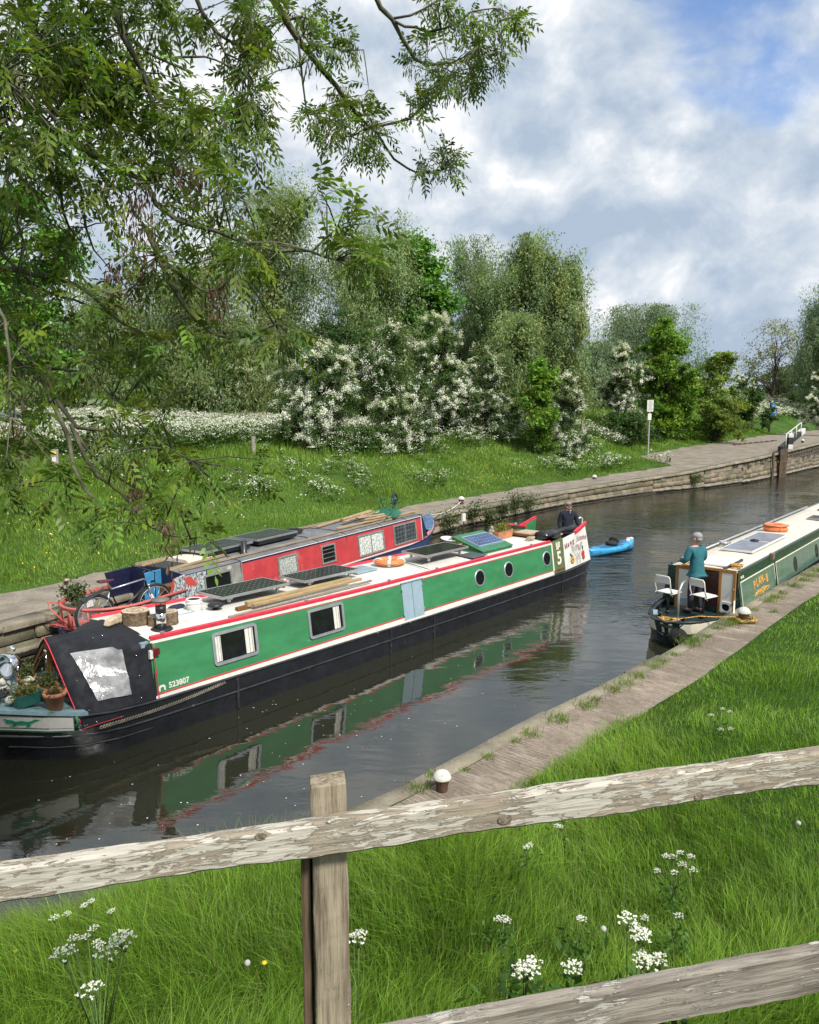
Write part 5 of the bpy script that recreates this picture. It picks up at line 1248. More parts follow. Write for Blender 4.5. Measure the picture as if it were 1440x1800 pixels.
mb = MB(); mb.lathe([(.05, 0), (.11, .02), (.10, .04), (.03, .06)], (.86, -.02, 1.35), 18); mb.lathe([(.05, 0), (.12, .03), (.03, .07)], (9.2, .1, 1.29), 18); mb.obj('mushroom_vent', M_blackp, pb)
mb = MB(); mb.box((6.9, -.22, 1.325), (.9, .36, .05))
for i in range(4): mb.box((6.58 + .21 * i, -.22, 1.352), (.1, .3, .014), 1)
mb.obj('roof_vent', [mat('vent_grey', (.30, .29, .27), .7), M_blackp], pb)
mb = MB(); mb.beam((-2.9, -PB1 + .01, PZ1 + .02), (12, -PB1 + .01, PZ1 + .02), .05, .05); mb.beam((-2.9, PB1 - .01, PZ1 + .02), (12, PB1 - .01, PZ1 + .02), .05, .05); mb.obj('roof_rail', M_dkgreen, pb, .012)
mb = MB(); mb.tube([(-2.6, .60, 1.35), (9.5, .60, 1.36)], .028, 8); mb.obj('boat_pole', M_galv, pb)
mb = MB(); mb.tube([(-4.35, .02, .38), (-4.35, .02, .85), (-4.32, .02, 1.0), (-4.2, .01, 1.13), (-4.05, .0, 1.16)], [.028, .028, .026, .024, .02], 10); mb.lathe([(.06, 0), (.05, .06)], (-4.35, .02, .36), 14); mb.obj('tiller', M_galv, pb)
for x, y in ((-4.8, -.25), (-4.75, .25), (-4.4, -.47)): mb = MB(); mb.lathe([(.03, 0), (.03, .06), (.05, .07), (.05, .09)], (x, y, .50), 10); mb.obj('mooring_dolly', M_blackp, pb)
mb = MB(); mb.beam((-4.72, .34, .50), (-4.3, .52, .49), .10, .03); mb.obj('grab_plate', M_grey, pb)
mb = MB(); mb.beam((-3.6, -.88, .50), (-3.05, -.72, .72), .03, .03); mb.obj('cream_strap', M_cream, pb)
# rope fender hanging on the stern
mb = MB(); fr = V(-5.04, -.25, .22)
for k in range(9):
    a = -1.15 + 2.3 * k / 8; mb.torus((0, 0, 0), .15 * math.cos(a) + .005, .032, 18, 6, M=Matrix.Translation(fr + V(-.14 * math.sin(a) * 0, 0, 0)) @ Matrix.Rotation(R_(25), 4, 'Z') @ Matrix.Translation((.16 * math.sin(a), 0, 0)) @ Matrix.Rotation(PI / 2, 4, 'Y'))
mb.tube([fr + V(.05, .03, .15), (-5.13, -.37, .52)], .012, 5); tag(mb.obj('rope_fender', mat('black_rope_fender', (.012, .012, .013), .85, var=.5, vs=40, bump=1., bs=60), None, M=Matrix.Translation(FB.o) @ Matrix.Rotation(FB.rz, 4, 'Z')), 'round black rope fender hanging on the cream stern of the dark green boat', 'fender')
# kayak towed behind
def kayak():
    a, b = at(1036, 972, .12), at(1111, 957, .12); d = (b - a); L = d.length + .15; d.normalize()
    root = thing('kayak', 'small bright blue kayak floating behind the green boat', 'kayak', (a + b) / 2, math.atan2(d.y, d.x))
    root.location.z = .0; st = [(-.5, .01, .22), (-.46, .10, .22), (-.36, .22, .22), (-.2, .33, .21), (0, .37, .20), (.2, .33, .22), (.36, .21, .26), (.46, .09, .31), (.5, .01, .33)]; rings = []
    for u, b_, g in st: rings.append([(u * L, -b_ * .45, -.05), (u * L, -b_ * .95, .08), (u * L, -b_, g - .03), (u * L, -b_ * .86, g + .02), (u * L, 0, g + .05 if abs(u) > .3 else g - .0), (u * L, b_ * .86, g + .02), (u * L, b_, g - .03), (u * L, b_ * .95, .08), (u * L, b_ * .45, -.05)])
    mb = MB(); mb.loft(rings, sm=True); mb.obj('hull', mat('blue_plastic', (.04, .30, .58), .35, var=.15, vs=3, wear=((.015, .10, .25), .58, 2.)), root)
    mb = MB(); mb.prism(rrect(L * .48, .42, .16), 0, .02, M=Matrix.Translation((-.03 * L, 0, .215)) @ Matrix.Rotation(PI / 2, 4, 'X')); mb.obj('cockpit', mat('kayak_well', (.02, .12, .24), .5), root)
    mb = MB(); mb.ball((.02, 0, .30), (.20, .22, .10)); mb.ball((.14, .0, .38), (.07, .2, .14)); mb.obj('seat', M_rubber, root)
    mb = MB(); mb.ball((.40 * L, .02, .33), (.10, .09, .06)); mb.ball((.34 * L, -.05, .31), (.08, .07, .05), mi=1); mb.ball((.45 * L, 0, .34), (.05, .06, .05), mi=1); mb.obj('dry_bag', [mat('pale_pink_bag', (.62, .35, .38), .6), M_offwhite], root)
kayak()
# ------------------------------------------------------------------ loose things on the boats
def on(F, name, label, cat, x, y, z, rz=0., group=None): return thing(name, label, cat, F.w(x, y, z), F.rz + rz, group)
def lifebuoy(F, label, x, y, z, two=False):
    r = on(F, 'lifebuoy', label, 'lifebuoy', x, y, z, .3, 'orange lifebuoys')
    mb = MB(); mb.torus((0, 0, .065), .245, .085, 32, 10, zs=.72)
    if two: mb.torus((.03, .02, .16), .235, .075, 32, 10, zs=.6)
    mb.obj('ring', M_orange, r)
    for a in range(4):
        mb = MB(); mb.torus((0, 0, 0), .088, .012, 16, 6, M=Matrix.Rotation(a * PI / 2 + .4, 4, 'Z') @ Matrix.Translation((.245, 0, .065)) @ Matrix.Rotation(PI / 2, 4, 'X') @ Matrix.Diagonal((1, .76, 3.2, 1)))
        mb.obj('band', M_offwhite if not two else M_orange, r)
    mb = MB(); n = 40; mb.tube([((.335 + .02 * math.sin(4 * a)) * math.cos(a), (.335 + .02 * math.sin(4 * a)) * math.sin(a), .07 + (.10 if two else 0)) for a in np.linspace(0, 2 * PI, n, False)], .008, 5, closed=True); mb.obj('grab_line', M_roped if two else M_rope, r)
lifebuoy(FG, 'orange lifebuoy with white bands lying flat on the white roof of the green boat', 3.22, .18, 1.41)
lifebuoy(FB, 'pair of orange lifebuoy rings stacked on the cream roof of the dark green boat', 3.45, .12, 1.285, True)
def log(F, label, x, y, z, r, h, rz, tilt=(0, 0), name='log'):
    o = on(F, name, label, 'log', x, y, z, rz, 'firewood logs'); rg = random.Random(label); n = 22; rad = [r * rg.uniform(.9, 1.1) for _ in range(n)]
    M = Matrix.Rotation(tilt[0], 4, 'X') @ Matrix.Rotation(tilt[1], 4, 'Y'); mb = MB()
    rings = [[M @ V(rad[j] * s * math.cos(2 * PI * j / n), rad[j] * s * math.sin(2 * PI * j / n), zz) for j in range(n)] for s, zz in ((1.04, 0), (1, h * .35), (1.02, h * .7), (1., h))]
    mb.loft(rings, 0, False, True); mb.obj('bark', M_bark, o); mb = MB(); mb.add(rings[-1], [tuple(range(n))]); mb.add(rings[0], [tuple(reversed(range(n)))])
    for q in (.3, .6): mb.tube([M @ V(rad[j] * q * math.cos(2 * PI * j / n), rad[j] * q * math.sin(2 * PI * j / n), h + .001) for j in range(n)], .004, 4, 1, closed=True)
    mb.obj('cut_end', [M_logend, M_bark], o)
log(FG, 'large sawn log round, largest of those by the steel chimney', -2.85, -.06, 1.47, .21, .20, 0)
log(FG, 'smaller pale log round just right of the steel chimney', -2.50, -.38, 1.45, .15, .19, 1)
log(FG, 'half log round squeezed between chimney and largest log', -2.68, -.34, 1.45, .12, .15, 2)
o = on(FG, 'split_log', 'pale split log lying beside the largest log round on the bow end of the roof', 'log', -3.12, .02, 1.52, .35, 'firewood logs')
mb = MB(); mb.prism([(-.24, 0), (.22, 0), (.26, .07), (.1, .12), (-.2, .09)], -.07, .05); mb.obj('wood', M_logend, o, .02)
# timber on the roof of the green boat
def plank(F, name, label, cat, a, b, w, h, matr, group=None, bev=.006):
    A, B = F.w(*a), F.w(*b); c = (A + B) / 2; d = B - A; r = MB(); L = d.length
    r.box((0, 0, 0), (L, w, h)); o = r.obj(name, matr, None, bev); o.location = c; o.rotation_euler = (0, -math.asin(d.z / L), math.atan2(d.y, d.x)); return tag(o, label, cat, group)
plank(FG, 'timber_beam', 'thick pale timber beam lying along the roof beside the solar panels', 'timber', (-1.12, -.52, 1.50), (1.35, -.50, 1.50), .085, .085, M_plank, 'timbers on the green boat')
plank(FG, 'timber_beam', 'second timber beam, thinner, tucked against the thick pale one', 'timber', (-1.05, -.62, 1.485), (1.55, -.59, 1.485), .07, .05, M_plank, 'timbers on the green boat')
plank(FG, 'timber_block', 'short wooden block under the left end of the pale beam', 'timber', (-1.30, -.50, 1.44), (-1.05, -.50, 1.44), .09, .07, M_wood)
def pole(F, name, label, cat, pts, r, matr, n=8):
    c = F.w(*pts[0]); mb = MB(); mb.tube([F.w(*p) - c for p in pts], r, n); o = mb.obj(name, matr); o.location = c; return tag(o, label, cat)
pole(FG, 'boat_pole', 'thin grey wooden pole lying along the red roof rail', 'pole', [(-1.62, -.72, 1.42), (0, -.71, 1.43), (1.75, -.68, 1.43)], .022, wood('grey_pole', (.2, .17, .13), (.36, .32, .26), 0))
o = on(FG, 'bucket', 'lidded white plastic tub standing left of the solar panels', 'tub', -1.78, .0, 1.42)
mb = MB(); mb.lathe([(.10, 0), (.125, .02), (.125, .19), (.12, .195)], n=24); mb.obj('body', M_offwhite, o); mb = MB(); mb.torus((0, 0, .20), .115, .018, 24, 6); mb.torus((0, 0, .155), .128, .010, 24, 6); mb.lathe([(.10, .195), (.09, .21)], n=20, mi=1); mb.obj('rim', [M_offwhite, M_roped], o)
o = on(FG, 'dark_cloth', 'crumpled dark blue cloth lying beside the white tub', 'cloth', -1.95, .28, 1.43); mb = MB(); mb.ball((0, 0, .03), (.15, .09, .06)); mb.ball((.1, .04, .03), (.1, .08, .05)); mb.obj('folds', mat('dark_blue_cloth', (.015, .022, .045), .9, bump=.5), o)
def potplant(F, name, label, x, y, z, kind, seed, rz=0., L=.36, flower=None, sz=1., leafcol=(.11, .15, .04), group=None, fullness=1.0):
    r = on(F, name, label, 'plant pot', x, y, z, rz, group); rg = np.random.default_rng(seed); mb = MB()
    if kind == 'pot':
        mb.lathe([(.085 * sz, 0), (.115 * sz, .17 * sz), (.135 * sz, .17 * sz), (.138 * sz, .22 * sz), (.118 * sz, .22 * sz), (.112 * sz, .19 * sz)], n=26); mb.obj('pot', M_terra, r); h = .20 * sz; ex, ey = .09 * sz, .09 * sz
    else:
        w, d, hh = L / 2, .10 * sz, .17 * sz; tp = 1.12
        mb.loft([[(-w, -d, 0), (w, -d, 0), (w, d, 0), (-w, d, 0)], [(-w * tp, -d * tp, hh), (w * tp, -d * tp, hh), (w * tp, d * tp, hh), (-w * tp, d * tp, hh)], [(-w * tp * .93, -d * tp * .85, hh), (w * tp * .93, -d * tp * .85, hh), (w * tp * .93, d * tp * .85, hh), (-w * tp * .93, d * tp * .85, hh)], [(-w * .95, -d * .9, hh - .03), (w * .95, -d * .9, hh - .03), (w * .95, d * .9, hh - .03), (-w * .95, d * .9, hh - .03)]])
        mb.obj('trough', M_terra if kind == 'terra' else mat('dark_green_plastic', (.012, .085, .07), .4), r, .006); h = hh - .02; ex, ey = w * .95, d * .9
    mb = MB(); mb.box((0, 0, h - .015), (ex * 1.7, ey * 1.7, .02)); mb.obj('soil', M_soil, r)
    n = int(420 * fullness); p = np.stack([rg.normal(0, ex * .62, n), rg.normal(0, ey * .8, n), h + np.abs(rg.normal(0, .085, n)) * sz * fullness ** .3], 1); v, f = leaf_quads(rg, p, rg.normal(size=(n, 3)) + np.array([0, 0, .6]), .042 * sz, .5)
    t = np.array(leafcol) * rg.uniform(.6, 1.5, (n, 1)); npmesh('foliage', v, f, M_leafpot, r, np.repeat(t, 4, 0))
    if flower:
        n = flower[1]; p = np.stack([rg.normal(0, ex * .5, n), rg.normal(0, ey * .7, n), h + rg.uniform(.05, .16, n) * sz], 1); v, f = leaf_quads(rg, p, rg.normal(size=(n, 3)) * .6 + np.array([0, -.5, .8]), .035, .95)
        npmesh('flowers', v, f, leafmat(name + '_flower' + str(seed), flower[0], .2), r, np.ones((len(v), 3)))
    return r
g = 'planters on the bow'
zf_ = .80
potplant(FG, 'planter', 'dark green trough planter at the far edge of the bow', -4.93, .34, .92, 'trough', 1, .1, .30, ((.7, .68, .6), 10), group=g)
potplant(FG, 'planter', 'dark green trough planter between the statues and the terracotta pot', -4.72, -.52, .85, 'trough', 2, .15, .34, leafcol=(.13, .13, .03), group=g)
potplant(FG, 'plant_pot', 'round terracotta pot with a bare stem nearest the bow cover', -4.44, -.74, .76, 'pot', 3, fullness=.35, sz=1.1, leafcol=(.09, .08, .03))
potplant(FG, 'plant_pot', 'mossy dark pot of trailing plants under the front of the bow cover', -4.36, -.35, .76, 'pot', 4, leafcol=(.06, .08, .02), fullness=1.3)
potplant(FG, 'plant_pot', 'leafy pot half hidden behind the chrome bow spotlight', -4.45, .10, .80, 'pot', 5, leafcol=(.07, .09, .025), fullness=1.6)
potplant(FG, 'plant_pot', 'small terracotta pot left of the green roof hatch', 5.42, .02, 1.40, 'pot', 6, leafcol=(.10, .16, .04), sz=.9, fullness=.5)
potplant(FG, 'planter', 'terracotta trough of yellow-green plants in front of the furled black cover', 7.75, .30, 1.40, 'terra', 7, .0, .62, leafcol=(.17, .19, .035), sz=1.15, fullness=1.5)
potplant(FG, 'flower_pot', 'little pot of white flowers between the two left solar panels', .33, .25, 1.42, 'pot', 8, sz=.45, flower=((.78, .76, .7), 40), fullness=.4)
def lump(F, name, label, cat, x, y, z, balls, matr, rz=0.):
    c = F.w(x, y, z); mb = MB()
    for b in balls: mb.ball(b[0], b[1], 12, 8)
    o = mb.obj(name, matr); o.location = c; o.rotation_euler = (0, 0, F.rz + rz); return tag(o, label, cat)
M_plaster = mat('mossy_plaster', (.52, .50, .43), .85, var=.25, vs=14, bump=.4)
lump(FG, 'statue', 'small crouching white garden statue left of the spotlight post', 'statue', -4.80, -.08, .92, [((0, 0, .06), (.07, .06, .08)), ((-.03, -.02, .17), (.05, .05, .055)), ((.06, .02, .04), (.06, .04, .04)), ((-.05, .03, .1), (.03, .03, .06))], M_plaster)
lump(FG, 'statue', 'small white dog-like garden statue right of the spotlight post', 'statue', -4.62, -.28, .92, [((0, 0, .07), (.05, .05, .08)), ((.04, -.01, .18), (.06, .045, .045)), ((.09, -.02, .165), (.03, .025, .025)), ((-.01, .03, .03), (.06, .03, .03))], M_plaster)
lump(FG, 'statue', 'pale stone face lying by the rope at the front of the bow', 'statue', -4.92, -.52, .93, [((0, 0, .04), (.06, .05, .055)), ((.02, -.04, .04), (.025, .03, .03))], M_plaster)
lump(FG, 'ornament', 'grey stone pineapple finial standing on the green boat roof', 'ornament', 7.45, .42, 1.40, [((0, 0, .06), (.07, .07, .07)), ((0, 0, .17), (.085, .085, .11)), ((0, 0, .27), (.05, .05, .07))], mat('grey_stone', (.34, .33, .30), .9, bump=.6, bs=30))
def coil(F, name, label, x, y, z, r, turns, seed, th, matr, cat='rope', fl=1.0):
    rg = random.Random(seed); pts = []
    for i in range(turns * 14): a = i / 14 * 2 * PI; rr = r * rg.uniform(.55, 1.05); pts.append((rr * math.cos(a), rr * fl * math.sin(a), .012 + .05 * i / (turns * 14) + rg.uniform(0, .03)))
    mb = MB(); mb.tube(pts, th, 5); o = mb.obj(name, matr); o.location = F.w(x, y, z); o.rotation_euler = (0, 0, F.rz); return tag(o, label, cat)
coil(FG, 'rope_coil', 'tangled black rope heaped on the bow tip', -5.05, -.18, .93, .24, 9, 1, .014, M_roped)
coil(FG, 'rope_coil', 'coiled pale rope lying beside the roof rail near the furled cover', 7.95, -.45, 1.40, .17, 7, 2, .014, M_rope, fl=.5)
coil(FG, 'hose_coil', 'heap of black hoses beside the satellite dish', 5.3, .35, 1.42, .28, 9, 3, .016, M_roped, 'hose', .6)
coil(FB, 'rope_coil', 'yellow and black rope coiled on the cream roof edge by the oak door', -2.55, -.58, 1.27, .13, 7, 4, .012, mat('amber_rope', (.50, .27, .05), .85, var=.6, vs=60))
coil(FB, 'rope_coil', 'pale grey rope bundle beside the pole on the cream roof', .1, .50, 1.30, .15, 6, 5, .02, M_galv)
coil(FR, 'rope_coil', 'tangled black rope on the grey roof right of the solar panels', -.25, .25, 1.42, .30, 6, 6, .016, M_roped)
# furled black cover above the steering well
mb = MB(); rings = []
for i in range(15):
    u = i / 14; x = 8.15 + 1.75 * u; r = .13 + .03 * math.sin(u * 9) - .05 * u; rings.append([(x, -.62 + .35 * u * 0 + r * 1.25 * math.cos(a) + .02 * math.sin(7 * u + 3 * a), 1.50 + .015 * u + r * .8 * math.sin(a) + .012 * math.sin(11 * u + a * 2)) for a in np.linspace(0, 2 * PI, 14, False)])
mb.loft(rings, sm=True); o = mb.obj('furled_cover', mat('black_vinyl', (.012, .012, .014), .25, var=.3, bump=.3, bs=8), None, M=Matrix.Translation(FG.o) @ Matrix.Rotation(FG.rz, 4, 'Z')); tag(o, 'furled shiny black hood lying across the stern hatch of the green boat', 'cover')
mb = MB(); mb.box((8.5, .05, 1.46), (.75, .9, .05)); mb.box((8.45, -.05, 1.50), (.6, .5, .03), 1); tag(mb.obj('folded_tarpaulin', [M_wood, mat('beige_board', (.42, .33, .25), .7)], None, M=Matrix.Translation(FG.o) @ Matrix.Rotation(FG.rz, 4, 'Z')), 'brown board with beige edge lying behind the furled black hood', 'board')
lump(FG, 'dark_bag', 'dark maroon bag sitting at the open far door of the stern', 'bag', 8.55, .68, 1.44, [((0, 0, .08), (.10, .10, .10)), ((.08, .03, .06), (.08, .07, .07))], mat('maroon_cloth', (.04, .012, .018), .8))
# things on the red boat
def roofp(px, py, z=1.42): return at(px, py, z)
def board(label, a, b, w, h, group='timbers on the grey roof'):
    A, B = roofp(*a), roofp(*b); d = B - A; mb = MB(); mb.box((0, 0, 0), (d.length, w, h)); o = mb.obj('timber_plank', M_plank, None, .005); o.location = (A + B) / 2; o.rotation_euler = (0, 0, math.atan2(d.y, d.x)); tag(o, label, 'timber', group)
board('long thin plank along the near edge of the grey roof, right of the chimney', (592, 929, 1.45), (738, 897, 1.45), .09, .04)
board('pale plank along the far edge of the grey roof left of the woodpile', (558, 926, 1.44), (652, 897, 1.44), .10, .04)
rw = random.Random(3)
for i, (a, b, t) in enumerate((((601, 913), (652, 899), 'long pale board leaning at the back of the woodpile'), ((604, 917), (640, 906), 'short rough board at the left end of the woodpile'), ((628, 911), (674, 904), 'split bark-covered board on top of the woodpile'),
                               ((632, 909), (668, 899), 'thin pale stick on the woodpile beside the wheelbarrow'), ((640, 914), (676, 907), 'rough board at the right end of the woodpile'))):
    A, B = roofp(*a, 1.47 + .035 * (i % 3)), roofp(*b, 1.47 + .035 * (i % 3)); d = B - A; mb = MB(); n = 10
    rings = [[(d.length * (k / n - .5), .07 * math.cos(q) * rw.uniform(.8, 1.2), .03 * math.sin(q) * rw.uniform(.7, 1.3)) for q in np.linspace(0, 2 * PI, 8, False)] for k in range(n + 1)]
    mb.loft(rings); o = mb.obj('timber_plank', wood('driftwood', (.20, .14, .08), (.44, .33, .20), 0)); o.location = (A + B) / 2; o.rotation_euler = (0, 0, math.atan2(d.y, d.x)); tag(o, t, 'timber', 'woodpile on the grey roof')
def wheelbarrow():
    p = roofp(686, 907, 1.42); r = thing('wheelbarrow', 'green wheelbarrow lying upside down on the grey roof with its wheel in the air', 'wheelbarrow', p, FR.rz + .15)
    M_wb = mat('green_barrow', (.02, .13, .075), .45, wear=((.10, .08, .05), .64, 6.))
    mb = MB(); mb.loft([[(-.40, -.33, .02), (.40, -.28, .02), (.40, .28, .02), (-.40, .33, .02)], [(-.24, -.20, .26), (.20, -.17, .22), (.20, .17, .22), (-.24, .20, .26)]]); mb.obj('tray', M_wb, r)
    mb = MB()
    for s in (-1, 1):
        mb.tube([(-.95, s * .26, .10), (-.5, s * .25, .22), (.1, s * .16, .30), (.48, s * .07, .38)], .017, 7); mb.tube([(-.32, s * .22, .25), (-.38, s * .24, .58), (-.30, s * .22, .60), (-.1, s * .19, .28)], .013, 6)
    mb.tube([(-.36, -.24, .58), (-.36, .24, .58)], .012, 6); mb.obj('frame', M_wb, r)
    mb = MB(); Mx = Matrix.Translation((.38, 0, .50)) @ Matrix.Rotation(PI / 2, 4, 'X'); mb.torus((0, 0, 0), .15, .048, 26, 10, M=Mx); mb.lathe([(.10, -.02), (.10, .02)], n=18, mi=1, M=Mx); mb.lathe([(.03, -.06), (.03, .06)], n=10, mi=1, M=Mx); mb.obj('wheel', [M_rubber, M_wb], r)
wheelbarrow()
def bicycle():
    a, b = at(168, 1086, .80), at(273, 1064, .80); d = b - a; L = d.length
    r = thing('bicycle', 'black and silver mountain bike parked inside the faded red stern rail', 'bicycle', Vector((a.x, a.y, .46)), math.atan2(d.y, d.x)); k = L / 1.08
    def P(x, y, z): return V(x * k, y * k, z * k)
    R0 = .33; ax, bx = P(0, 0, .34), P(1.08, 0, .34); Mx = Matrix.Rotation(PI / 2, 4, 'X')
    for c in (ax, bx):
        mb = MB(); mb.torus((0, 0, 0), .325 * k, .026 * k, 36, 8, M=Matrix.Translation(c) @ Mx); w = mb.obj('wheel', M_rubber, r)
        mb = MB(); mb.torus((0, 0, 0), .292 * k, .013 * k, 36, 6, M=Matrix.Translation(c) @ Mx)
        for i in range(16):
            q = i * PI / 8; mb.tube([c + V(.03 * math.cos(q + .5), .02 * (-1) ** i, .03 * math.sin(q + .5)), c + V(.29 * k * math.cos(q), 0, .29 * k * math.sin(q))], .003, 4)
        mb.lathe([(.025, -.05), (.025, .05)], n=10, M=Matrix.Translation(c) @ Mx); mb.obj('rim', M_alu, w)
    bb, st, hd, hdl = P(.43, 0, .30), P(.27, 0, .72), P(.90, 0, .80), P(.93, 0, .68)
    mb = MB(); mb.tube([bb, hdl], .026, 8); mb.tube([st, hd], .018, 8, 1); mb.tube([bb, st, P(.245, 0, .80)], .016, 8); mb.tube([hd, hdl], .022, 8)
    for s in (-.05, .05): mb.tube([ax + V(0, s, 0), P(.22, 0, .55) + V(0, s * .4, 0), st], .010, 6, 1); mb.tube([ax + V(0, s, 0), bb], .011, 6)
    mb.obj('frame', [M_blackp, M_alu], r)
    mb = MB()
    for s in (-.055, .055): mb.tube([bx + V(0, s, 0), P(.985, 0, .52) + V(0, s, 0)], .018, 8, 1); mb.tube([P(.985, 0, .50) + V(0, s, 0), P(.945, 0, .70) + V(0, s * .9, 0)], .014, 8)
    mb.tube([P(.945, -.07, .69), P(.945, .07, .69)], .02, 6); mb.obj('fork', [M_alu, M_offwhite], r)
    mb = MB(); mb.tube([hd, P(.88, 0, .92), P(.93, 0, .95)], .016, 7); mb.tube([P(.85, -.31, .99), P(.93, -.12, .96), P(.93, .12, .96), P(.85, .31, .99)], .013, 7)
    for s in (-1, 1): mb.tube([P(.87, s * .22, .985), P(.84, s * .31, .995)], .019, 7); mb.tube([P(.9, s * .2, .97), P(.97, s * .27, .93)], .006, 5)
    mb.obj('handlebar', M_blackp, r)
    mb = MB(); mb.loft([[P(.08, -.075, .865), P(.08, .075, .865), P(.08, .06, .90), P(.08, -.06, .90)], [P(.17, -.06, .86), P(.17, .06, .86), P(.17, .05, .90), P(.17, -.05, .90)], [P(.35, -.018, .865), P(.35, .018, .865), P(.35, .015, .89), P(.35, -.015, .89)]]); mb.tube([P(.24, 0, .86), P(.25, 0, .78)], .014, 6, 1); mb.obj('saddle', [mat('maroon_saddle', (.09, .015, .02), .5), M_alu], r, .01)
    mb = MB(); mb.torus((0, 0, 0), .085 * k, .008, 24, 5, M=Matrix.Translation(bb + V(0, -.05, 0)) @ Mx); mb.tube([bb + V(0, -.06, 0), P(.52, -.07, .16)], .011, 6); mb.tube([bb + V(0, .06, 0), P(.34, .07, .44)], .011, 6); mb.box(P(.53, -.12, .15), (.09, .09, .025)); mb.box(P(.33, .12, .45), (.09, .09, .025)); mb.obj('crank', M_galv, r)
    mb = MB(); mb.loft([[P(-.22, -.05, .60), P(-.22, .05, .60), P(-.22, .04, .63), P(-.22, -.04, .63)], [P(.15, -.05, .72), P(.15, .05, .72), P(.15, .04, .75), P(.15, -.04, .75)], [P(.3, -.02, .70), P(.3, .02, .70), P(.3, .02, .73), P(.3, -.02, .73)]]); mb.obj('mudguard', M_blackp, r)
bicycle()
# folding stools on the stern of the dark green boat
def stool(label, x, y, rz):
    r = on(FB, 'deck_chair', label, 'chair', x, y, .38, rz, 'white swivel seats on the stern')
    mb = MB(); mb.tube([(0, 0, 0), (0, 0, .44)], .026, 9); mb.lathe([(.05, 0), (.05, .05)], n=12); mb.obj('pole', M_blackp, r)
    mb = MB(); mb.loft([[(-.17, -.18, .46), (-.17, .18, .46), (-.17, .18, .475), (-.17, -.18, .475)], [(.0, -.185, .445), (.0, .185, .445), (.0, .185, .46), (.0, -.185, .46)], [(.20, -.17, .465), (.20, .17, .465), (.20, .17, .48), (.20, -.17, .48)]]); mb.obj('seat', M_offwhite, r, .005)
    mb = MB(); mb.tube([(-.12, -.19, .40), (-.20, -.19, .60), (-.235, -.185, .80), (-.24, -.16, .84), (-.24, .16, .84), (-.235, .185, .80), (-.20, .19, .60), (-.12, .19, .40)], .014, 8)
    for s in (-.19, .19): mb.tube([(-.19, s, .45), (.2, s, .46)], .012, 7)
    mb.obj('frame', M_offwhite, r)
    mb = MB(); mb.loft([[(-.232, -.17, z), (-.225 - .0, .17, z), (-.212, .17, z), (-.219, -.17, z)] for z in (.68, .75, .82)]); mb.obj('backrest', M_offwhite, r, .004)
stool('white tubular swivel seat on a pole, the left one at the very stern', -3.92, .40, -.25)
stool('white tubular swivel seat on a pole, the right one before the open cabin door', -3.78, -.30, -.35)
o = on(FB, 'cup', 'yellow cup standing on the roof edge in front of the man in teal', 'cup', -2.9, .42, 1.27); mb = MB(); mb.lathe([(.04, 0), (.055, .09), (.05, .09), (.036, .01)], n=18); mb.obj('bowl', mat('yellow_plastic', (.72, .52, .03), .4), o)
o = on(FB, 'timber_block', 'worn wooden block hung over the roof edge of the dark green boat', 'block', -.35, -.755, 1.17); mb = MB(); mb.box((0, 0, .05), (.16, .10, .17)); mb.obj('wood', wood('old_block', (.12, .09, .06), (.25, .2, .14), 2), o, .012); mb = MB(); mb.tube([(.03, -.06, .0), (.06, -.09, -.35), (.1, -.12, -.68)], .010, 5); mb.obj('cord', M_roped, o)
# ------------------------------------------------------------------ bollards and mooring lines
def bollard(label, p, s=1., rz=0.):
    r = thing('bollard', label, 'bollard', p, rz, 'white-capped mooring bollards')
    mb = MB(); mb.lathe([(.085 * s, 0), (.095 * s, .02 * s), (.10 * s, .10 * s), (.125 * s, .19 * s), (.13 * s, .21 * s)], n=26); mb.obj('post', mat('rusty_iron', (.10, .055, .032), .8, var=.4, vs=12, bump=.5, wear=((.05, .035, .03), .55, 9.)), r)
    mb = MB(); mb.lathe([(.12 * s, .20 * s), (.150 * s, .215 * s), (.152 * s, .235 * s), (.135 * s, .275 * s), (.10 * s, .32 * s), (.05 * s, .348 * s), (.0, .355 * s)], n=28); mb.obj('cap', mat('flaking_white_paint', (.58, .57, .53), .6, var=.1, wear=((.22, .15, .10), .60, 18.), bump=.3, bs=30), r); return r
b0 = bollard('white-capped iron bollard nearest the fence on the towpath edge', at(777, 1390, .505), .69)
b1 = at(1307, 1093, .505); bollard('white-capped bollard beside the stern of the dark green boat', b1, .86)
b2 = at(811, 886, .755); bollard('white-capped bollard on the far bank holding the red boat bow line', b2, .95)
bollard('small white-capped bollard alone on the far wall right of the flowery bank', at(1045, 845, .80), .95)
bollard('tiny distant white-capped bollard right of the lock beam', hit(1411, 779, 0, zfar, 30), .95)
def line(label, pts, r, matr, name='mooring_rope', sag=.0):
    P = [Vector(p) for p in pts]; Q = []
    for i in range(len(P) - 1):
        for k in range(12): t = k / 12; q = P[i].lerp(P[i + 1], t); q.z -= sag * 4 * t * (1 - t); Q.append(q)
    Q.append(P[-1]); mb = MB(); mb.tube([q - P[0] for q in Q], r, 6); o = mb.obj(name, matr); o.location = P[0]; return tag(o, label, 'rope')
line('pale mooring rope from the red boat bow up to the far bollard', [FR.w(7.2, 0, 1.05), b2 + V(0, 0, .12)], .018, mat('white_rope', (.62, .58, .5), .9), sag=.18)
M_yrope = mat('yellow_black_rope', (.42, .26, .06), .85, var=.9, vs=45)
line('thin yellow rope from the stern dolly to the nearest bollard', [FB.w(-5.0, -.1, .56), FB.w(-4.6, -.5, .60), b1 + V(-.1, 0, .10)], .012, M_yrope, sag=.01)
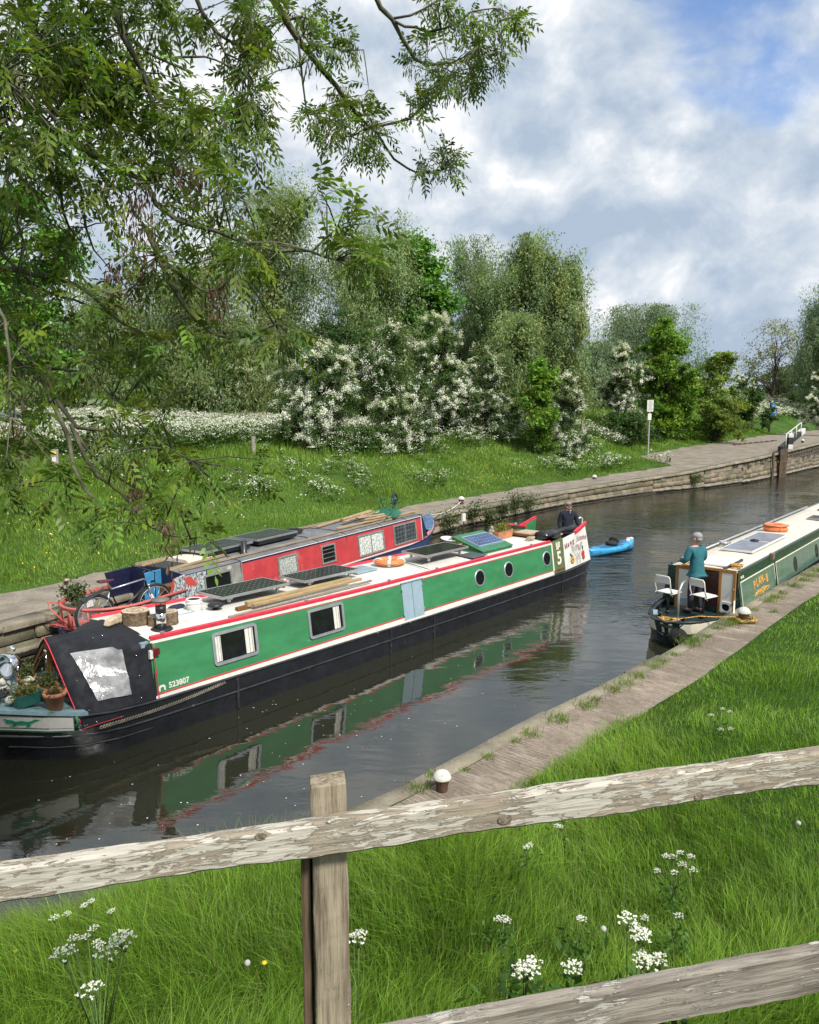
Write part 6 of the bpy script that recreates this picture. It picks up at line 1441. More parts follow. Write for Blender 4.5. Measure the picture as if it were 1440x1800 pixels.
coil(FB, 'rope_coil', 'loose yellow and black rope coiled around the foot of the towpath bollard', *[(b1 - FB.o).dot(FB.e) + .0, (b1 - FB.o).dot(FB.l) - .02, .51], .24, 5, 8, .013, M_yrope)
coil(FB, 'rope_coil', 'yellow and black rope heaped on the stern deck below the left seat', -4.75, .1, .39, .22, 6, 9, .013, M_yrope)
line('dark mooring line from the red stern rail to the far bank', [FR.w(-7.3, .5, .62), at(-60, 1078, .75)], .014, M_roped, sag=.05)
# ------------------------------------------------------------------ people
def skin(name, J, E, matr, parent, root='pelvis', sub=2):
    keys = list(J); me = bpy.data.meshes.new(name); me.from_pydata([J[k][:3] for k in keys], [(keys.index(a), keys.index(b)) for a, b in E], [])
    o = bpy.data.objects.new(name, me); C.objects.link(o); m = o.modifiers.new('skin', 'SKIN'); m.use_smooth_shade = True; m.branch_smoothing = .4
    sv = me.skin_vertices[0].data
    for i, k in enumerate(keys): r = J[k][3]; sv[i].radius = r if isinstance(r, tuple) else (r, r); sv[i].use_root = (k == root)
    s = o.modifiers.new('sub', 'SUBSURF'); s.levels = sub; s.render_levels = sub
    bpy.context.view_layer.update(); n = bpy.data.meshes.new_from_object(o.evaluated_get(bpy.context.evaluated_depsgraph_get()))
    bpy.data.objects.remove(o); n.name = name; n.materials.clear(); n.materials.append(matr)
    n.polygons.foreach_set('material_index', [0] * len(n.polygons)); n.polygons.foreach_set('use_smooth', [True] * len(n.polygons))
    q = bpy.data.objects.new(name, n); C.objects.link(q); q.parent = parent; return q
def person(label, loc, front, pose, top, trousers, hair, hair_style, shades=False, head_turn=0., lean=0.):
    """front = world heading of the chest; local +y is forward, +x the person's right"""
    r = thing('person', label, 'person', loc, math.atan2(-front[0], front[1])); ln = lambda z: lean * max(0, z - .95)
    ct, st = math.cos(head_turn), math.sin(head_turn)
    def H(x, y, z): return (x * ct - y * st, x * st + y * ct + ln(z), z)
    J = {'pelvis': (0, 0, .95, (.15, .11)), 'spine': (0, ln(1.15), 1.15, (.15, .105)), 'chest': (0, ln(1.36), 1.36, (.165, .115)), 'neck': (0, ln(1.49) + .01, 1.49, .056), 'jaw': (*H(0, .025, 1.565), (.062, .072)), 'head': (*H(0, .01, 1.645), (.074, .09)), 'crown': (*H(0, -.005, 1.705), (.058, .07))}
    E = [('pelvis', 'spine'), ('spine', 'chest'), ('chest', 'neck'), ('neck', 'jaw'), ('jaw', 'head'), ('head', 'crown')]
    for s, q in ((1, 'r'), (-1, 'l')):
        sh, el, wr = (s * .185, ln(1.42), 1.42), pose[q][0], pose[q][1]; w, e = Vector(wr), Vector(el); d = (w - e).normalized(); hd = w + d * .085
        J['sh' + q] = (*sh, .062); J['el' + q] = (*el, .042); J['wr' + q] = (*wr, .028); J['ha' + q] = (*(w + d * .06), (.040, .022)); E += [('chest', 'sh' + q), ('sh' + q, 'el' + q), ('el' + q, 'wr' + q), ('wr' + q, 'ha' + q)]
        sd = d.cross(V(0, 0, 1)); sd = sd.normalized() if sd.length > .1 else V(1, 0, 0); dn = V(0, 0, -1) if abs(d.z) < .8 else V(0, 1, 0)
        for i in range(4):
            f1 = hd + sd * (.027 - .018 * i) + d * (.035 - .004 * abs(i - 1.2)); f2 = f1 + d * (.022 - .004 * abs(i - 1.2)) + dn * .02
            J[f'f{i}{q}'] = (*f1, .0095); J[f'g{i}{q}'] = (*f2, .008); E += [('ha' + q, f'f{i}{q}'), (f'f{i}{q}', f'g{i}{q}')]
        t1 = w + d * .055 + sd * .042; t2 = t1 + d * .035 + dn * .012; J['t1' + q] = (*t1, .011); J['t2' + q] = (*t2, .009); E += [('wr' + q, 't1' + q), ('t1' + q, 't2' + q)]
        k = pose.get('leg' + q, ((s * .10, .02, .50), (s * .11, -.02, .09)))
        J['hip' + q] = (s * .09, 0, .88, .088); J['kn' + q] = (*k[0], .058); J['an' + q] = (*k[1], .042); J['toe' + q] = (k[1][0] + s * .02, k[1][1] + .17, .035, (.045, .03))
        E += [('pelvis', 'hip' + q), ('hip' + q, 'kn' + q), ('kn' + q, 'an' + q), ('an' + q, 'toe' + q)]
    skin('body', J, E, M_skin, r)
    up = {k: v for k, v in J.items() if k in ('pelvis', 'spine', 'chest') or k[:2] in ('sh', 'el', 'wr')}
    gr = lambda v, g, b=0: (*v[:3], (v[3][0] + g, v[3][1] + g) if isinstance(v[3], tuple) else v[3] + g)
    up = {k: gr(v, .030) for k, v in up.items()}; up['pelvis'] = (*J['pelvis'][:2], .98, (.175, .145)); up['hem'] = (0, 0, .84, (.185, .155)); nk = J['neck']; up['collar'] = (nk[0], nk[1], 1.475, .072)
    Eu = [e for e in E if e[0] in up and e[1] in up] + [('chest', 'collar'), ('pelvis', 'hem')]
    jk = skin('jacket', up, Eu, top, r)
    lo = {k: gr(v, .018) for k, v in J.items() if k == 'pelvis' or k[:3] in ('hip',) or k[:2] in ('kn', 'an')}
    lo['waist'] = (0, .01, 1.02, (.16, .12)); skin('trousers', lo, [e for e in E if e[0] in lo and e[1] in lo] + [('pelvis', 'waist')], trousers, r)
    mb = MB()
    for q in 'rl':
        a = J['an' + q]; t = J['toe' + q]; mb.ball(((a[0] + t[0]) / 2, (a[1] + t[1]) / 2, .045), (.052, .145, .05), 12, 8)
    mb.obj('shoes', M_blackp, r)
    hm = Matrix.Translation((0, ln(1.64), 0)) @ Matrix.Rotation(head_turn, 4, 'Z'); mb = MB()
    mb.ball((0, .108, 1.618), (.016, .022, .022)); mb.ball((0, .092, 1.570), (.026, .008, .007), mi=1)
    for s in (-1, 1): mb.ball((s * .088, .005, 1.625), (.014, .022, .034)); mb.ball((s * .034, .092, 1.648), (.014, .008, .008), mi=1)
    mb.obj('face', [M_skin, mat('lip_and_eye', (.16, .06, .05), .5)], r, M=hm)
    mb = MB()
    if hair_style == 'full':
        mb.ball((0, -.022, 1.685), (.099, .112, .085), 18, 12); mb.ball((0, -.055, 1.625), (.088, .075, .075), 14, 10)
    else:
        for s in (-1, 1): mb.ball((s * .05, .070, 1.565), (.035, .035, .028), 10, 7)
        mb.ball((0, .095, 1.543), (.04, .026, .022), 10, 7); mb.ball((0, .098, 1.588), (.03, .016, .008), 10, 6); mb.ball((0, -.02, 1.668), (.0945, .108, .058), 16, 10)
    mb.obj('hair', hair, r, M=hm)
    if shades:
        mb = MB()
        for s in (-1, 1): mb.ball((s * .037, .098, 1.648), (.032, .014, .022), 12, 8); mb.tube([(s * .068, .085, 1.655), (s * .09, .0, 1.650)], .005, 5)
        mb.tube([(-.03, .105, 1.655), (.03, .105, 1.655)], .006, 5); mb.obj('sunglasses', M_blackp, r, M=hm)
    return r
M_teal = mat('teal_fleece', (.022, .125, .155), .95, var=.14, vs=9, bump=.35, bs=14); M_navyj = mat('navy_pullover', (.012, .017, .032), .95, var=.2, vs=9, bump=.3, bs=16)
M_char = mat('charcoal_trousers', (.022, .022, .032), .9, var=.2, bump=.3, bs=14)
p0 = FB.w(-3.42, -.02, .34)
person('man in a teal fleece seen from behind, standing in the cabin doorway', p0, (-.42, .90), {'r': ((.27, .06, 1.17), (.17, .30, 1.10)), 'l': ((-.27, .07, 1.17), (-.16, .31, 1.12)), 'legr': ((.10, .03, .5), (.12, -.03, .09)), 'legl': ((-.10, .05, .5), (-.12, .03, .09))},
       M_teal, M_char, mat('grey_hair', (.27, .27, .27), .8, var=.2, vs=30), 'full', head_turn=R_(28), lean=.10)
p1 = FG.w(10.42, -.15, .42)
person('man in navy pullover and sunglasses steering at the stern of the green boat', p1, (.10, -1), {'r': ((.235, -.02, 1.13), (.22, .10, .92)), 'l': ((-.27, .03, 1.15), (-.33, .20, 1.0))}, M_navyj, M_char, mat('grey_stubble', (.21, .155, .13), .8), 'bald', True, head_turn=R_(2), lean=.05)
# ------------------------------------------------------------------ fence in front of the camera
def fence():
    r = thing('wooden_fence', 'weathered rail fence with flaking white paint crossing the foreground', 'fence', (0, 1.75, 2.9))
    off = V(0, 1.75, 2.9); rg = random.Random(12)
    M_rail = wood('flaking_rail', (.20, .165, .125), (.42, .36, .275), 0, 1.0, ((.54, .505, .43), .475), .8)
    M_rail2 = wood('worn_grey_rail', (.10, .085, .07), (.37, .33, .28), 0, 1.0, ((.50, .475, .43), .57), .9)
    M_post = wood('grey_post', (.13, .10, .07), (.38, .32, .23), 2, 1.3, ((.55, .53, .48), .66), .9)
    def rail(A0, A1, B0, B1, th, matr, nm, seed):
        """A = left top/bottom, B = right top/bottom centre-face points; extended past the frame"""
        a, b = (A0 + A1) / 2, (B0 + B1) / 2; h0, h1 = (A0 - A1).length, (B0 - B1).length; d = b - a; L = d.length; u = d.normalized(); w = V(0, 0, 1); w = (w - u * w.dot(u)).normalized(); n = u.cross(w)
        M = Matrix((u, n, w)).transposed().to_4x4(); M.translation = a - off; mb = MB(); rings = []; K = 230; x0, x1 = -2.2, L + 2.2; e = .007
        def wob(x, s): return .0022 * math.sin(x * 9 + s) + .0016 * math.sin(x * 23 + s * 2) + .001 * math.sin(x * 61 + s * 3)
        for i in range(K + 1):
            x = x0 + (x1 - x0) * i / K; t = min(1.2, max(-.2, x / L)); h = (h0 + (h1 - h0) * t) / 2 * 1.0
            tp, bt = h + wob(x, 1 + seed), -h + wob(x, 4 + seed); f = -th + wob(x, 7 + seed) * .7
            rings.append([(x, f, bt + e), (x, f, tp - e * 1.3), (x, f + e, tp), (x, f + th - e, tp + .001), (x, f + th, tp - e), (x, f + th, bt + e), (x, f + th - e, bt), (x, f + e, bt)])
        mb.loft(rings, 0, True, True)
        o = mb.obj(nm, matr, r, M=M); o.data.polygons.foreach_set('use_smooth', [False] * len(o.data.polygons)); return o, L
    o, L = rail(aty(0, 1530, 1.60), aty(0, 1588, 1.60), aty(1440, 1323, 1.90), aty(1440, 1381, 1.90), .042, M_rail, 'rail', 0)
    def fl(px, py): d = ray(px, py); A = aty(0, 1546, 1.6); B = aty(1440, 1346, 1.9); t = (A.y * 1 - A.x * (B.y - A.y) / (B.x - A.x)) / (d[1] - d[0] * (B.y - A.y) / (B.x - A.x)); return V(d[0] * t, d[1] * t, CAM_H + d[2] * t)
    def knot(px, py, s):
        kn = MB(); p = fl(px, py) - off + V(0, -.0022, 0); kn.lathe([(s * 1.15, 0), (s * 1.12, -.0008), (s * .93, -.0011), (s * .9, -.0004), (s * .5, -.0008), (.0, -.0009)], n=18, sm=False, M=Matrix.Translation(p) @ Matrix.Rotation(R_(9), 4, 'Z') @ Matrix.Rotation(-PI / 2, 4, 'X') @ Matrix.Scale(-1, 4, (0, 0, 1)) @ Matrix.Diagonal((1.25, .9, 1, 1))); kn.obj('knot', mat('dark_knot', (.21, .165, .12), .9, var=.5, vs=90, bump=.6), r)
    knot(459, 1470, .0095); knot(888, 1440, .0125); knot(1229, 1400, .009)
    bo = MB()
    for q in ((578, 1447), (546, 1484)): p = fl(*q) - off; bo.lathe([(.006, 0), (.0055, -.004), (.002, -.0055)], n=12, M=Matrix.Translation(p) @ Matrix.Rotation(-PI / 2, 4, 'X') @ Matrix.Scale(-1, 4, (0, 0, 1)))
    bo.obj('nail', M_galv, r)
    A0, A1, B0, B1 = aty(640, 1824, 1.735), aty(640, 1915, 1.735), aty(1440, 1672, 1.90), aty(1440, 1747, 1.90)
    rail(A0, A1, B0, B1, .042, M_rail2, 'rail', 3)
    # post behind the rails
    c = fl(566, 1460); w = .0872; mb = MB(); zt = aty(562, 1380, c.y + .05).z; rings = []; K = 40; dp = .075
    for i in range(K + 1):
        z = 2.55 + (zt - 2.55) * i / K; x = c.x + .012 + (z - c.z) * -.010; j = lambda s: .0012 * math.sin(z * 23 + s) + .0008 * math.sin(z * 61 + 2 * s); hw = w / 2; y = c.y + .045
        tl = .005 if i == K else 0
        rings.append([(x - hw + j(1), y + j(2), z - tl), (x + hw + j(3), y + .008 + j(4), z + tl), (x + hw - .01 + j(5), y + dp, z + tl), (x - hw - .01 + j(6), y + dp - .008, z - tl)])
    mb.loft([[V(*p) - off for p in q] for q in rings]); mb.obj('post', M_post, r, .004)
    mb = MB(); mb.box(V(c.x - .052, c.y + .10, 3.28) - off, (.024, .06, .62)); mb.obj('brace', wood('dark_brace', (.05, .035, .02), (.16, .11, .07), 2, 1.3), r, .003)
    for x, y in ((-2.9, 1.27), (-1.75, 1.45), (2.0, 2.05), (3.5, 2.29)):
        mb = MB(); mb.box(V(x, y + .085, 3.2) - off, (w, dp, 1.35)); mb.obj('post', M_post, r, .004)
fence()
# ------------------------------------------------------------------ lock beam, signs, posts, wall plants
def lock_gate():
    a = aty(1386, 796, 52.5); q = project(FAR, FN, np.array([a.x]), np.array([a.y])); base = V(a.x, a.y, 0); dirw = V(.80, .60, 0)
    i = int(np.argmin((FAR[:, 0] - 26.2) ** 2 + (FAR[:, 1] - 53.6) ** 2)); P = V(FAR[i, 0], FAR[i, 1], 0); n = V(FN[i, 0], FN[i, 1], 0); t = V(n.y, -n.x, 0); zt = FAR[i, 2]
    r = thing('lock_gate', 'timber lock gate end with black and white balance beam and white handrail', 'lock gate', P)
    M_blk = mat('beam_black', (.025, .025, .027), .6, var=.3); M_tim = wood('wet_timber', (.05, .035, .022), (.17, .125, .085), 2, .6)
    mb = MB()
    for s in (0, .52, 1.05): mb.box(-n * .18 + t * (s - .2) + V(0, 0, (zt + .25) / 2 - .1), (.20, .20, zt + .55))
    for z in (.35, .75, 1.15, zt - .05): mb.beam(-n * .20 + t * -.2 + V(0, 0, z), -n * .20 + t * .85 + V(0, 0, z), .12, .22)
    mb.obj('gate_leaf', M_tim, r)
    bd = (n * .20 + t * .98).normalized(); b0 = -n * .10 - t * .2 + V(0, 0, zt + .30); b1 = aty(1412, 757, 58.5) - P; bd = (b1 - b0).normalized()
    mb = MB(); mb.beam(b0, b0 + (b1 - b0) * .82, .34, .36); mb.obj('balance_beam', M_blk, r, .03); mb = MB(); mb.beam(b0 + (b1 - b0) * .825, b1, .36, .38); mb.obj('beam_end', M_offwhite, r, .03)
    mb = MB(); sd = V(bd.y, -bd.x, 0) * .22; pts = []
    for k in range(4): c = b0 + (b1 - b0) * (.08 + .22 * k) + sd; mb.tube([c, c + V(0, 0, .95)], .03, 6); pts.append(c + V(0, 0, .95))
    mb.tube(pts, .035, 6); mb.obj('handrail', M_offwhite, r)
    mb = MB(); c = aty(1388, 788, 54.4) - P; c.z -= .1; mb.box(c + V(0, 0, .20), (.34, .34, .35), 1); mb.box(c + V(0, 0, .62), (.342, .342, .5), 0); mb.box(c + V(0, 0, .98), (.35, .35, .22), 1); mb.ball(c + V(0, 0, 1.09), (.17, .17, .1), mi=1); mb.obj('gate_post', [M_blk, M_offwhite], r, .02)
    mb = MB(); c = -t * 1.7 - n * .10; mb.box(c + V(0, 0, zt / 2 - .05), (.12, .12, zt + .35)); tag(mb.obj('ladder_slit', M_tim, None, M=Matrix.Translation(P)), 'dark upright strip standing in for a ladder slit in the wall left of the lock gate', 'timber')  # dark upright that stands in for the dark ladder slit
    mb = MB()
    for k in range(8): p = hit(1294 + 9.5 * k, 783 - 1.0 * k, 0, zfar, 30); mb.box(p + V(0, 0, .05), (.55, .25, .12), rot=Matrix.Rotation(.6, 3, 'Z'))
    tag(mb.obj('brick_kerb', mat('dark_brick', (.10, .065, .05), .9, var=.4)), 'row of dark bricks set across the wide gravel path', 'kerb')
lock_gate()
def sign_white():
    p = V((1139 - 720) / FPX * 54.5, 54.5, 0); p.z = zf(p.x, p.y); k = p.y / FPX; zo = (aty(1139, 764, 54.5).z - p.z) / k; r = thing('notice_board', 'white notice on a post with a smaller white notice below it', 'sign', p, R_(12))
    mb = MB(); mb.box((0, .03, (zo + 57) * k / 2 - .1), (.09, .07, (zo + 57) * k + .2)); mb.obj('post', M_galv, r)
    mb = MB(); mb.box((0, -.02, (zo + 50) * k), (12 * k, .03, 20 * k)); pn = mb.obj('panel', M_offwhite, r, .004); mb = MB()
    rg = random.Random(4)
    for i in range(10): w = 11 * k * rg.uniform(.45, .95); mb.box((-.0 + rg.uniform(-.02, .02), -.038, (zo + 58.5 - 1.75 * i) * k), (w, .006, .55 * k))
    mb.obj('printing', mat('grey_print', (.16, .17, .2), .8), pn)
    mb = MB(); mb.box((-.02, -.02, (zo + 31) * k), (7 * k, .03, 11 * k)); mb.obj('panel', M_offwhite, r, .004)
sign_white()
def sign_blue():
    p = hit(1352, 760, 0, zfar, 30); k = p.y / FPX; r = thing('fingerpost', 'blue sign cluster on a dark post above the path near the right edge', 'sign', p, R_(5))
    mb = MB(); mb.box((0, 0, 25 * k), (2.2 * k, 2.2 * k, 54 * k)); mb.obj('post', M_blackp, r)
    M_bs = mat('blue_sign', (.02, .13, .48), .5, var=.3); mb = MB(); mb.box((4 * k, -.08, 44 * k), (7 * k, .04, 11 * k)); mb.box((6 * k, -.10, 36 * k), (12 * k, .04, 9 * k)); mb.box((2.5 * k, -.08, 29 * k), (6 * k, .04, 7 * k)); pn = mb.obj('panel', M_bs, r, .01)
    mb = MB()
    for x, z, w in ((4, 46, 4), (4, 43, 5), (6, 38, 8), (6, 35, 7)): mb.box((x * k, -.125, z * k), (w * k, .006, .9 * k))
    mb.obj('printing', M_offwhite, pn)
    mb = MB(); mb.box((3.2 * k, -.06, 19 * k), (3.4 * k, .04, 8 * k)); mb.box((3.2 * k, -.09, 16 * k), (2 * k, .02, 2.4 * k), 1); mb.obj('orange_panel', [mat('orange_sign', (.45, .13, .05), .5), M_cream], r)
sign_blue()
def fpost(px, py, ph, w, label, cat='post', way=False):
    p = hit(px, py, 0, zfar, 15); k = p.y / FPX; r = thing('waymark_post' if way else 'fence_post', label, cat, p - V(0, 0, .1), .3, None if way else 'old fence posts along the bank')
    mb = MB(); h = ph * k + .1; mb.box((0, 0, h / 2), (w * k, w * k, h)); mb.obj('post', mat('silvered_post', (.27, .25, .21), .9, var=.3, vs=7, sc=(1, 1, .2)), r, .012)
    if way:
        mb = MB(); mb.box((-.02, -w * k / 2 - .006, h - 6 * k), (w * k * .7, .012, 6 * k), 1); mb.box((-.02, -w * k / 2 - .006, h - 17 * k), (w * k * .6, .012, 8 * k), 0); mb.obj('waymark_disc', [M_offwhite, mat('yellow_disc', (.72, .5, .03), .5)], r)
fpost(98, 828, 38, 12, 'pale square post with a yellow waymark disc in the meadow', 'post', True)
fpost(446, 797, 30, 7, 'weathered fence post left of the nearest hawthorn'); fpost(160, 806, 36, 5, 'grey fence post behind the lower ash twigs'); fpost(854, 770, 28, 3.5, 'thin fence post below the drooping hawthorn'); fpost(1023, 765, 26, 3.5, 'thin fence post right of the small narrow hawthorn')
fpost(672, 782, 26, 4, 'thin fence post below the low arching hawthorn spray')
o = hit(117, 1025, .04, zfar, 8); mb = MB(); mb.beam((-.28, 0, .10), (.28, 0, .02), .10, .05); ob = mb.obj('driftwood', M_logend, None, .01); ob.location = o; ob.rotation_euler = (0, .12, R_(118)); tag(ob, 'pale broken plank lying on the far towpath behind the bicycle', 'plank')
def wallplant(i, px, py, s, label):
    sx = float(np.interp(0, [0, 1], [0, 1])); best = None
    for k in range(len(FAR) - 1):
        q = V(FAR[k, 0], FAR[k, 1], 0) ; d = q - V(0, 0, 0); ppx = 720 + FPX * q.x / q.y
        if best is None or abs(ppx - px) < best[0]: best = (abs(ppx - px), k)
    k = best[1]; y = FAR[k, 1]; z = aty(px, py, y).z; n = FN[k]; c = V(FAR[k, 0] - n[0] * .08, FAR[k, 1] - n[1] * .08, max(.3, z)); rg = np.random.default_rng(50 + i)
    r = thing('wall_plant', label, 'plant', c, 0, 'plants rooted in the canal wall'); m = 420; p = rg.normal(size=(m, 3)) * np.array([.26, .16, .22]) * s + np.array([-n[0] * .15 * s, -n[1] * .15 * s, .10 * s])
    v, f = leaf_quads(rg, p, rg.normal(size=(m, 3)) + np.array([-n[0], -n[1], .8]), .11 * s ** .5, .45); t = np.array([.055, .085, .022]) * rg.uniform(.5, 1.6, (m, 1)); npmesh('foliage', v, f, lm('leaf', (1, 1, 1)), r, np.repeat(t, 4, 0))
    mb = MB()
    for q in range(5): e = p[q * 7]; mb.tube([(0, 0, -.1), (e[0] * .5, e[1] * .5, e[2] * .3), tuple(e)], .012, 4)
    mb.obj('stem', M_bark_t, r)
for i, (px, py, s, lb) in enumerate(((788, 922, 1.15, 'bushy plant on the wall just behind the red boat bow'), (826, 902, 1.0, 'second bushy wall plant right of the red boat bow'), (862, 908, .7, 'small wall plant above the satellite dish'), (880, 897, .9, 'green wall plant above the green roof hatch'),
                                     (905, 884, 1.0, 'leafy wall plant just below the coping behind the terracotta trough'), (925, 886, .9, 'rightmost leafy wall plant left of the steersman'), (1225, 843, .8, 'straggly plant low on the curved wall below the wide path'), (126, 1046, .55, 'leafy weed sprouting at the wall top behind the red rail'))):
    wallplant(i, px, py, s, lb)
# flowers standing in the near grass
def parsley(i, label, heads, hh):
    """heads = photo positions of the white umbels of one plant"""
    P = [hit(px, py, hh * rnd.uniform(.85, 1.12), znear, 2.2, 30) for px, py in heads]; c = sum(P, V(0, 0, 0)) / len(P); g0 = float(znear(c.x, c.y + .06)[0]); base = V(c.x, c.y + .06, g0)
    r = thing('cow_parsley', label, 'flower', base, 0, 'cow parsley in the near grass'); rg = np.random.default_rng(200 + i); vs = []; mb = MB(); fk = V(0, 0, hh * .45)
    mb.tube([(0, 0, -.03), (.01, 0, hh * .25), tuple(fk)], [.006, .005, .004], 6)
    for p in P:
        vs = []; q = p - base; j = fk * rg.uniform(.6, 1.2); mb.tube([tuple(j), tuple(j.lerp(q, .6) - V(0, 0, .02)), tuple(q - V(0, 0, .045))], [.0035, .003, .0025], 5); sz = rg.uniform(.026, .042)
        for u in range(13):
            a = u * 2.4; rr = sz * math.sqrt(u / 13); e = q + V(rr * math.cos(a), rr * math.sin(a), -.010 * (rr / sz) ** 2 + rg.uniform(-.004, .004)); mb.tube([tuple(q - V(0, 0, .045)), tuple(e)], .0008, 3)
            for w in range(6): b = rg.random() * 6.28; t = .0068 * rg.random() ** .5; vs.append((e.x + t * math.cos(b), e.y + t * math.sin(b), e.z + rg.uniform(0, .005)))
        vs = np.array(vs); v, f = leaf_quads(rg, vs, np.array([0, -.3, 1.]) + rg.normal(size=(len(vs), 3)) * .35, .0062, .95)
        npmesh('umbel', v, f, M_petal, r, np.ones((len(v), 3)) * rg.uniform(.9, 1.05))
    mb.obj('stem', M_stem, r); m = 120; p = rg.normal(size=(m, 3)) * np.array([.07, .07, .06]) + np.array([0, 0, hh * .38]); v, f = leaf_quads(rg, p, rg.normal(size=(m, 3)) + np.array([0, 0, 1.]), .05, .4)
    npmesh('leaves', v, f, M_grass, r, np.repeat(np.array([.06, .14, .025]) * rg.uniform(.6, 1.4, (m, 1)), 4, 0))
for i, (lb, hd, hh) in enumerate((('bushiest cow parsley, low at the left below the rail', [(96, 1612), (118, 1605), (148, 1590), (160, 1583), (196, 1600), (165, 1630), (150, 1645), (170, 1655), (213, 1642), (218, 1650), (130, 1647), (114, 1671), (193, 1668), (176, 1660), (160, 1735)], .50),
    ('tall cow parsley with seven heads just under the upper rail on the right', [(1172, 1503), (1196, 1497), (1184, 1505), (1216, 1504), (1200, 1518), (1220, 1528), (1156, 1529), (1186, 1532)], .55), ('cow parsley with one broad head left of the dandelion clock', [(1025, 1614), (1020, 1612)], .45), ('cow parsley with slanting heads right of the dandelion clock', [(1104, 1612), (1134, 1612), (1118, 1625), (1132, 1640), (1124, 1636)], .50),
    ('lone cow parsley head right of the slanting group', [(1194, 1608)], .5), ('pair of cow parsley heads touching the top of the lower rail', [(1130, 1681), (1159, 1683), (1140, 1688)], .45), ('cow parsley left of all others above the lower rail', [(928, 1699), (934, 1692), (922, 1703)], .45), ('small cow parsley head between the broad head and the lower rail', [(1008, 1697)], .45),
    ('faint cow parsley in the middle of the grass', [(876, 1614), (886, 1612), (892, 1617)], .35), ('small cow parsley right under the upper rail near the bollard', [(932, 1484), (926, 1488)], .4), ('cow parsley group in the grass slope above the upper rail', [(1271, 1245), (1284, 1250), (1251, 1256), (1268, 1281), (1285, 1280)], .3), ('cow parsley peeping under the upper rail beside the bollard line', [(985, 1452), (980, 1450)], .4), ('small cow parsley close to the right of the post', [(622, 1642), (630, 1643)], .4))): parsley(i, lb, hd, hh)
def dandelion(label, px, py, clock, h=.22):
    p = hit(px, py, h, znear, 2.2, 30); r = thing('dandelion_clock' if clock else 'dandelion', label, 'flower', V(p.x, p.y, p.z - h), 0, 'dandelions'); mb = MB(); mb.tube([(0, 0, 0), (.01, 0, h * .6), (0, 0, h)], .0025, 5); mb.obj('stem', M_stem, r); mb = MB()
    if clock: mb.ball((0, 0, h), .022, 12, 8)
    else: mb.lathe([(.008, -.008), (.021, .002), (.016, .009), (.0, .011)], (0, 0, h), 14)
    mb.obj('head', mat('seed_fluff', (.40, .42, .38), .95) if clock else mat('dandelion_yellow', (.78, .56, .02), .7), r)
dandelion('bright yellow dandelion standing alone left of the post', 465, 1693, False); dandelion('yellow dandelion at the far left edge', 27, 1672, False); dandelion('yellow dandelion low at the left beside another', 55, 1705, False); dandelion('yellow dandelion lowest at the left edge', 23, 1716, False)
dandelion('grey dandelion clock in front of the slanting cow parsley', 1061, 1633, True); dandelion('pale dandelion clock near the right edge below the upper rail', 1404, 1447, True); dandelion('grey dandelion clock beside the lone yellow dandelion', 435, 1693, True)
